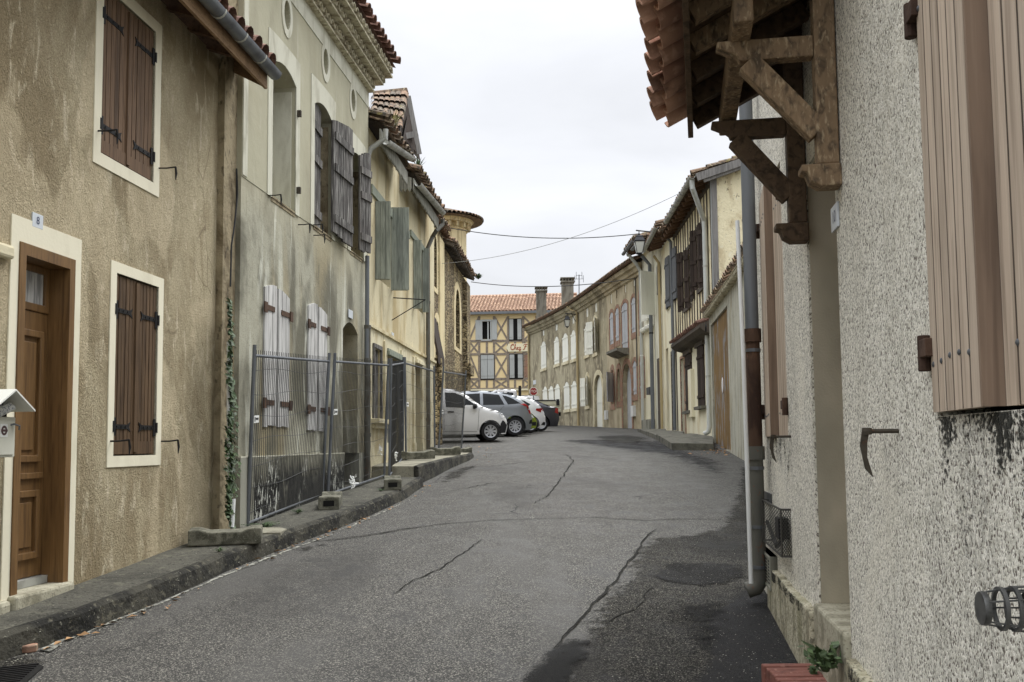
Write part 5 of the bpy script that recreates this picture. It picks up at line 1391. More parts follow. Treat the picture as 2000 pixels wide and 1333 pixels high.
# ------------------------------------------------------------------ the curved terrace on the right
HB1s = FB.u(1187, 760)
ze_px = [(1250, 507), (1190, 547), (1127, 592), (1080, 614), (1040, 632)]
ze_t = sorted((FB.u(x, y, .4), FB.z(x, y, .4)) for x, y in ze_px)
print('FB eave', ze_t, HB1s, FB.L)
za_, zb_ = sum(z for _, z in ze_t[:2]) / 2, sum(z for _, z in ze_t[-2:]) / 2
def zfb(u): return za_ + (zb_ - za_) * u / FB.L
class Sub:
    pass
HBk = empty('brick_trimmed_house', (FB.p[0].x, FB.p[0].y, zg(FB.p[0].y)), 'beige terrace house with red brick window frames and a small stone balcony', 'house')
um_ = HB1s; pm = FB.pt(um_, 0)
HBg = empty('white_shutter_house', (pm.x, pm.y, zg(pm.y)), 'long grey-brown terrace house with white arched shutters behind the stop sign', 'house')
LB = FB.L
# (window list) x0, x1, top, bottom, arch, kind
winA = [(1059, 1063, 633, 656, 0, 'slot'), (1084, 1089, 621, 646, 0, 'slot'), (1101.6, 1106, 614, 638, 0, 'slot'), (1117, 1121.5, 606, 633, 0, 'slot'), (1144, 1148.6, 592, 620, 0, 'slot'), (1161, 1166, 584, 610, 0, 'slot'),
        (1057, 1067, 667, 720, .5, 'pair'), (1083, 1092.4, 657.5, 711.5, .5, 'pair'), (1099, 1110, 651, 707, .5, 'pair'), (1115.5, 1125, 645, 702, .5, 'pair'), (1142, 1151.5, 632.5, 693.5, .5, 'pair'), (1159, 1167, 622, 690, .5, 'open'),
        (1060.5, 1069.5, 755, 800, .55, 'pair'), (1072, 1082, 754, 800, .55, 'pair'), (1084, 1094, 750, 800, .55, 'pair'), (1102, 1112.7, 746, 800, .55, 'pair'), (1116.5, 1127, 744, 798, .55, 'pair'), (1144.5, 1150.5, 734, 793, .5, 'open'),
        (1161, 1177, 732, 834, .8, 'door')]
winB = [(1191.5, 1194.5, 566, 594, 0, 'slot'), (1203.6, 1205.6, 555, 583, 0, 'dark'), (1219, 1222, 544, 572, 0, 'slot'), (1236, 1239.5, 530, 560, 0, 'slot'),
        (1191.5, 1198.5, 610, 673, .15, 'brick'), (1202.6, 1209.5, 601.5, 666, .15, 'brick'), (1215, 1226.5, 591, 681, .15, 'brick'), (1234, 1241.7, 580.5, 650, .15, 'brick'), (1249, 1255.6, 570, 642, .15, 'brick'),
        (1194.5, 1199, 722, 790, .4, 'bopen'), (1206, 1212, 720, 785, .4, 'bopen2'), (1216.5, 1234, 710, 835, .9, 'bdoor'), (1237, 1244, 705, 771, .15, 'brick'), (1250.6, 1259, 698, 766, .15, 'brick')]
def build_terrace(root, u0, u1, wins, wallm, sm):
    holes = []; dep = []; rec = []
    for xl, xr, yt, yb, ar, kd in wins:
        r = FB.rect(xl, xr, yt, yb); r = (max(r[0], u0 + .05), min(r[1], u1 - .05), r[2], r[3])
        if kd in ('door', 'bdoor'): r = (r[0], r[1], zg(FB.pt(r[0], 0).y) - .1, r[3])
        rec.append((r, ar, kd))
        holes.append(arch(r[0], r[1], r[2], r[3], ar if kd not in ('slot', 'dark') else .04)); dep.append(.30 if 'door' not in kd else .5)
    wall_mb(FB, [(u0, 0)] + [(c, 0) for c in FB.cum if u0 + .01 < c < u1 - .01] + [(u1, 0)] + [(u1, zfb(u1) + .1)] + [(c, zfb(c) + .1) for c in FB.cum[::-1] if u0 + .01 < c < u1 - .01] + [(u0, zfb(u0) + .1)], holes, dep, back=0).build('wall', wallm, root)
    for r, ar, kd in rec:
        W = r[1] - r[0]
        if kd == 'slot':
            mb = MB(); mb.boxm(FB.pt, r[0] + .02, r[1] - .02, r[2] + .02, r[3] - .03, -.1, -.04); mb.build('attic_shutter', sm, root); continue
        backing(FB, r, -.28 if 'door' not in kd else -.48, root)
        if kd == 'pair':
            plain_leaf(FB, (r[0] + .01, r[1] - .01, r[2] + .01, r[3] - .01), M['white_shutter'], root, w=-.03, th=.05, gap=.02, arch_r=ar * .9)
        if kd in ('pair', 'open'):
            mb = MB(); mb.boxm(FB.pt, r[0] - .12, r[1] + .12, r[2] - .2, r[2] - .005, -.0, .07); mb.build('sill', M['ochre_stone'], root)
            mb = MB(); ring(mb, FB, arch(r[0] - .16, r[1] + .16, r[3] - ar - .35, r[3] + .22, ar + .12), arch(r[0], r[1], r[3] - ar - .35, r[3], ar), -.01, .02); mb.build('window_arch', M['greybrown'] if kd == 'pair' else M['ochre_stone'], root)
        if kd == 'open':
            for uh, d in ((r[0], -1), (r[1], 1)):
                sh = shutter(FB, uh, d, W * .62, r[2], r[3] - .1, M['white_shutter'], root, ang=radians(22), w0=.03, planks=3, gap=.01, battens=[(r[2] + .4, .1), (r[3] - .6, .1)])
        if kd == 'door':
            mb = MB(); ring(mb, FB, arch(r[0] - .28, r[1] + .28, r[2], r[3] + .28, ar + .15), arch(r[0], r[1], r[2], r[3], ar), -.01, .03); mb.build('door_arch', M['ochre_stone'], root)
            mb = MB(); mb.prism(FB.pt, arch(r[0] + .02, r[1] - .02, r[2], r[3] - .05, ar), -.22, -.14); mb.boxm(FB.pt, r[0] + .1, r[1] - .1, r[2] + 1.5, r[2] + 1.58, -.14, -.12); mb.build('door', M['white_shutter'], root)
        if kd[0] == 'b':
            bw = .17 if kd == 'brick' else .25
            mb = MB(); ring(mb, FB, arch(r[0] - bw, r[1] + bw, r[2] - (.3 if 'door' not in kd else 0), r[3] + bw * 1.1, ar + .1), arch(r[0], r[1], r[2], r[3], ar), -.02, .025); mb.build('brick_surround', M['brick'], root)
        if kd == 'brick':
            plain_leaf(FB, (r[0] + .01, r[1] - .01, r[2] + .01, r[3] - .01), M['blue_shutter'], root, w=-.05, th=.05, gap=.03, arch_r=ar * .9)
        if kd == 'bopen':
            shutter(FB, r[0] - .02, -1, .85, r[2] + .1, r[3] - .2, M['blue_shutter'], root, ang=radians(35), w0=.03, planks=3, gap=.01)
        if kd == 'bdoor':
            mb = MB(); mb.prism(FB.pt, arch(r[0] + .02, r[1] - .02, r[2], r[3] - .05, ar), -.30, -.22); mb.build('door', M['blue_shutter'], root)
build_terrace(HBg, um_ + .001, LB, winA, M['greybrown'], M['white_shutter'])
build_terrace(HBk, 0, um_, winB, M['brickhouse'], M['white_shutter'])
# ends and roof behind
for root, u0, u1 in ((HBk, 0, um_), (HBg, um_ + .001, LB)):
    mb = MB(); strip(mb, FB, u0, u1, [(-.55, .0), (-.50, .10), (-.38, .12), (-.36, .22), (-.2, .28), (-.16, .40), (.02, .46), (.02, .0)], zfb); mb.build('cornice', M['greybrown'] if root is HBg else M['brickhouse'], root)
    mb = MB(); strip(mb, FB, u0, u1, gutter_prof(.085, .54, 6), lambda u: zfb(u) + .11); mb.build('gutter', M['rafter'], root, smooth=True)
    mb = MB()
    n_ = int((u1 - u0) / .28)
    for i in range(n_):
        u = u0 + (i + .5) * (u1 - u0) / n_
        for j in range(3):
            mb.rnd = R.random(); r_ = .11; w_0, w_1 = .60 - j * .45, .60 - j * .45 - .55; z_0 = zfb(u) + .12 + j * .45 * .32
            vs = [FB.pt(u + r_ * cos(pi * k / 4), z_ + r_ * sin(pi * k / 4), w_) for w_, z_ in ((w_0, z_0 + .03), (w_1, z_0 + .55 * .32)) for k in range(5)]
            mb.add(vs, [(k, k + 1, 6 + k, 5 + k) for k in range(4)])
    k_ = 12
    vs = [FB.pt(u0 + (u1 - u0) * i / k_, zfb(u0 + (u1 - u0) * i / k_) + dz, w_) for i in range(k_ + 1) for w_, dz in ((.5, .1), (-4.0, 1.45), (-8, .1), (-8, -7))]
    mb.add(vs, [(i * 4 + j, i * 4 + j + 1, i * 4 + j + 5, i * 4 + j + 4) for i in range(k_) for j in range(3)])
    mb.build('roof', M['tile_old'], root)
    mb = MB()
    for u in ((LB - .002,) if root is HBg else (.002,)): mb.add([FB.pt(u, 0, 0), FB.pt(u, zfb(u), 0), FB.pt(u, zfb(u) + 1.4, -4), FB.pt(u, zfb(u), -8), FB.pt(u, 0, -8)], [(0, 1, 2, 3, 4)])
    mb.build('gable', M['greybrown'], root)
up = FB.u(1131, 720)
mb = MB(); up2 = FB.u(1037.5, 720)
M['pipe_ochre'] = mat('ochre_painted_pipe', (176, 160, 122), .7)
drainpipe([FB.pt(up + .9, zfb(up) + .05, .5), FB.pt(up + .6, zfb(up) - .25, .3), FB.pt(up, zfb(up) - .4, .1), FB.pt(up, zg(58), .1)], .075, M['pipe_ochre'], HBg)
drainpipe([FB.pt(LB - .3, zfb(LB) + .05, .45), FB.pt(LB - .12, zfb(LB) - .4, .1), FB.pt(LB - .12, zg(70), .1)], .075, M['pipe_ochre'], HBg)
# balcony
r = FB.rect(1207, 1229, 683, 697)
mb = MB(); mb.prism(lambda a, b, c: FB.pt(r[0] + (r[1] - r[0]) * c, b, a), [(0, r[3] - .02), (.62, r[3] - .02), (.62, r[3] - .14), (.5, r[3] - .2), (.2, r[2] + .02), (0, r[2])], .0, 1); mb.build('balcony', M['chimney'], HBk)
drainpipe([FB.pt(FB.u(1245, 700), zfb(2), .03), FB.pt(FB.u(1245, 700), zg(43) + 3, .03)], .03, M['pipe_iron'], HBk)
for (x0, x1, y0, y1, rt, m_) in ((1185, 1188, 802, 820, HBg, 'white_plastic'), (1237, 1242, 793, 814, HBk, 'white_plastic')):
    r = FB.rect(x0, x1, y0, y1); mb = MB(); mb.boxm(FB.pt, r[0], r[1], r[2], r[3], .0, .14); mb.build('meter_box', M[m_], rt)
r = FB.rect(1042, 1047, 743, 751); mb = MB(); mb.boxm(FB.pt, r[0], r[1], r[2], r[3], .0, .03); tag(mb.build('street_plate', M['plate'], base=None), 'small pale blue street plate on the corner above the stop sign', 'sign')
# chimneys and aerial behind the ridge
def chimney(px0, px1, yt, yb, d, label):
    a, b = P(px0, yb, d), P(px1, yt, d); w = b.x - a.x
    c = empty('chimney', ((a.x + b.x) / 2, d, a.z - .6), label, 'chimney', 'chimneys of the curved terrace')
    mb = MB(); mb.boxm(ident, a.x, b.x, d, d + w * 1.1, a.z - .6, b.z - .25); mb.build('stack', M['chimney'], c)
    mb = MB(); mb.boxm(ident, a.x - .08, b.x + .08, d - .08, d + w * 1.1 + .08, b.z - .36, b.z - .25)
    for k in range(4): mb.boxm(ident, a.x + w * (k + .1) / 4, a.x + w * (k + .55) / 4, d, d + .15, b.z - .25, b.z - .07)
    mb.boxm(ident, a.x - .1, b.x + .1, d - .1, d + w * 1.1 + .1, b.z - .07, b.z); mb.build('cap', M['chimney'], c)
chimney(1048, 1067, 560, 620, 67.5, 'rendered chimney with a brick cap, nearer the inn roof')
chimney(1098, 1120, 542, 595, 66, 'taller grey chimney standing beside the aerial')
ae = empty('television_aerial', P(1131, 585, 64), 'thin television aerial standing right of the taller chimney', 'aerial')
mb = MB(); a, b = P(1131, 590, 64), P(1131, 537, 64); mb.tube([a, b], .035, 6); mb.build('mast', M['galv'], ae)
mb = MB()
for z_, dx in ((b.z - .05, .2), (b.z - .3, .3)):
    for s_ in (-1, 1): mb.tube([Vector((b.x + s_ * dx * 1.0, b.y, z_ - .25)), Vector((b.x + s_ * dx, b.y, z_ + .25))], .018, 5)
    mb.tube([Vector((b.x - dx, b.y, z_)), Vector((b.x + dx, b.y, z_))], .018, 5)
mb.build('elements', M['galv'], ae)
# ------------------------------------------------------------------ row of houses on the right
def roof_over(F, u0, u1, zf, ov, root, tile, run=3.5, su=.26, deg=18, rows=7, thick=.014):
    eu = (F.pt(1, 0) - F.pt(0, 0)).normalized(); n3 = Vector((F.n[0].x, F.n[0].y, 0)); es = (-n3 * cos(radians(deg)) + Vector((0, 0, sin(radians(deg))))).normalized()
    k = math.tan(radians(deg))
    mb = MB(); z = zf; tiles(mb, F.pt(u0, z + .12, ov + .08), eu, es, int((u1 - u0) / su), rows, su, .42, r=su * .42, jit=.03, thick=thick)
    mb.add([F.pt(u0, z + .1, ov), F.pt(u1, z + .1, ov), F.pt(u1, z + .1 + run * k, ov - run), F.pt(u0, z + .1 + run * k, ov - run)], [(0, 1, 2, 3)])
    o = mb.build('roof', tile, root)
    mb = MB(); mb.add([F.pt(u0, z + .05, ov - .02), F.pt(u1, z + .05, ov - .02), F.pt(u1, z + .05 + (ov + .1) * k, -.1), F.pt(u0, z + .05 + (ov + .1) * k, -.1)], [(0, 1, 2, 3)]); mb.build('soffit', M['rafter'], root)
    u = u0 + .1
    while u < u1: mb = MB(); mb.rnd = R.random(); mb.beam(F.pt(u, z - .03, ov - .04), F.pt(u, z + ov * k - .03, -.05), .09, .13); mb.build('rafter', M['rafter'], root); u += .55

# half-timbered house D
HD = house('leaning_half_timbered_house', FD, 'old half-timbered house with tarred shutters and a pale cracked gable', 'house')
LD = FD.L
g0 = FD.uz(1348, 352, .55); g1 = FD.uz(1305, 447, .55)
zgd = (g0[1] + g1[1]) / 2
print('D gutter', g0, g1, zgd, 'LD', LD, FD.z(1375, 600))
zfl = FD.z(1360, 640)            # between the storeys
wl1 = FD.rect(1340.5, 1352.5, 692, 803); wl2 = FD.rect(1364, 1377, 676, 794)
dj = FD.rect(1331, 1338, 700, 849)
dj = (dj[0], dj[1], zg(32), dj[3])
wall_mb(FD, rc(0, LD, 0, zfl), [rc(*wl1), rc(*wl2), rc(*dj)], [.2, .2, .5], back=6).build('wall', M['creamwall'], HD)
wu1 = FD.rect(1337, 1348, 492, 600); wu2 = FD.rect(1364, 1375, 442, 562)
wall_mb(FD, rc(0, LD, zfl + .001, zgd + .2), [rc(*wu1), rc(*wu2)], [.2, .2], back=0).build('upper_wall', M['daub'], HD)
for r in (wl1, wl2, dj, wu1, wu2): backing(FD, r, -.18, HD)
# gable facing the camera
gz = zgd + .15
mb = MB(); nD = Vector((FD.n[0].x, FD.n[0].y, 0)); c0 = FD.pt(0, 0)
for pl in ([FD.pt(0, 0, 0), FD.pt(0, gz, 0), FD.pt(0, gz + 2.0, -6), FD.pt(0, 0, -6)],): mb.poly(pl)
mb.add([FD.pt(-.02, 0, -.001), FD.pt(-.02, gz, -.001), FD.pt(-.02, gz + 2.0, -6), FD.pt(-.02, 0, -6)], [(0, 1, 2, 3)])
mb.build('gable', M['daub'], HD)
mb = MB(); 
mb.boxm(FD.pt, -.05, .17, zg(27) + 3.6, gz, -.12, .03); mb.build('corner_post', M['post_grey'], HD)
studs = MB()
for k in range(15):
    studs.rnd = R.random(); u = .35 + k * (LD - .5) / 14 + R.uniform(-.06, .06)
    if any(r[0] - .1 < u < r[1] + .1 for r in (wu1, wu2)):
        for za, zb in ((zfl + .1, min(r[2] for r in (wu1, wu2) if r[0] - .1 < u < r[1] + .1)), (max(r[3] for r in (wu1, wu2) if r[0] - .1 < u < r[1] + .1) + .05, gz)):
            studs.boxm(FD.pt, u - .055, u + .055, za, zb, -.02, .025)
    else: studs.boxm(FD.pt, u - .055, u + .055, zfl + .1, gz, -.02, .025)
studs.rnd = .4; studs.boxm(FD.pt, .17, LD, gz - .22, gz, -.02, .05)
for r in (wu1, wu2): studs.boxm(FD.pt, r[0] - .12, r[1] + .12, r[2] - .14, r[2] - .002, -.02, .06); studs.boxm(FD.pt, r[0] - .12, r[1] + .12, r[3] + .002, r[3] + .12, -.02, .05)
studs.build('timber_frame', M['stud'], HD)
for px_, yt_, yb_r, an, W in ((1364, 446, 575, 42, .27), (1376, 432, 567, 30, .26), (1337, 490, 612, 40, .27), (1349, 484, 604, 32, .26), (1357, 470, 590, 8, .30)):
    uh = FD.u(px_, (yt_ + yb_r) / 2); z0, z1 = FD.z(px_, yb_r), FD.z(px_, yt_)
    shutter(FD, uh, 1, W, z0, z1, M['darkbrown'], HD, ang=radians(an), w0=.03, planks=2, gap=.015, ragged=.12, battens=[(z0 + .3, .13), (z0 + 1.0, .12), (z1 - .3, .13)])
for r in (wl1, wl2):
    W = (r[1] - r[0])
    for uh, d in ((r[0] + .01, 1), (r[1] - .01, -1)):
        shutter(FD, uh, d, W / 2 - .02, r[2], r[3] - .02, M['darkbrown'], HD, ang=radians(5), w0=-.0, planks=3, gap=.008, battens=[(r[2] + .3, .09), (r[3] - .35, .09)])
    mb = MB(); mb.boxm(FD.pt, r[0] - .15, r[1] + .15, r[3] + .0, r[3] + .22, .0, .09); mb.build('lintel', M['stud'], HD)
    mb = MB(); mb.boxm(FD.pt, r[0] - .1, r[1] + .1, r[2] - .1, r[2] - .005, .0, .16); mb.build('sill', M['rslab'], HD)
mb = MB(); ring(mb, FD, rc(dj[0] - .18, dj[1] + .05, dj[2], dj[3] + .1), rc(dj[0], dj[1], dj[2], dj[3]), -.02, .03); mb.build('brick_jamb', M['brick'], HD)
mb = MB(); mb.boxm(FD.pt, FD.u(1351, 770), FD.u(1357, 770), FD.z(1355, 815), FD.z(1355, 721), .0, .12); mb.build('meter_cover', M['creamwall'], HD)
roof_over(FD, -.3, LD + .1, zgd, .5, HD, M['tile_old'], run=6, rows=12)
mb = MB(); mb.beam(FD.pt(-.32, zgd + .02, .5), FD.pt(-.32, zgd + .02 + 6.3 * math.tan(radians(18)), -5.8), .06, .22); mb.beam(FD.pt(-.24, zgd - .04, .3), FD.pt(-.24, zgd + .0 + 6.3 * math.tan(radians(18)), -5.8), .1, .16); mb.build('barge_board', M['post_grey'], HD)
mb = MB(); strip(mb, FD, -.3, g1[0], gutter_prof(.09, .62), lambda u: zgd + .08); gt = mb.build('gutter', M['zinc_light'], HD, smooth=True)
u = 0
while u < g1[0]: mb = MB(); strip(mb, FD, u - .015, u + .015, gutter_prof(.098, .62), lambda u: zgd + .08); mb.build('gutter_joint', M['zinc'], gt); u += .75
ud = FD.u(1380, 600, .1); a_ = FD.pt(-.1, zgd, .6)
drainpipe([a_ + Vector((0, 0, .02)), a_ - Vector((0, 0, .22)), FD.pt(ud - .02, zgd - .95, .12), FD.pt(ud, zgd - 1.2, .10), FD.pt(ud, zg(27) + .42, .10), FD.pt(ud, zg(27) + .26, .14), FD.pt(ud + .05, zg(27) + .2, .25)], .075, M['pipe_white'], HD, [FD.pt(ud, z_, .1) for z_ in (zg(27) + 1.9, zg(27) + 3.8, zg(27) + 5.2)], M['zinc_light'], n=12)
mb = MB()
for w_, uu in ((.05, .02), (.05, .07)): mb.tube([FD.pt(uu - .06, gz - .1, w_), FD.pt(uu - .06, zfl + .3, w_)], .016, 6)
mb.build('wall_cable', M['cable_grey'], HD)
# pent roof between the storeys
pu0, pu1 = .12, FD.u(1318, 672, .3); 
mb = MB(); eu = (FD.pt(1, 0) - FD.pt(0, 0)).normalized(); es = (-nD * cos(radians(22)) + Vector((0, 0, sin(radians(22))))).normalized()
zp0 = FD.z(1345, 652, .4)
tiles(mb, FD.pt(pu0, zp0, .48), eu, es, int((pu1 - pu0) / .22), 1, .22, .5, r=.09, jit=.02, thick=.015)
mb.build('pent_roof', M['tile_red'], HD)
mb = MB(); mb.prism(lambda a, b, c: FD.pt(pu0 + c, b, a), [(.0, zp0 + .19), (.44, zp0 + .02), (.44, zp0 - .08), (.3, zp0 - .2), (.0, zp0 - .28)], 0, pu1 - pu0); mb.build('pent_eave', M['stud'], HD)

# cream house C3 with slate shutters
HC3 = house('cream_house', FC3, 'narrow cream house with slate grey shutters and a dark doorway', 'house')
L3c = FC3.L; z3 = FC3.z(1310, 458); print('C3', L3c, z3)
d1 = FC3.rect(1313, 1323, 690, 850); d1 = (d1[0], d1[1], zg(35), d1[3]); d2 = FC3.rect(1302, 1306.5, 680, 840); d2 = (d2[0], d2[1], zg(37), d2[3])
s1 = FC3.rect(1301.5, 1309.5, 503, 603); s2 = FC3.rect(1315, 1323, 485, 587)
wall_mb(FC3, rc(0, L3c, 0, z3), [rc(*d1), rc(*d2)], [.4, .3], back=6).build('wall', M['creamwall'], HC3)
for r in (d1, d2): backing(FC3, r, -.35, HC3, M['darkbrown'], 'door')
for r in (s1, s2):
    W = (r[1] - r[0])
    mb = MB(); mb.boxm(FC3.pt, r[0] + .05, r[1] - .05, r[2] + .02, r[3] - .02, -.02, .012); mb.build('window_gap', M['dark'], HC3)
    for uh, d in ((r[0], 1), (r[1], -1)): shutter(FC3, uh, d, W / 2 - .01, r[2], r[3], M['slate_shutter'], HC3, ang=radians(6), w0=.02, planks=3, gap=.008, battens=[(r[2] + .3, .09), (r[3] - .3, .09)])
mb = MB(); ring(mb, FC3, rc(d1[0] - .1, d1[1] + .02, d1[2], d1[3] + .14), rc(*d1), -.02, .03); mb.build('door_frame', M['stud'], HC3)
roof_over(FC3, -.1, L3c + .4, z3 + .05, .55, HC3, M['tile_old'], rows=6)
a_ = FC3.pt(.12, z3, .4)
drainpipe([a_ + Vector((0, 0, .1)), FC3.pt(.12, z3 - .2, .3), FC3.pt(.12, z3 - .45, .1), FC3.pt(.12, zg(34) + .1, .1)], .06, M['pipe_grey'], HC3)
mb = MB(); strip(mb, FC3, -.1, L3c + .3, gutter_prof(.085, .66), lambda u: z3 + .1); mb.build('gutter', M['zinc_light'], HC3, smooth=True)
drainpipe([FC3.pt(L3c - .1, z3 - .2, .3), FC3.pt(L3c - .1, z3 - .5, .1), FC3.pt(L3c - .1, zg(38), .1)], .06, M['pipe_ochre'], HC3, [FC3.pt(L3c - .1, zg(38) + q, .1) for q in (1.2, 2.9)])

# narrow white house C2
HC2 = house('narrow_white_house', FC2, 'very narrow white house squeezed between two drainpipes', 'house')
z2 = FC2.z(1290, 470); L2c = FC2.L
wall_mb(FC2, rc(0, L2c, 0, z2), [], [], back=6).build('wall', M['whitewall'], HC2)
r = FC2.rect(1285, 1291, 520, 575)
shutter(FC2, r[1], -1, r[1] - r[0], r[2], r[3], M['slate_shutter'], HC2, ang=radians(8), w0=.02, planks=3, gap=.01)
r = FC2.rect(1284.5, 1290, 700, 770); mb = MB(); mb.boxm(FC2.pt, r[0], r[1], zg(39), r[3], -.02, .02); mb.build('door', M['stud'], HC2)
roof_over(FC2, -.05, L2c + .3, z2, .75, HC2, M['tile_old'], rows=6)
mb = MB(); strip(mb, FC2, -.2, L2c + .3, gutter_prof(.085, .86), lambda u: z2 + .05); mb.build('gutter', M['zinc'], HC2, smooth=True)
drainpipe([FC2.pt(L2c + .02, z2 - .3, .5), FC2.pt(L2c + .02, z2 - .7, .16), FC2.pt(L2c + .02, zg(39.6), .16)], .085, M['pipe_grey'], HC2, [FC2.pt(L2c + .02, zg(39.6) + 4.2, .16)], M['iron'])
# house C1, white shutters
HC1 = house('white_shuttered_house', FC1, 'small house with big white shutters beside the street lantern', 'house')
z1 = FC1.z(1270, 478); L1c = FC1.L
zmid = FC1.z(1272, 640)
wall_mb(FC1, rc(0, L1c, 0, z1), [], [], back=6).build('wall', M['creamwall'], HC1)
mb = MB(); mb.boxm(FC1.pt, .02, L1c, zmid, z1 - .3, .0, .02); mb.build('white_panel', M['whitewall'], HC1)
r = FC1.rect(1265, 1281, 538, 622)
for uh, d, an, W in ((r[0] + .1, -1, 60, .75), (r[0] + .9, 1, 30, .7), (r[0] + 1.7, 1, 20, .6)):
    shutter(FC1, uh, d, W, r[2], r[3], M['white_shutter'], HC1, ang=radians(an), w0=.03, planks=3, gap=.008, battens=[(r[2] + .3, .1), (r[3] - .3, .1)])
mb = MB()
for k in range(7):
    p = FC1.pt(.3 + k * .34, zmid + R.uniform(-.02, .05), .12); mb.lathe(p, (0, 0, 1), [(.0, -.12), (.12, -.06), (.14, .05), (.0, .14)], 8)
mb.build('stucco_bracket', M['white_shutter'], HC1)
r = FC1.rect(1271, 1277, 757, 771); mb = MB(); mb.boxm(FC1.pt, r[0], r[1], r[2], r[3], .0, .2); mb.build('letter_box', M['sheet_door'], HC1)
r = FC1.rect(1272, 1276, 706, 736); mb = MB(); mb.boxm(FC1.pt, r[0], r[1], r[2], r[3], -.02, .02); mb.build('small_window', M['wglass'], HC1)
mb = MB(); mb.boxm(FC1.pt, .3, L1c - .3, 1.8, zg(41) + .45, .0, .25); mb.build('doorstep', M['plinth_plain'], HC1)
roof_over(FC1, -.05, L1c + .2, z1, .75, HC1, M['tile_old'], rows=6)
mb = MB(); strip(mb, FC1, -.2, L1c + .2, gutter_prof(.09, .86), lambda u: z1 + .05); mb.build('gutter', M['zinc'], HC1, smooth=True)
drainpipe([FC1.pt(L1c - .1, z1, .7), FC1.pt(L1c - .1, z1 - .5, .3), FC1.pt(L1c - .1, z1 - .8, .14), FC1.pt(L1c - .1, zg(42), .14)], .075, M['pipe_white'], HC1, [FC1.pt(L1c - .1, zg(42) + 3.4, .14)], M['white_plastic'])

# garage wall
HG = house('garage_wall', FG, 'stained white wall with tile coping and an ochre steel gate', 'wall')
LG = FG.L
zgw = FG.z(1400, 598); gd = FG.rect(1391, 1424, 612, 875); gd = (gd[0], min(gd[1], LG - .05), zg(24) - .05, gd[3])
print('garage', zgw, gd, LG)
mb = wall_mb(FG, rc(0, LG, 0, zgw), [rc(*gd)], [.12], back=.5); mb.build('wall', M['garage_wall'], HG)
W = gd[1] - gd[0]
mb = MB(); n_ = 18
for k in range(n_):
    mb.rnd = R.random(); a_ = gd[0] + W * k / n_; mb.prism(lambda a, b, c: FG.pt(a, c, b), [(a_ + .004, -.10), (a_ + W / n_ - .004, -.10), (a_ + W / n_ * .75, -.055), (a_ + W / n_ * .25, -.055)], gd[2], gd[3])
mb.boxm(FG.pt, gd[0], gd[1], gd[2], gd[3], -.12, -.098)
gt = mb.build('gate', M['ochre_door'], HG)
uo, zo = FG.uz(1407.5, 753); mb = MB(); mb.prism(FG.pt, ell(uo, zo, .14, .2, 16), -.054, -.04); mb.build('oval_plate', M['white_oval'], gt)
mb = MB()
eu = (FG.pt(1, 0) - FG.pt(0, 0)).normalized(); nG = Vector((FG.n[0].x, FG.n[0].y, 0)); es = (-nG * cos(radians(25)) + Vector((0, 0, sin(radians(25))))).normalized()
tiles(mb, FG.pt(0, zgw + .04, .22), eu, es, int(LG / .21), 2, .21, .35, r=.085, jit=.02, thick=.014); mb.build('coping', M['tile_old'], HG)
mb = MB(); u = .1
while u < LG: mb.boxm(FG.pt, u, u + .09, zgw - .06, zgw + .03, .0, .17); u += .21
mb.boxm(FG.pt, 0, LG, zgw + .03, zgw + .05, .0, .18); mb.build('coping_course', M['genoise'], HG)
mb = MB()
for k in range(3): mb.lathe(FG.pt(LG - .1, zgw - .35, .12), (-nG).normalized(), [(.11 - k * .02, .0), (.12 - k * .02, .02)], 14)
mb.build('cable_coil', M['iron'], HG)

# ------------------------------------------------------------------ roughcast house, right foreground
HR = house('roughcast_house', FR, 'pale roughcast house with beige shutters and an oak door canopy, right foreground')
LR = FR.L
fw = (FR.u(1535, 700), FR.u(1494, 700), FR.z(1514, 856), FR.z(1497, 371))
nw1 = FR.u(1822, 600); nsz = FR.z(1832, 814); nw0 = nw1 - 1.05
dxa, dxb = FR.u(1650, 900), FR.u(1590, 900)
dzb = FR.z(1640, 1225) + .02; dzt = 3.05
print('R', 'far', fw, 'near', nw0, nw1, nsz, 'door', dxa, dxb, dzb, 'L', LR, FR.pt(dxa, 0), FR.pt(nw1, 0))
nzt = nsz + 1.45
wall_mb(FR, rc(0, LR, -.8, 6.6), [rc(*fw), rc(nw0, nw1, nsz, nzt), [(dxa, -.3)] + [(dxb, -.3), (dxb, dzt), (dxa, dzt)]], [.16, .16, .3], back=0).build('wall', M['roughcast'], HR)
mb = MB(); mb.add([FR.pt(LR, -.8, 0), FR.pt(LR, 6.6, 0), FR.pt(LR, 7.6, -5), FR.pt(LR, -.8, -5)], [(0, 1, 2, 3)]); mb.add([FR.pt(0, -.8, 0), FR.pt(0, 6.6, 0), FR.pt(0, 7.6, -5), FR.pt(0, -.8, -5)], [(0, 1, 2, 3)]); mb.build('side_wall', M['roughcast'], HR)
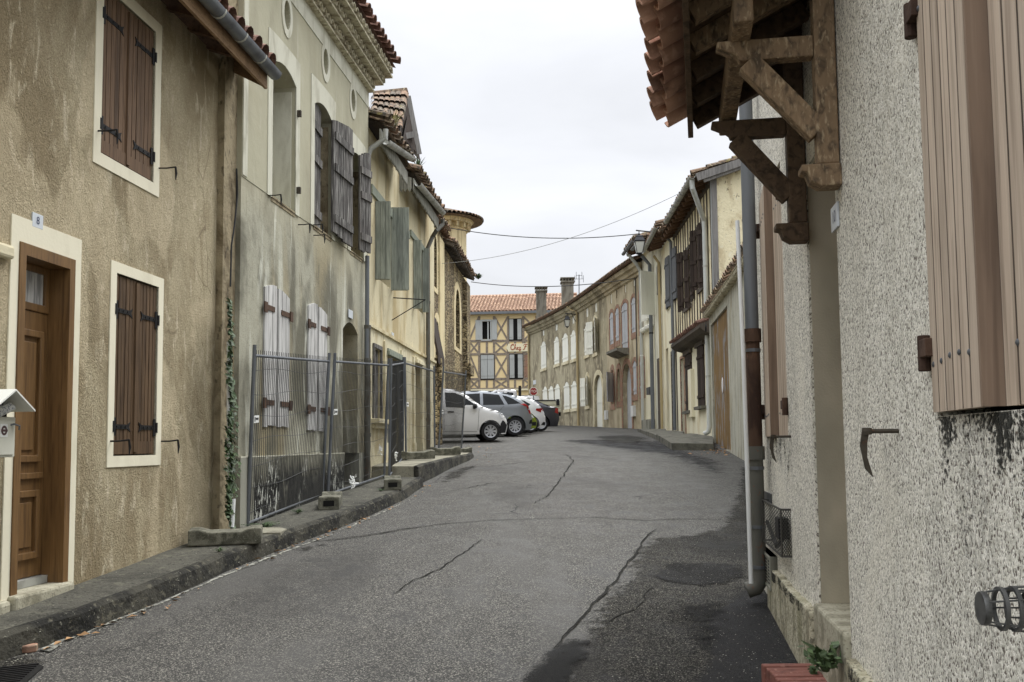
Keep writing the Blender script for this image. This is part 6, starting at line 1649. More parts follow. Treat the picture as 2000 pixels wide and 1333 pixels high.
for k, (u0, u1, z0, z1) in enumerate((fw, (nw0, nw1, nsz, nzt))):
    backing(FR, (u0, u1, z0, z1), -.15, HR)
    um = FR.u(1894, 500, .05) if k else (u0 + u1) / 2
    for uh, d, an, w_0, L_ in ((u1 - .004, -1, 3.0, -.02, u1 - um), (u0 + .004, 1, 0.5, -.05, um - u0 - .02)):
        m_ = leafmap(FR, uh, d, radians(an), w_0)
        n_ = 6; mb = MB(); pw = L_ / n_
        for q in range(n_):
            mb.rnd = R.random(); a_, b_2 = q * pw, (q + 1) * pw
            mb.prism(lambda a, b, c: m_(a, c, b), [(a_ + .006, .0), (b_2 - .006, .0), (b_2 - .006, .0335), (a_ + .006, .0335)], z0 + .012, z1 - .012)
        sh = mb.build('shutter', M['pink_shutter'], HR)
        mb = MB(); mb.boxm(m_, L_, L_ + .014, z0 + .012, z1 - .012, -.035, .034); mb.build('edge_board', M['pink_edge'], sh)
        mb = MB(); mb.boxm(m_, .01, L_ - .001, z0 + .014, z1 - .014, -.03, .0325); mb.build('shaded_joint', M['shaded_joint'], sh)  # strip almost flush with the boards; its dark colour supplies the groove shade
        for zq in (z0 + .16, z1 - .2):
            for q in range(5):
                mb = MB(); c = m_(L_ * (.07 + .19 * q), zq + R.uniform(-.008, .008), .033); nn = (m_(L_ * .5, zq, .05) - m_(L_ * .5, zq, .03)).normalized()
                mb.lathe(c, nn, [(.009, -.002), (.009, .002), (.005, .005), (.0, .006)], 10); mb.build('bolt', M['galv'], sh, smooth=True)
    for ue_, s_ in ((u1, 1), (u0, -1)):
        for zq in (z0 + .18, z1 - .22):
            mb = MB(); mb.boxm(FR.pt, ue_ - .03, ue_ + .055, zq, zq + .055, -.005, .035); mb.tube([FR.pt(ue_ + .035 * s_ + .01, zq - .04, .018), FR.pt(ue_ + .035 * s_ + .01, zq + .07, .018)], .019, 10); mb.build('hinge', M['rust'], HR, bevel=.003)
    mb = MB(); mb.boxm(FR.pt, u0 - .08, u1 + .10, z0 - (.5 if k else .42), z0 - .002, .0005, .003); mb.build('mildew_stain', M['mildew'], HR)
# stays
for px, py, L_ in ((1740, 842, .10), (1530, 853, .10)):
    u, z = FR.uz(px + 15, py, .0); mb = MB()
    mb.tube([FR.pt(u, z, -.01), FR.pt(u, z, .11)], .008, 8); mb.lathe(FR.pt(u, z, .105), (0, 0, 1), [(.016, -.012), (.018, 0), (.016, .012)], 10)
    mb.prism(lambda a, b, c: FR.pt(u + c, z + b, .11 + a), [(-.012, .0), (.012, .0), (.02, -.05), (.006, -.13), (-.02, -.16), (-.002, -.09), (-.004, -.04)], -.005, .005); mb.build('shutter_stay', M['oldiron'], HR)
# door recess with smooth jamb and step
mb = MB(); mb.boxm(FR.pt, dxb - .012, dxb - .001, dzb, dzt, -.32, -.012); mb.boxm(FR.pt, dxa + .001, dxa + .012, dzb, dzt, -.32, -.012); mb.boxm(FR.pt, dxa + .012, dxb - .012, dzt - .012, dzt - .001, -.32, -.012); mb.build('door_reveal', M['reveal'], HR)
mb = MB(); mb.boxm(FR.pt, dxa + .012, dxb - .012, dzb, dzt - .012, -.36, -.30)
for q in (.35, 1.3): ring(mb, FR, rc(dxa + .15, dxb - .15, dzb + q - .2, dzb + q + .6), rc(dxa + .2, dxb - .2, dzb + q - .15, dzb + q + .55), -.30, -.285)
mb.build('door', M['pink_shutter'], HR)
mb = MB(); mb.boxm(FR.pt, dxa - .0, dxb + .0, -.4, dzb, -.35, .03); mb.build('doorstep', M['step_stone'], HR, bevel=.015)
# plinth with a broken top edge
def plinth(u0, u1, z0, z1, nm):
    top = ragged([(u0, z0), (u1, z1)], .05, .012, 77)[:max(2, int((u1 - u0) / .05))]
    pl = [(u1, -.6), (u0, -.6)] + [(q[0], q[1]) for q in top]
    mb = MB(); mb.prism(FR.pt, pl, -.02, .045); mb.build(nm, M['plinth_r'], HR, bevel=.012)
    mb = MB(); pl2 = [(q[0], q[1] - .004) for q in top] + [(q[0], q[1] - .05 - .02 * R.random()) for q in top[::-1]]; mb.prism(FR.pt, pl2, .0455, .048); mb.build('mildew_edge', M['mildew_edge'], HR)
plinth(dxb + .04, FR.u(1508, 1110), FR.z(1600, 1200), FR.z(1512, 1105), 'plinth')
plinth(FR.u(1800, 1330), dxa - .02, FR.z(1720, 1345) - .03, FR.z(1690, 1310), 'plinth')
# canopy over the door
CN = empty('door_canopy', FR.pt((dxa + dxb) / 2, 2.7, 0), 'weathered oak door canopy with curved brackets and terracotta tiles', 'canopy')
mp = FR.pt
def bracket(xpost, ypb, xtip, ya, ybr, mt, nm, py0):
    up = FR.u(xpost, ypb, .06); zl = FR.z(xpost, ypb, .08)
    tip = None
    za = FR.z(1400, ya, .5)
    return up, zl
ubn = FR.u(1611, 300, .06); ubf = FR.u(1553, 400, .06)
def wtip(px, py, u):                                   # how far out from the wall the tip of an arm reaches
    r = ray(px, py); best = None
    lo_, hi_ = .1, 1.5
    for _ in range(40):
        m_ = (lo_ + hi_) / 2; q = FR.pt(u, 0, m_)
        if q.x / q.y > r.x / r.y: lo_ = m_
        else: hi_ = m_
    q = FR.pt(u, 0, lo_); return lo_, EYE + r.z * q.y / r.y
wtn, ztn = wtip(1400, 108, ubn); wtf, ztf = wtip(1390, 258, ubf)
print('canopy', ubn, ubf, wtn, ztn, wtf, ztf, FR.z(1611, 340, .06), FR.z(1553, 445, .06))
zarm = (ztn + ztf) / 2
for u, w_t, zt_b, mt, nm in ((ubn, wtn, FR.z(1605, 336, .06), 'canopy_wood', 0), (ubf, wtf, FR.z(1556, 436, .06), 'canopy_dark', 1)):
    za = ztn if nm == 0 else ztf
    hw = .040
    br = MB(); br.rnd = .5
    br.boxm(mp, u - hw, u + hw, zt_b, za + .75, .005, .098)
    post = br.build('bracket_post', M[mt], CN, bevel=.008)
    br = MB(); br.rnd = .4
    curve = [(.10, za + .048), (w_t, za + .048), (w_t + .004, za + .02), (w_t - .015, za + .012)] + [(w_t - .028 - .07 * sin(a_), za - .002 - .046 * (1 - cos(a_))) for a_ in (.3, .7, 1.1, 1.57)] + [(.10, za - .048)]
    br.prism(lambda a, b, c: mp(c, b, a), curve, u - hw + .004, u + hw - .004); br.build('arm', M[mt], CN, bevel=.006)
    br = MB(); br.rnd = .8; br.beam(mp(u, za - .05, w_t * .74), mp(u, zt_b + .15, .085), .076, .10); br.build('brace', M[mt], CN, bevel=.006)
    br = MB(); br.prism(lambda a, b, c: mp(c, b, a), [(.0, zt_b - .001), (.17, zt_b - .001), (.17, zt_b - .03), (.145, zt_b - .035), (.13, zt_b - .075), (.09, zt_b - .10), (.0, zt_b - .10)], u - hw - .012, u + hw + .012); br.build('corbel', M[mt], CN, bevel=.006)
wpl = wtn - .10
br = MB(); br.beam(mp(ubn - .22, ztn + .048 + .066, wpl), mp(ubf + .24, ztf + .048 + .066, wtf - .10), .085, .13); br.build('purlin', M['canopy_wood'], CN, bevel=.01)
# rafters, boards, fascia and tiles
u_near, u_far = ubn - .62, FR.u(1480, 200, .2)
wf, zf = wtip(1349, 262, ubf + .28); uf = ubf + .28
wn, zn = wtip(1339, 5, ubn - .1); un = ubn - .1
print('eave', wf, zf, uf, wn, zn, un)
def eave_at(u):
    k = (u - un) / (uf - un); return wn + (wf - wn) * k, zn + (zf - zn) * k
KS = math.tan(radians(27))
u_near = un - .35
def under(u, w, dz=0): we, ze = eave_at(u); return mp(u, ze + .0 + (we - w) * KS + dz, w)
mb = MB(); mb.add([under(u_near, eave_at(u_near)[0], .10), under(uf, eave_at(uf)[0], .10), under(uf, .0, .10), under(u_near, .0, .10)], [(0, 1, 2, 3)]); mb.add([under(u_near, eave_at(u_near)[0], .125), under(uf, eave_at(uf)[0], .125), under(uf, .0, .125), under(u_near, .0, .125)], [(0, 1, 2, 3)]); mb.build('soffit_boards', M['canopy_dark'], CN)
n_ = 7
for k in range(n_):
    u = u_near + .04 + (uf - .03 - u_near - .04) * k / (n_ - 1); mb = MB(); mb.rnd = R.random(); mb.beam(under(u, eave_at(u)[0] - .02, .05), under(u, .02, .05), .06, .095); mb.build('rafter', M['canopy_wood'] if k in (1, 2, 3) else M['canopy_dark'], CN, bevel=.004)
mb = MB(); a_, b_2 = under(u_near, eave_at(u_near)[0], .04), under(uf, eave_at(uf)[0], .04); mb.beam(a_, b_2, .03, .14); mb.build('fascia', M['canopy_dark'], CN, bevel=.004)
mb = MB(); p0 = under(uf + .04, eave_at(uf)[0] + .17, .15); p1 = under(u_near, eave_at(u_near)[0] + .17, .15)
eu = (p1 - p0).normalized(); es = (under(uf, 0, 0) - under(uf, eave_at(uf)[0], 0)).normalized()
for (lift, shift, rr_, flip) in ((0, 0, .085, 1),):
    tiles(mb, p0, eu, es, int((p1 - p0).length / .165) + 1, 3, .165, .36, r=.082, jit=.012, thick=.013, seg=7)
# pan tiles, curved downwards
nrm = eu.cross(es).normalized(); nrm = nrm if nrm.z > 0 else -nrm
for i in range(int((p1 - p0).length / .165) + 2):
    mb.rnd = R.random(); o = p0 + eu * (.165 * i) + es * .05 + nrm * .055
    rows = [[o + es * d + eu * (rr_ * cos(pi + pi * k / 6)) + nrm * (rr_ * sin(pi + pi * k / 6) * .8) for k in range(7)] for d, rr_ in ((0, .08), (1.0, .08), (1.0, .068), (0, .068))]
    vs = [q for row in rows for q in row]; mb.add(vs, [(e * 7 + k, e * 7 + k + 1, ((e + 1) % 4) * 7 + k + 1, ((e + 1) % 4) * 7 + k) for e in range(4) for k in range(6)])
mb.build('roof_tiles', M['tile_canopy'], CN, smooth=True)
# number plate
number_plate('house_number', FR, (1627, 1640, 400, 450), '10', 'white enamel plate reading 10 on the roughcast wall beside the door', size=.9)
# downpipe in two materials, with its conduit
def rp(px, py, w): u, z = FR.uz(px, py, w); return FR.pt(u, z, w)
dp = empty('drainpipe', rp(1478, 1140, .08), 'tall grey and rusted drainpipe at the corner of the roughcast house', 'pipe')
w_ = .09; u_p = LR - .04
zj = FR.z(1463, 650, w_); zk = FR.z(1474, 872, w_); zb_p = FR.z(1480, 1120, w_)
up0 = FR.u(1464, 480, w_); up1 = FR.u(1482, 1090, w_)
def pc(z): k = (z - zb_p) / (5.8 - zb_p); return FR.pt(up1 + (up0 - up1) * min(1, max(0, (z - zb_p) / (FR.z(1464, 480, w_) - zb_p))), z, w_)
print('pipe', up0, up1, zj, zk, zb_p)
mb = MB(); mb.tube([pc(zj - .02), pc(5.9)], .05, 16); mb.build('upper_pipe', M['pipe_grey'], dp, smooth=True)
mb = MB(); mb.tube([pc(zk), pc(zj - .1), pc(zj - .1) + Vector((0, 0, .002)), pc(zj)], [.053, .053, .066, .066], 16); mb.build('iron_pipe', M['rust'], dp, smooth=True)
mb = MB(); mb.tube([pc(zb_p), pc(zk - .1), pc(zk - .098), pc(zk)], [.053, .053, .066, .066], 16)
q = pc(zb_p); nR = Vector((FR.n[0].x, FR.n[0].y, 0)); mb.tube([q + Vector((0, 0, .02)), q - Vector((0, 0, .04)), q - Vector((0, 0, .09)) + nR * .03, q - Vector((0, 0, .11)) + nR * .09], [.06, .062, .06, .058], 14); mb.build('lower_pipe', M['pipe_iron'], dp, smooth=True)
mb = MB()
for z_ in (zj - .16, zk - .16, zb_p + .35, zb_p + .06):
    c = pc(z_); mb.tube([c - Vector((0, 0, .012)), c + Vector((0, 0, .012))], .059, 16)
mb.build('pipe_clip', M['galv'], dp)
mb = MB(); mb.tube([rp(1440, 432, .17), rp(1452, 700, .17), rp(1467, 1140, .17)], .016, 10)
a_, b_2 = rp(1441, 432, .17), rp(1467.5, 1140, .17); 
tag(mb.build('conduit_pipe', M['white_plastic']), 'tall white cable conduit beside the rusted drainpipe', 'pipe')
# meter cage, small plate and vent grille
def cage():
    u0, u1 = FR.u(1526, 1030, .06), FR.u(1490, 1030, .06); z0, z1 = FR.z(1510, 1072, .06), FR.z(1510, 988, .06)
    c = empty('meter_cage', FR.pt((u0 + u1) / 2, z0, 0), 'expanded metal cage over a meter, low beside the drainpipe', 'cage')
    mb = MB(); dW = .06
    n_ = 9; 
    def grid(a0, a1, b0, b1, f, na, nb):
        for i in range(na):
            for j in range(nb):
                ua, ub = a0 + (a1 - a0) * i / na, a0 + (a1 - a0) * (i + 1) / na; za, zb = b0 + (b1 - b0) * j / nb, b0 + (b1 - b0) * (j + 1) / nb
                um, zm_ = (ua + ub) / 2, (za + zb) / 2
                for p, q in (((ua, zm_), (um, zb)), ((um, zb), (ub, zm_)), ((ub, zm_), (um, za)), ((um, za), (ua, zm_))): mb.beam(f(*p), f(*q), .003, .003, up=(1, .3, .1))
    grid(u0, u1, z0, z1, lambda a, b: FR.pt(a, b, dW), 10, 12)
    grid(.0, dW, z0, z1, lambda a, b: FR.pt(u0, b, a), 4, 12)
    mb.build('mesh', M['cage'], c)
    mb = MB()
    for zz in (z0, z1):
        mb.beam(FR.pt(u0, zz, dW), FR.pt(u1, zz, dW), .008, .012); mb.beam(FR.pt(u0, zz, 0), FR.pt(u0, zz, dW), .008, .012); mb.beam(FR.pt(u1, zz, 0), FR.pt(u1, zz, dW), .008, .012)
    for uu in (u0, u1): mb.beam(FR.pt(uu, z0, dW), FR.pt(uu, z1, dW), .012, .008)
    mb.build('frame', M['cage'], c)
    mb = MB(); mb.boxm(FR.pt, u0 + .06, u0 + .22, z0 + .1, z1 - .06, .01, .07); mb.tube([FR.pt(u0 + .1, z0 + .1, .04), FR.pt(u0 + .3, z0 + .03, .05), FR.pt(u1 - .1, z1 - .15, .04)], .015, 8); mb.build('meter', M['iron'], c)
cage()
r = FR.rect(1493, 1508, 962, 984); mb = MB(); mb.boxm(FR.pt, r[0], r[1], r[2], r[3], .0, .012); tag(mb.build('wall_plate', M['sheet_door'], bevel=.003), 'small grey plate fixed above the meter cage', 'plate')
r = FR.rect(1496, 1519, 1078, 1140); mb = MB(); ring(mb, FR, rc(*r), rc(r[0] + .02, r[1] - .02, r[2] + .02, r[3] - .02), .0, .055)
mb.boxm(FR.pt, r[0], r[1], r[2], r[3], .0, .048)
vg = tag(mb.build('vent_grille', M['plinth_plain']), 'grey perforated vent grille near the ground behind the drainpipe', 'vent')
mb = MB()
for i in range(4):
    for j in range(8):
        a_, b_2 = r[0] + .03 + (r[1] - r[0] - .06) * i / 4, r[2] + .03 + (r[3] - r[2] - .06) * j / 8
        mb.boxm(FR.pt, a_ + .01, a_ + (r[1] - r[0]) / 4 * .65, b_2 + .004, b_2 + (r[3] - r[2]) / 8 * .5, .0482, .0495)
mb.build('slot', M['dark'], vg)
# flue terminal sticking out of the wall by the near window
fu, fz = FR.uz(2006, 1190, .10)
fl = empty('flue_terminal', FR.pt(fu, fz, 0), 'round grey caged flue terminal sticking out of the roughcast wall', 'vent')
o = FR.pt(fu, fz, 0)
Q = .80
mb = MB(); mb.lathe(o, nR, [(.0, .19), (.042 * Q, .19), (.044 * Q, .183), (.042 * Q, .177), (.0, .177)], 20); mb.build('end_disc', M['flue_metal'], fl, smooth=True)
ax = nR.normalized(); a_ = ax.orthogonal().normalized(); b_2 = ax.cross(a_)
for h, r_ in ((.150, .052 * Q), (.125, .054 * Q), (.075, .066 * Q), (.02, .070 * Q)):
    mb = MB(); mb.lathe(o, nR, [(r_ - .004, h - .004), (r_ + .003, h - .004), (r_ + .003, h + .004), (r_ - .004, h + .004), (r_ - .004, h - .004)], 22); mb.build('ring', M['flue_metal'], fl, smooth=True)
for k in range(14):
    th = 2 * pi * k / 14; d = a_ * cos(th) + b_2 * sin(th)
    mb = MB(); mb.beam(o + d * .067 * Q + ax * .0, o + d * .055 * Q + ax * .125, .006, .003)
    if k % 3 == 0: mb.beam(o + d * .054 * Q + ax * .124, o + d * .04 * Q + ax * .182, .006, .003)
    mb.build('bar', M['flue_metal'], fl)
mb = MB(); mb.lathe(o, nR, [(.045 * Q, -.02), (.045 * Q, .10), (.03 * Q, .10), (.03 * Q, -.02)], 20); mb.build('inner_tube', M['iron'], fl, smooth=True)
# red tiled step in the bottom corner
st = [G(x, y, .14) for x, y in ((1486, 1297), (1600, 1297), (1660, 1336), (1690, 1420), (1470, 1420))]
rs = empty('red_tiled_step', (st[0].x, st[0].y, zg(st[0].y)), 'low red brick step in front of the right-hand doorway', 'step')
def band(t0, t1):
    L_ = Vector((st[0].x, st[0].y)); A_ = L_ + (Vector((st[4].x, st[4].y)) - L_) * t0; return A_
x0, x1 = st[0].x, FR.pt(dxb, 0).x + .02; y1 = st[0].y; zt_s = zg(st[0].y) + .14
y = y1; k = 0
while y > y1 - .9:
    mb = MB(); mb.rnd = R.random()
    mb.boxm(ident, x0 + R.uniform(-.006, .006), x0 + .255, y - .062, y - .004, zt_s - .25, zt_s + R.uniform(-.003, .003)); mb.rnd = R.random()
    mb.boxm(ident, x0 + .262, x1 + .1, y - .062, y - .004, zt_s - .25, zt_s - .002); mb.build('brick_row', M['red_brick_step'], rs, bevel=.006); y -= .066
# ------------------------------------------------------------------ vehicles
def resample(pl, step):
    out = []
    for a, b in zip(pl, pl[1:]):
        n = max(1, int(sqrt((a[0] - b[0]) ** 2 + (a[1] - b[1]) ** 2) / step))
        out += [(a[0] + (b[0] - a[0]) * i / n, a[1] + (b[1] - a[1]) * i / n) for i in range(n)]
    return out + [pl[-1]]
def smooth_pl(pl, n=4):
    out = []
    for i in range(len(pl) - 1):
        p0, p1, p2, p3 = pl[max(0, i - 1)], pl[i], pl[i + 1], pl[min(len(pl) - 1, i + 2)]
        for k in range(n):
            t = k / n
            out.append(tuple(.5 * (2 * p1[j] + (p2[j] - p0[j]) * t + (2 * p0[j] - 5 * p1[j] + 4 * p2[j] - p3[j]) * t * t + (3 * p1[j] - p0[j] - 3 * p2[j] + p3[j]) * t ** 3) for j in (0, 1)))
    return out + [pl[-1]]

def wheel(root, c, r, xf, spokes, hub):
    """c centre on the outer face in car space; xf maps car space to the world"""
    o = xf(*c); ax = (xf(c[0], c[1] + (1 if c[1] > 0 else -1), c[2]) - o).normalized()
    mb = MB(); mb.lathe(o, ax, [(r * .62, -.17), (r * .93, -.18), (r, -.15), (r, -.04), (r * .95, -.005), (r * .8, .004), (r * .64, -.004), (r * .62, -.02)], 28)
    t = mb.build('wheel', M['tyre'], root, smooth=True)
    mb = MB(); mb.lathe(o, ax, [(.0, -.075), (r * .62, -.075)], 24); mb.build('wheel_well', M['dark'], t)
    mb = MB(); mb.lathe(o, ax, [(r * .66, -.03), (r * .66, .002), (r * .58, -.004), (r * .56, -.05)], 28); mb.lathe(o, ax, [(.0, -.01), (r * .14, -.012), (r * .17, -.03)], 14)
    a = ax.orthogonal().normalized(); b = ax.cross(a)
    for k in range(spokes):
        th = 2 * pi * k / spokes; d = a * cos(th) + b * sin(th); e = b * cos(th) - a * sin(th); w0_, w1_ = r * .07, r * .6 * pi / spokes * hub
        vs = [o + d * (r * .1) + e * w0_ - ax * .02, o + d * (r * .1) - e * w0_ - ax * .02, o + d * (r * .6) - e * w1_ - ax * .012, o + d * (r * .6) + e * w1_ - ax * .012]
        mb.add(vs + [v - ax * .03 for v in vs], [(0, 1, 2, 3), (4, 7, 6, 5), (0, 4, 5, 1), (1, 5, 6, 2), (2, 6, 7, 3), (3, 7, 4, 0)])
    mb.build('rim', M['alloy'], t, smooth=True, sharp=25)

def car(name, label, cat, at, head, L, W, top, wheels, wr, paintm, belt, wins=(), tails=(), glass=(), seams=(), darks=(), heads=(), spokes=9, hub=.5, sill=.2, handles=(), mirror=None, group=None, tumble=.26, lens=()):
    """top: side outline from the rear bumper's foot over the roof to the front bumper's foot; x runs to the front"""
    ca, sa = cos(head), sin(head); A = Vector(at)
    def xf(x, y, z): return A + Vector((x * ca - y * sa, x * sa + y * ca, z))
    root = empty(name, xf(L / 2, 0, 0), label, cat, group or ('cars parked in a row beside the church' if cat == 'car' else None))
    tp = resample(smooth_pl(top, 4), .09)
    def ztop(x):
        best = 0
        for (x0, z0), (x1, z1) in zip(tp, tp[1:]):
            if min(x0, x1) - 1e-6 <= x <= max(x0, x1) + 1e-6:
                z = max(z0, z1) if abs(x1 - x0) < 1e-6 else z0 + (z1 - z0) * (x - x0) / (x1 - x0)
                best = max(best, z)
        return best
    xmin = min(p[0] for p in tp); xmax = max(p[0] for p in tp)
    def Y(x, z):
        y = W / 2
        if z > belt: y -= (z - belt) * tumble
        y -= .05 * max(0, (.62 - z) / .45) ** 2 + .02 * ((z - .62) / .4) ** 2 * (z < belt)
        for e in (x - xmin, xmax - x):
            if e < .55: y -= .20 * (1 - e / .55) ** 2.2
        d = ztop(x) - z
        if 0 <= d < .13: y -= .07 * (1 - sqrt(max(0, 1 - (1 - d / .13) ** 2)))
        return y
    bottom = []
    wx = sorted(wheels, reverse=True)
    ra = wr * 1.17
    bottom.append((xmax - .06, sill))
    for x in wx:
        dz = sill - wr; h = sqrt(max(0, ra * ra - dz * dz)); a0 = atan2(dz, h)
        bottom += [(x + ra * cos(a0 + (pi - 2 * a0) * k / 14), wr + ra * sin(a0 + (pi - 2 * a0) * k / 14)) for k in range(15)]
    bottom.append((xmin + .06, sill))
    ol = tp + bottom
    pts = [((xmin + .11 * i), .2 + .1 * j) for i in range(1, int((xmax - xmin) / .11)) for j in range(16)]
    pts = [p for p in pts if inside(p, ol) and all((p[0] - x) ** 2 + (p[1] - wr) ** 2 > (ra + .04) ** 2 for x in wheels) and ztop(p[0]) - p[1] > .03]
    pts += [(p[0], p[1] - dd) for p in tp for dd in (.015, .04, .08, .13) if inside((p[0], p[1] - dd), ol)]
    ov, tr = cdt(ol, (), [(p, p) for p in pts])
    mb = MB()
    for s_ in (1, -1): mb.add([xf(p[0], s_ * Y(p[0], p[1]), p[1]) for p in ov], tr if s_ > 0 else [t[::-1] for t in tr])
    n = 8
    def row(p, lift=0, k=1.0):
        y0 = Y(*p); return [xf(p[0], y0 * k * (1 - 2 * i / n), p[1] + (.035 + lift) * (1 - (k * (1 - 2 * i / n)) ** 2)) for i in range(n + 1)]
    rows = [row(p) for p in tp]
    mb.add([q for r_ in rows for q in r_], [(i * (n + 1) + j, i * (n + 1) + j + 1, (i + 1) * (n + 1) + j + 1, (i + 1) * (n + 1) + j) for i in range(len(rows) - 1) for j in range(n)])
    mb.add([xf(x, s_ * (W / 2 - .12), .2) for x in (xmin + .1, xmax - .1) for s_ in (1, -1)], [(0, 1, 3, 2)])
    bmb = mb
    body = bmb.build('body', paintm, root, smooth=True, sharp=50)
    me = body.data; bm = bmesh.new(); bm.from_mesh(me); bmesh.ops.remove_doubles(bm, verts=bm.verts, dist=.002); bmesh.ops.recalc_face_normals(bm, faces=bm.faces); bm.to_mesh(me); bm.free()
    me.shade_smooth(); me.set_sharp_from_angle(angle=radians(34))
    def panel(poly, nm, m, off=.004, sides=(1, -1), grid=.12):
        ins = [(x, z) for x in [min(p[0] for p in poly) + grid * i for i in range(1, 30)] for z in [min(p[1] for p in poly) + grid * i for i in range(1, 12)] if inside((x, z), poly)]
        ov, tr = cdt(poly, (), [(p, p) for p in ins])
        for s_ in sides:
            mb = MB(); mb.add([xf(p[0], s_ * (Y(p[0], p[1]) + off), p[1]) for p in ov], tr); mb.build(nm, m, root, smooth=True)
    for w in wins: panel(resample(w + [w[0]], .15)[:-1], 'side_window', M['glass'])
    for w in tails: panel(resample(w + [w[0]], .1)[:-1], 'tail_light', M['tail'], .008)
    for w in heads: panel(resample(w + [w[0]], .1)[:-1], 'headlight', M['headlamp'], .008)
    for w in darks: panel(resample(w + [w[0]], .1)[:-1], 'bumper_trim', M['trim'], .006)
    for w in seams:
        mb = MB(); q = resample(w, .08)
        for s_ in (1, -1): mb.tube([xf(p[0], s_ * (Y(*p) + .001), p[1]) for p in q], .005, 5)
        mb.build('door_seam', M['seam'], root)
    for (x, z) in handles:
        mb = MB()
        for s_ in (1, -1): mb.tube([xf(x - .09, s_ * (Y(x - .09, z) + .008), z), xf(x + .09, s_ * (Y(x + .09, z) + .008), z)], .02, 6)
        mb.build('handle', M['trim'] if paintm is M['car_white'] else paintm, root)
    for i0, i1 in glass:                                     # windscreen and rear window as part of the upper skin
        seg_ = [p for p in tp if min(i0, i1) <= p[0] <= max(i0, i1) and p[1] > belt - .12]
        if len(seg_) > 1:
            rows = [[q + Vector((0, 0, .006)) + Vector((0, 0, 0)) for q in row(p, .004, .86)] for p in seg_]
            mb = MB(); mb.add([q for r_ in rows for q in r_], [(i * (n + 1) + j, i * (n + 1) + j + 1, (i + 1) * (n + 1) + j + 1, (i + 1) * (n + 1) + j) for i in range(len(rows) - 1) for j in range(n)]); mb.build('windscreen', M['glass'], root, smooth=True)
    if mirror:
        mb = MB(); x, z = mirror
        for s_ in (1, -1):
            c = xf(x, s_ * (Y(x, z) + .09), z); mb.lathe(c - Vector((ca, sa, 0)) * .05, Vector((ca, sa, 0)), [(.0, 0), (.075, .0), (.09, .04), (.06, .11), (0, .13)], 10)
        mb.build('mirror', M['trim'], root, smooth=True)
    for x in wheels:
        for s_ in (1, -1): wheel(root, (x, s_ * (W / 2 - .035), wr), wr, xf, spokes, hub)
    return root

def place(px_end, py_wheel, d, W, head, L, nose_right):
    "origin (rear foot) of a car whose right-hand end is seen at px_end, depth d"
    e = P(px_end, 850, d); c = Vector((e.x, d + W / 2, zg(d + W / 2)))
    if nose_right: return Vector((c.x - L * cos(head), c.y - L * sin(head), c.z)), head
    return Vector((c.x, c.y, c.z)), head + pi
HA = radians(9)
o, h = place(986, 863, 27.2, 1.58, HA, 3.54, True)
car('parked_car', 'small boxy white hatchback with black bumpers, nearest of the parked cars', 'car', o, h, 3.54, 1.58,
    [(.05, .22), (.0, .5), (.02, .8), (.08, 1.0), (.22, 1.40), (.42, 1.52), (1.2, 1.56), (1.9, 1.52), (2.2, 1.42), (2.72, 1.04), (2.84, .98), (3.25, .86), (3.44, .72), (3.53, .52), (3.48, .22)], (.55, 3.0), .285, M['car_white'], .98,
    wins=[[(.42, 1.02), (.50, 1.40), (.85, 1.43), (.86, 1.01)], [(.94, 1.01), (.93, 1.43), (1.55, 1.43), (1.58, 1.0)], [(1.68, 1.0), (1.66, 1.43), (1.95, 1.42), (2.16, 1.34), (2.62, 1.02), (2.62, .96)]],
    darks=[[(3.28, .22), (3.30, .50), (3.36, .60), (3.50, .60), (3.52, .5), (3.46, .24)], [(.06, .24), (.02, .55), (.22, .6), (.24, .24)]], heads=[[(3.24, .78), (3.28, .86), (3.40, .76), (3.46, .66), (3.34, .66)]],
    tails=[[(.04, .95), (.07, 1.0), (.2, 1.36), (.3, 1.36), (.2, .95)]], glass=[(2.16, 2.74), (.02, .26)], seams=[[(1.62, .96), (1.63, .34)], [(2.66, .96), (2.62, .32)], [(.92, .98), (.93, .62)], [(.95, .3), (2.6, .28)]], handles=[(1.82, .86), (1.2, .86)], mirror=(2.52, 1.02), spokes=8, hub=.55)
o, h = place(1034.5, 859, 31, 1.75, HA, 4.45, False)
car('parked_car', 'silver grey estate car with a long side window and a red tail light', 'car', o, h, 4.45, 1.75,
    [(.06, .24), (.0, .5), (.03, .68), (.07, .80), (.15, .98), (.32, 1.14), (.58, 1.32), (.98, 1.45), (1.72, 1.52), (2.35, 1.49), (2.65, 1.38), (3.2, 1.02), (4.1, .82), (4.38, .56), (4.40, .25)], (.62, 3.35), .315, M['car_grey'], .98,
    wins=[[(.42, 1.08), (.72, 1.26), (.92, 1.34), (1.04, 1.36), (.86, 1.05)], [(.98, 1.04), (1.16, 1.38), (1.70, 1.43), (1.70, 1.03)], [(1.80, 1.03), (1.80, 1.43), (2.30, 1.40), (2.58, 1.3), (2.95, 1.04)]],
    tails=[[(.30, 1.09), (.15, 1.0), (.07, .80), (.06, .70), (.13, .76), (.22, .98), (.46, 1.06)]], darks=[[(.0, .40), (.02, .55), (.10, .52), (.14, .40)]], glass=[(.05, .55), (2.6, 3.2)], seams=[[(1.76, 1.0), (1.78, .3)], [(1.0, 1.0), (1.16, .82), (1.18, .62)], [(1.2, .3), (3.0, .3)]], handles=[(1.4, .88), (2.5, .88)], spokes=10, hub=.42, mirror=(2.9, 1.05))
o, h = place(1046, 852, 33.4, 1.62, HA, 3.6, True)
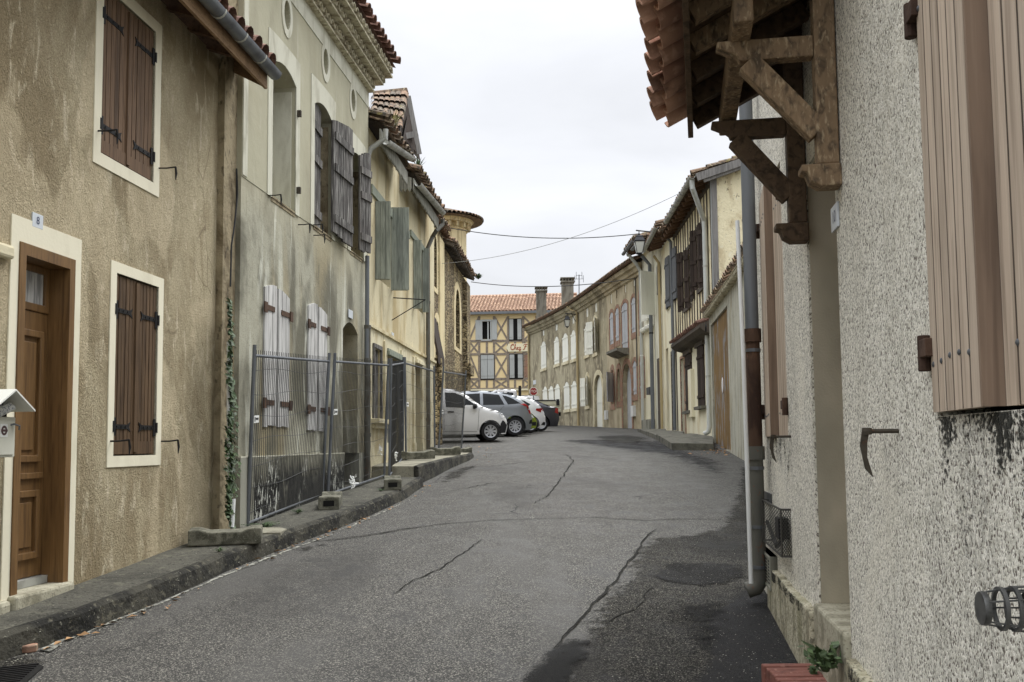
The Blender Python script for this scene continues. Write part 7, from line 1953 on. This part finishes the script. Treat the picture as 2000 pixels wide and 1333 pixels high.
car('parked_car', 'lime green small car showing only its nose between silver and white cars', 'car', o, h, 3.6, 1.62,
    [(.05, .22), (.0, .5), (.05, .9), (.22, 1.3), (.5, 1.42), (1.2, 1.47), (1.8, 1.42), (2.3, 1.18), (2.7, .98), (3.1, .88), (3.4, .70), (3.57, .46), (3.52, .22)], (.6, 2.92), .29, M['car_lime'], .96,
    wins=[[(.5, 1.0), (.62, 1.32), (1.7, 1.33), (2.3, 1.02)]], heads=[[(3.02, .86), (3.10, .80), (3.40, .58), (3.46, .60), (3.36, .70), (3.12, .88)]], darks=[[(3.36, .30), (3.38, .44), (3.54, .44), (3.53, .30)]], glass=[(1.85, 2.65), (.04, .3)], spokes=10)
o, h = place(1061, 850, 35.6, 1.74, HA, 4.1, False)
car('parked_car', 'white hatchback with a sloping rear, between the lime and dark cars', 'car', o, h, 4.1, 1.74,
    [(.05, .25), (.0, .5), (.05, .74), (.16, .95), (.38, 1.18), (.62, 1.33), (1.02, 1.41), (1.8, 1.43), (2.3, 1.33), (3.0, .98), (3.8, .78), (4.05, .5), (4.05, .24)], (.62, 3.2), .31, M['car_white2'], .95,
    wins=[[(.62, 1.1), (.86, 1.24), (1.18, 1.31), (1.3, 1.0), (.74, .99)], [(1.38, 1.0), (1.28, 1.32), (1.8, 1.33), (2.2, 1.24), (2.7, .99)]], tails=[[(.14, .95), (.40, .93), (.42, .86), (.22, .78), (.07, .78)]], glass=[(.05, .55), (2.3, 2.95)], spokes=10, darks=[[(.03, .28), (.01, .4), (.1, .42), (.2, .3)]])
o, h = place(1088, 846, 38.4, 1.78, HA, 4.5, False)
car('parked_car', 'dark grey saloon at the far end of the row of parked cars', 'car', o, h, 4.5, 1.78,
    [(.07, .25), (.0, .52), (.03, .84), (.09, 1.0), (.4, 1.04), (.8, 1.2), (1.25, 1.38), (1.9, 1.43), (2.5, 1.38), (3.2, 1.02), (4.2, .82), (4.48, .55), (4.45, .24)], (.80, 3.5), .32, M['car_dark'], .98,
    wins=[[(.86, 1.06), (1.05, 1.2), (1.3, 1.29), (1.6, 1.31), (1.6, 1.04)], [(1.68, 1.03), (1.68, 1.31), (2.2, 1.31), (2.8, 1.02)]], tails=[[(.04, .72), (.04, .95), (.16, .97), (.22, .78)]], glass=[(.5, 1.2), (2.5, 3.1)], spokes=7, hub=.6)
# white pick-up truck with a cream dropside bed, and the van behind
dT = 53.5
a_, b_2 = P(929, 800, dT), P(1096, 800, dT); Lt = b_2.x - a_.x
o = Vector((b_2.x, dT + .9, zg(dT + 1))); zz = o.z
def tx(px): return (b_2.x - P(px, 800, dT).x)
def tz(py): return P(1000, py, dT).z - zz
print('truck', Lt, tz(760), tz(775), tz(806), tx(1008))
c0 = tx(1010)
tk = car('pickup_truck', 'white pick-up truck with a cream dropside bed, behind the parked cars', 'truck', o + Vector((-c0 + .05, 0, 0)), pi, Lt - c0, 1.8,
         [(.02, .5), (.0, 1.0), (.02, 1.3), (.06, tz(766)), (.2, tz(761.5)), (.9, tz(760)), (1.3, tz(761.5)), (2.0, tz(775)), (2.4, 1.45), (2.75, 1.3), (2.82, .9), (2.78, .4)], (2.0,), .36, M['car_white2'], 1.5,
         wins=[[(.28, 1.5), (.26, tz(767)), (.62, tz(765.5)), (.95, 1.5)], [(1.05, 1.62), (.80, tz(765)), (1.2, tz(766)), (1.75, tz(775))]], glass=[(1.3, 2.3)], sill=.4, spokes=8)
mb = MB()
X0, X1 = P(1011, 800, dT).x, P(1096, 800, dT).x
mb.boxm(ident, X0, X1, dT, dT + .05, zz + tz(806), zz + tz(784)); mb.boxm(ident, X0, X1, dT + 1.75, dT + 1.8, zz + tz(806), zz + tz(784)); mb.boxm(ident, X0, X1, dT + .05, dT + 1.75, zz + tz(806), zz + tz(806) + .06); mb.boxm(ident, X1 - .05, X1, dT + .05, dT + 1.75, zz + tz(806) + .06, zz + tz(784))
for k in range(3): mb.boxm(ident, X0 + .02, X1 - .02, dT - .02, dT, zz + tz(806) + .03 + k * .2, zz + tz(806) + .1 + k * .2)
bed = mb.build('dropside_bed', M['truck_cream'], tk)
mb = MB(); mb.boxm(ident, X0, X1 - .3, dT - .03, dT + .06, zz + tz(784), zz + tz(784) + .06); mb.boxm(ident, X1 - .28, X1 - .1, dT - .06, dT, zz + tz(793), zz + tz(781)); mb.build('top_rail', M['trim'], bed)
mb = MB(); x = P(1015.5, 770, dT).x; mb.boxm(ident, x - .08, x + .08, dT, dT + .12, zz + 1.2, zz + tz(754)); mb.boxm(ident, x - .08, x + .08, dT + 1.68, dT + 1.8, zz + 1.2, zz + tz(754)); mb.boxm(ident, x - .06, x + .06, dT + .12, dT + 1.68, zz + tz(758), zz + tz(756)); mb.boxm(ident, X0, X1, dT + .5, dT + .62, zz + tz(806) - .22, zz + tz(806) - .01); mb.build('headboard', M['trim'], tk)
def xft(x, y, z): return Vector((b_2.x - x, dT + .9 + y, zz + z))
for s_ in (-1, 1): wheel(tk, (1.0, s_ * .82, .36), .36, xft, 8, .5)
o = Vector((P(1056, 780, 60.5).x, 61.5, zg(61)))
zv = lambda py: P(1040, py, 60.5).z - o.z
car('parked_van', 'white van partly hidden behind the pick-up, below the stop sign', 'van', o, pi, 4.6, 1.85, [(.05, .3), (.0, .7), (.02, 1.3), (.08, zv(777)), (.22, zv(773)), (1.5, zv(772.5)), (2.8, zv(773.5)), (3.5, 1.35), (4.4, 1.05), (4.58, .7), (4.55, .3)], (.8, 3.7), .34, M['car_white2'], 1.2, wins=[[(2.0, 1.25), (2.0, zv(776)), (2.7, zv(776)), (3.2, 1.25)]], tails=[[(.03, .9), (.04, 1.3), (.1, 1.3), (.1, .9)]], glass=[(2.85, 3.45)], spokes=8)

# ------------------------------------------------------------------ stop sign
ds = 57.0; c = P(1042, 765, ds); rs_ = 8.0 * ds / FPX / cos(pi / 8)
st = empty('stop_sign', (c.x, ds, zg(ds)), 'red octagonal stop sign on its post in front of the white-shuttered terrace', 'sign')
oct_ = lambda r: [(c.x + r * cos(pi / 8 + pi / 4 * k), c.z + r * sin(pi / 8 + pi / 4 * k)) for k in range(8)]
mb = MB(); mb.prism(lambda a, b, q: Vector((a, ds - q, b)), oct_(rs_), -.02, .0); mb.build('rim', M['sign_white'], st)
mb = MB(); mb.prism(lambda a, b, q: Vector((a, ds - q, b)), oct_(rs_ * .88), .0, .004); mb.build('face', M['sign_red'], st)
text_mesh('STOP', rs_ * .80, M['sign_white'], st, lambda x, y, d: Vector((c.x + x * .92, ds - .005 - d, c.z + y)), 'lettering')
mb = MB(); mb.tube([Vector((c.x, ds + .04, zg(ds))), Vector((c.x, ds + .04, c.z + rs_ * .7))], .035, 8); mb.build('post', M['galv'], st)

# ------------------------------------------------------------------ lanterns
def lantern(px, yt, yb, d, anchor, label):
    a, b = P(px, yt, d), P(px, yb, d); H = a.z - b.z; x, y = a.x, d
    r_ = empty('street_lantern', (x, y, b.z), label, 'street lamp', 'wrought iron lanterns on wall brackets')
    z0 = b.z
    def box4(mb, z_a, ra, z_b, rb, cap=True):
        vs = [Vector((x + i * ra, y + j * ra, z_a)) for i, j in ((-1, -1), (1, -1), (1, 1), (-1, 1))] + [Vector((x + i * rb, y + j * rb, z_b)) for i, j in ((-1, -1), (1, -1), (1, 1), (-1, 1))]
        mb.add(vs, [(0, 1, 5, 4), (1, 2, 6, 5), (2, 3, 7, 6), (3, 0, 4, 7)] + ([(3, 2, 1, 0), (4, 5, 6, 7)] if cap else []))
    mb = MB(); box4(mb, z0 + H * .14, H * .10, z0 + H * .56, H * .18); mb.build('glass', M['lamp_glass'], r_)
    mb = MB(); box4(mb, z0 + H * .56, H * .205, z0 + H * .60, H * .215); box4(mb, z0 + H * .60, H * .195, z0 + H * .78, H * .10); box4(mb, z0 + H * .78, H * .12, z0 + H * .82, H * .09); mb.lathe((x, y, z0), (0, 0, 1), [(H * .03, H * .82), (H * .05, H * .87), (H * .015, H * .92), (H * .015, H * 1.0)], 8)
    box4(mb, z0 + H * .10, H * .09, z0 + H * .14, H * .115); mb.lathe((x, y, z0), (0, 0, 1), [(0, 0), (H * .03, H * .04), (H * .08, H * .10)], 8)
    for i, j in ((-1, -1), (1, -1), (1, 1), (-1, 1)): mb.tube([Vector((x + i * H * .102, y + j * H * .102, z0 + H * .13)), Vector((x + i * H * .185, y + j * H * .185, z0 + H * .57))], H * .014, 5)
    mb.build('frame', M['lamp_iron'], r_)
    an = Vector(anchor); t = Vector((x, y, a.z))
    mb = MB(); tip = t + (t - an).normalized() * .15
    mb.tube([an, t, tip], .03, 6); mb.tube([an + Vector((0, 0, -.5)), an + (t - an) * .25 + Vector((0, 0, -.32)), an + (t - an) * .45 + Vector((0, 0, -.02))], .02, 6); mb.tube([t, t - Vector((0, 0, H * .05))], .02, 6); mb.build('bracket', M['lamp_iron'], r_)
lantern(1248, 451, 502, 37.5, FC2.pt(.1, P(1248, 451, 37.5).z + .05, .02), 'black iron lantern hanging from a bracket beside the white shuttered house')
pb = FB.pt(up, 0, .12); lantern(1107.5, 613, 642, 56.5, (pb.x, pb.y, P(1107, 612, 56.5).z), 'smaller black lantern on the grey-brown terrace by the drainpipe')

# ------------------------------------------------------------------ overhead cables
def cable(a, b, sag, r, m, label, n=24):
    a, b = Vector(a), Vector(b); mb = MB()
    mb.tube([a + (b - a) * i / n - Vector((0, 0, sag * 4 * (i / n) * (1 - i / n))) for i in range(n + 1)], r, 6)
    tag(mb.build('overhead_cable', m), label, 'cable', 'cables slung across the street')
cable(P(850, 440, 40), P(1248, 457, 37.5), 0.36, .018, M['cable'], 'thick black cable sagging across the street from the turret to the upper lantern')
cable(P(920, 551, 51.5), P(1258, 541, 43), 0.36, .02, M['cable'], 'lower black cable crossing the street above the inn roof')
cable(P(850, 516, 39), P(1335, 374, 34), 0.56, .010, M['cable_grey'], 'thin pale cable rising across the sky to the half-timbered house')

# ------------------------------------------------------------------ temporary fence
def post_pts(xt, yt, xb, yb, d): return P(xb, yb, d), P(xt, yt, d)
posts = {'a': post_pts(497, 683, 483, 1030, 9.9), 'b': post_pts(643, 697, 629, 970, 12.5), 'c': post_pts(654, 697, 640, 972, 12.6), 'd': post_pts(759, 706, 750, 934, 15.0),
         'e': post_pts(764, 706, 760, 935, 15.1), 'f': post_pts(788, 703, 787, 897, 17.6), 'g': post_pts(791, 703, 793, 898, 17.65), 'h': post_pts(848, 720, 849, 893, 19.8), 'i': post_pts(866, 721, 856, 890, 20.1), 'j': post_pts(910, 728, 901, 880, 22.4)}
FL = ['galvanised mesh fence panel nearest the camera, before the white peeling shutters', 'galvanised mesh fence panel before the blocked doorway and drainpipe', 'short-looking galvanised fence panel turned edge-on before the dark sheet door', 'galvanised mesh fence panel before the ochre house doors', 'galvanised mesh fence panel before the white parked hatchback']
for k, (p, q) in enumerate((('a', 'b'), ('c', 'd'), ('e', 'f'), ('g', 'h'), ('i', 'j'))):
    (pb_, pt_), (qb, qt) = posts[p], posts[q]
    r_ = empty('mesh_fence', pb_, FL[k], 'fence', 'temporary site fence panels')
    for a, b in ((pb_, pt_), (qb, qt)):
        mb = MB(); d_ = (b - a).normalized(); mb.tube([a - d_ * .12, b + d_ * .05], .021, 10); mb.build('post', M['galv'], r_, smooth=True)
    dp_, dq = (pt_ - pb_), (qt - qb)
    lo = (pb_ + dp_ * .02, qb + dq * .02); hi = (pb_ + dp_ * .965, qt - dq * .035)
    for a, b in (lo, hi):
        mb = MB(); mb.tube([a, b], .017, 8); mb.build('rail', M['galv'], r_, smooth=True)
    mb = MB(); n_ = max(8, int((qb - pb_).length / .058)); wv = lambda s: Vector((.012 * sin(s * 9 + k), .012 * sin(s * 7 + 1), 0))
    ext = .035
    for i in range(1, n_):
        s = i / n_; a = lo[0] + (lo[1] - lo[0]) * s; b = hi[0] + (hi[1] - hi[0]) * s
        mb.tube([a, a + (b - a) * .35 + wv(s), a + (b - a) * .7 + wv(s + .2), b + (b - a) * ext], 0.0031, 4, cap=False)
    for j in range(7):
        s = (j + .4) / 7; pts = []
        for i in range(9):
            u = i / 8; a = lo[0] + (lo[1] - lo[0]) * u; b = hi[0] + (hi[1] - hi[0]) * u; pts.append(a + (b - a) * (s + .012 * sin(u * 8 + j * 2 + k)))
        mb.tube(pts, .003, 4, cap=False)
    mb.build('wire_mesh', M['wire'], r_)
    if k != 2:
        s = (.60, .60, 0, .55, .5)[k]; base = pb_ + dp_ * s; dr_ = (qb - pb_).normalized(); up_ = dp_.normalized(); nn = dr_.cross(up_).normalized() * -1
        if nn.y > 0: nn = -nn
        mb = MB(); mb.prism(lambda a, b, c: base + dr_ * a + up_ * b + nn * c, [(.03, -.035), (.17, -.035), (.17, .045), (.03, .045)], .012, .016); tg = mb.build('tag', M['sticker'], r_)
        mb = MB(); mb.prism(lambda a, b, c: base + dr_ * a + up_ * b + nn * c, [(.045, -.02), (.065, -.02), (.065, .03), (.045, .03)], .016, .018)
        for q_ in range(4): mb.prism(lambda a, b, c: base + dr_ * a + up_ * b + nn * c, [(.078 + q_ * .02, -.005), (.091 + q_ * .02, -.005), (.091 + q_ * .02, .02), (.078 + q_ * .02, .02)], .016, .018)
        mb.build('print', M['trim'], tg)
# concrete feet
def foot(p, ang, L, W, H, label):
    p = Vector(p); d = Vector((cos(ang), sin(ang), .0)); e = Vector((-sin(ang), cos(ang), 0)); sl = .06 * d.y
    m = lambda a, b, c: p + d * a + e * b + Vector((0, 0, c + (a * d.y + b * e.y) * .06))
    r_ = empty('concrete_block', p, label, 'concrete block', 'concrete feet of the site fence')
    mb = MB()
    pr = [(-L / 2, 0), (L / 2, 0), (L / 2, H), (L * .36, H), (L * .22, H * .82), (-L * .22, H * .82), (-L * .36, H), (-L / 2, H)]
    mb.prism(lambda a, c, b: m(a, b, c), pr, -W / 2, W / 2); mb.build('block', M['block'], r_, bevel=.014)
    mb = MB()
    mb.prism(lambda b, c, a: m(a, b, c), [(-W * .26, H * .3), (W * .26, H * .3), (W * .26, H * .72), (-W * .26, H * .72)], -L / 2 - .002, -L / 2 + .002); mb.build('grip_hole', M['dark'], r_)
def fpos(px, py, h): return G(px, py, h)
foot(fpos(441, 1062, .155), radians(12), .66, .22, .15, 'long mossy concrete foot under the nearest fence post')
foot(fpos(642, 992, .155) + Vector((0, .12, 0)), radians(97), .62, .25, .16, 'pale concrete foot joining the first and second fence panels')
p = G(762, 955, .155); foot(p + Vector((.02, .12, 0)), radians(98), .60, .25, .16, 'darker concrete foot on the low pavement at the second panel end')
y_ = 17.5; p = P(812, 912, y_); p.z = zg(y_) + .16; foot((p.x, y_, zg(y_) + .27), radians(20), .7, .24, .16, 'concrete foot on the raised pavement before the dark narrow door')
p = P(869, 905, 19.9); foot((p.x, 19.9, zg(19.9) + .17), radians(12), .66, .24, .17, 'long weathered concrete foot where the raised pavement narrows')
p = P(904, 892, 22.4); foot((p.x, 22.4, zg(22.4) + .02), radians(30), .4, .24, .15, 'small concrete foot at the far end of the fence')
# scraps of plastic tied on the fence
def scrap(px, py, d, s, label, seed):
    rr = random.Random(seed); c = P(px, py, d); mb = MB()
    for k in range(16):
        a = c + Vector((rr.gauss(0, s * .35), rr.gauss(0, .02), rr.gauss(0, s))); d1 = Vector((rr.uniform(-1, 1), rr.uniform(-.4, .4), rr.uniform(-1, 1))).normalized() * s * rr.uniform(.5, 1.1); n_ = d1.orthogonal().normalized() * s * .14
        mb.add([a - d1 - n_, a - d1 + n_, a + n_ * 1.6, a + d1 + n_, a + d1 - n_, a - n_ * 1.2], [(0, 1, 2, 5), (5, 2, 3, 4)])
    tag(mb.build('plastic_scrap', M['sticker']), label, 'plastic scrap')
scrap(690, 938, 13.2, .05, 'torn white plastic strip hanging on the second fence panel', 3)
scrap(743, 877, 14.8, .032, 'small torn white plastic scrap tied near the second panel end', 4)
scrap(773, 893, 16.0, .035, 'torn white plastic scrap on the edge-on fence panel', 5)

# ------------------------------------------------------------------ plants and litter
def weed(name, c, n, h, spread, m, label, seed, grassy=False, cat='plant'):
    rr = random.Random(seed); c = Vector(c); mb = MB()
    for _ in range(n):
        mb.rnd = rr.random(); th = rr.uniform(0, 2 * pi); L_ = h * rr.uniform(.45, 1.1); sp = spread * rr.uniform(.2, 1)
        d = Vector((cos(th), sin(th), 0)); s_ = Vector((-sin(th), cos(th), 0)); w = L_ * (.035 if grassy else .13)
        pts = [c + d * sp * .1, c + d * sp * .5 + Vector((0, 0, L_ * .6)), c + d * sp * 1.0 + Vector((0, 0, L_ * (.9 if grassy else .75)))]
        mb.add([pts[0] - s_ * w * .4, pts[0] + s_ * w * .4, pts[1] + s_ * w, pts[1] - s_ * w, pts[2]], [(0, 1, 2, 3), (3, 2, 4)])
        if not grassy:
            for q in (.35, .6, .8):
                b = pts[0] + (pts[2] - pts[0]) * q; leafy(mb, b + s_ * w * 1.4, (0, -.5, .6), L_ * .13, rr); leafy(mb, b - s_ * w * 1.4, (0, -.5, .6), L_ * .13, rr)
    tag(mb.build(name, m), label, cat)
p = FR.pt(*FR.uz(1612, 1290, .10), .10); weed('weed', p - Vector((0, 0, .05)), 22, .17, .12, M['leaf_dark'], 'leafy green weed growing beside the right-hand doorstep', 61)
p = G(1588, 1322, .14); weed('weed', p, 7, .07, .05, M['leaf'], 'tiny weed sprouting between the red step bricks', 62)
for i, (x, y, n, h, lab) in enumerate(((515, 1030, 60, .06, 'low green weeds on the pavement inside the first fence panel'), (582, 1003, 26, .07, 'small weed tuft at the foot of the mouldy plinth'), (428, 1078, 12, .05, 'small weed tuft on the pavement in front of the nearest fence foot'), (745, 960, 14, .06, 'sparse weeds by the darker concrete foot'))):
    q = G(x, y, .155); weed('weed', q, n, h, .30 if n > 40 else .1, M['leaf'], lab, 70 + i)
q = FR.pt(LR + 1.0, 0, .3)
weed('roof_grass', F3.pt(gB0 + .45, zgB + .25, .28), 34, .38, .2, M['leaf_dark'], 'green grass tuft growing in the lower gutter of the ochre house', 81, True)
weed('roof_grass', F3.pt(gA0 + 1.0, zgA + .28, .30), 50, .34, .3, M['straw'], 'dry pale weeds growing in the higher gutter of the ochre house', 82, True)
weed('roof_grass', F3.pt(gB0 + 1.4, zgB + .22, .28), 22, .2, .2, M['straw'], 'short dry grass farther along the lower gutter of the ochre house', 83, True)
weed('roof_plant', FC.pt(LC + .1, zc2 + .1, .65), 30, .4, .3, M['leaf'], 'small green bush growing at the end of the church eaves', 84)
def scatter(name, n, fn, s, m, label, seed, lift=.012, chunk=False):
    rr = random.Random(seed); mb = MB()
    for _ in range(n):
        q = fn(rr); q = Vector((q[0], q[1], zg(q[1]) + lift + (q[2] if len(q) > 2 else 0))); mb.rnd = rr.random(); k = s * rr.uniform(.4, 1.2); th = rr.uniform(0, 2 * pi)
        a = Vector((cos(th), sin(th), rr.uniform(-.2, .2))) * k; b = Vector((-sin(th), cos(th), rr.uniform(-.3, .3))) * k * .6
        if chunk: mb.add([q - a - b, q + a - b, q + a + b, q - a + b, q + Vector((0, 0, k * .7))], [(0, 1, 4), (1, 2, 4), (2, 3, 4), (3, 0, 4)])
        else: mb.add([q - a, q - b * .8 + Vector((0, 0, k * .15)), q + a, q + b + Vector((0, 0, k * .35))], [(0, 1, 2, 3)])
    o = mb.build(name, m, base=(0, 0, 0)); o['kind'] = 'stuff'; o['label'] = label; o['category'] = 'litter'; return o
KPG = [G(*q) for q in KP]
def along(pl, rr, sp):
    i = rr.randrange(len(pl) - 1); k = rr.random(); q = pl[i] + (pl[i + 1] - pl[i]) * k; return (q.x + abs(rr.gauss(0, sp)) + .02, q.y)
scatter('fallen_leaves', 70, lambda rr: along(KPG[2:], rr, .07), .035, M['dry_leaf'], 'brown fallen leaves along the gutter', 91)
scatter('fallen_leaves', 110, lambda rr: (lambda q: (q.x + rr.gauss(0, .25), q.y + rr.gauss(0, .25)))(G(rr.choice([1390, 1400, 1425, 1440]), rr.uniform(874, 888))), .05, M['dry_leaf'], 'fallen leaves gathered at the foot of the ochre gate', 92)
scatter('fallen_leaves', 30, lambda rr: (lambda q: (q.x, q.y))(G(rr.uniform(850, 960), rr.uniform(872, 905))), .04, M['dry_leaf'], 'scattered leaves near the end of the fence', 93)
scatter('grit', 300, lambda rr: along(KPG[1:], rr, .05), .007, M['litter'], 'pale grit lying along the gutter', 94, .004, True)
scatter('grit', 130, lambda rr: (lambda q: (wallx(q.y) + rr.uniform(.03, 1.0), q.y, .15))(KPG[2] + (KPG[-1] - KPG[2]) * rr.random()), .006, M['litter'], 'pale grit on the old pavement', 95, .003, True)
scatter('grit', 900, lambda rr: tuple(G(rr.uniform(1180, 1560), rr.uniform(1050, 1330)))[:2], .0035, M['litter'], 'loose pale chippings on the dark patch of road', 96, .012, True)
# ------------------------------------------------------------------ sky and sun
w = bpy.data.worlds.new('World'); S.world = w; w.use_nodes = True
t = w.node_tree; t.nodes.clear()
N = t.nodes.new; Lk = t.links.new
out = N('ShaderNodeOutputWorld'); bg = N('ShaderNodeBackground'); Lk(bg.outputs[0], out.inputs[0])
sky = N('ShaderNodeTexSky'); sky.sky_type = 'NISHITA'; sky.sun_disc = False; sky.sun_elevation = radians(58); sky.sun_rotation = radians(40); sky.dust_density = 4
tc = N('ShaderNodeTexCoord'); sep = N('ShaderNodeSeparateXYZ'); Lk(tc.outputs['Generated'], sep.inputs[0])
mr = N('ShaderNodeMapRange'); mr.interpolation_type = 'SMOOTHSTEP'; Lk(sep.outputs[2], mr.inputs[0])
for i, v in enumerate((.35, .95, SKY_LOW, SKY_TOP)): mr.inputs[i + 1].default_value = v
mp_ = N('ShaderNodeMapping'); mp_.inputs['Scale'].default_value = (1.6, 1.6, 4.5); Lk(tc.outputs['Generated'], mp_.inputs[0])
nz = N('ShaderNodeTexNoise'); nz.inputs['Scale'].default_value = 1.5; nz.inputs['Detail'].default_value = 6; nz.inputs['Distortion'].default_value = .4; Lk(mp_.outputs[0], nz.inputs[0])
m2 = N('ShaderNodeMapRange'); Lk(nz.outputs[0], m2.inputs[0])
for i, v in enumerate((.34, .68, .82, 1.07)): m2.inputs[i + 1].default_value = v
mu = N('ShaderNodeMath'); mu.operation = 'MULTIPLY'; Lk(mr.outputs[0], mu.inputs[0]); Lk(m2.outputs[0], mu.inputs[1])
vm = N('ShaderNodeVectorMath'); vm.operation = 'SCALE'; vm.inputs[0].default_value = (.965, .985, 1.03); Lk(mu.outputs[0], vm.inputs['Scale'])
mx_ = N('ShaderNodeMix'); mx_.data_type = 'RGBA'; mx_.inputs[0].default_value = .96; Lk(sky.outputs[0], mx_.inputs[6]); Lk(vm.outputs[0], mx_.inputs[7])
Lk(mx_.outputs[2], bg.inputs[0]); bg.inputs[1].default_value = .1
sd = bpy.data.lights.new('sun', 'SUN'); sd.energy = SUN_E; sd.angle = radians(25); sd.color = (1, .985, .95)
so = bpy.data.objects.new('sun', sd); COL.objects.link(so)
el, az = radians(58), radians(40)
dv = Vector((sin(az) * cos(el), cos(az) * cos(el), sin(el)))
so.rotation_euler = dv.to_track_quat('Z', 'Y').to_euler()
S.view_settings.view_transform = 'Standard'; S.view_settings.look = 'None'; S.view_settings.gamma = 1; S.view_settings.exposure = EXPO
S.cycles.use_denoising = True; S.cycles.max_bounces = 6; S.cycles.diffuse_bounces = 4
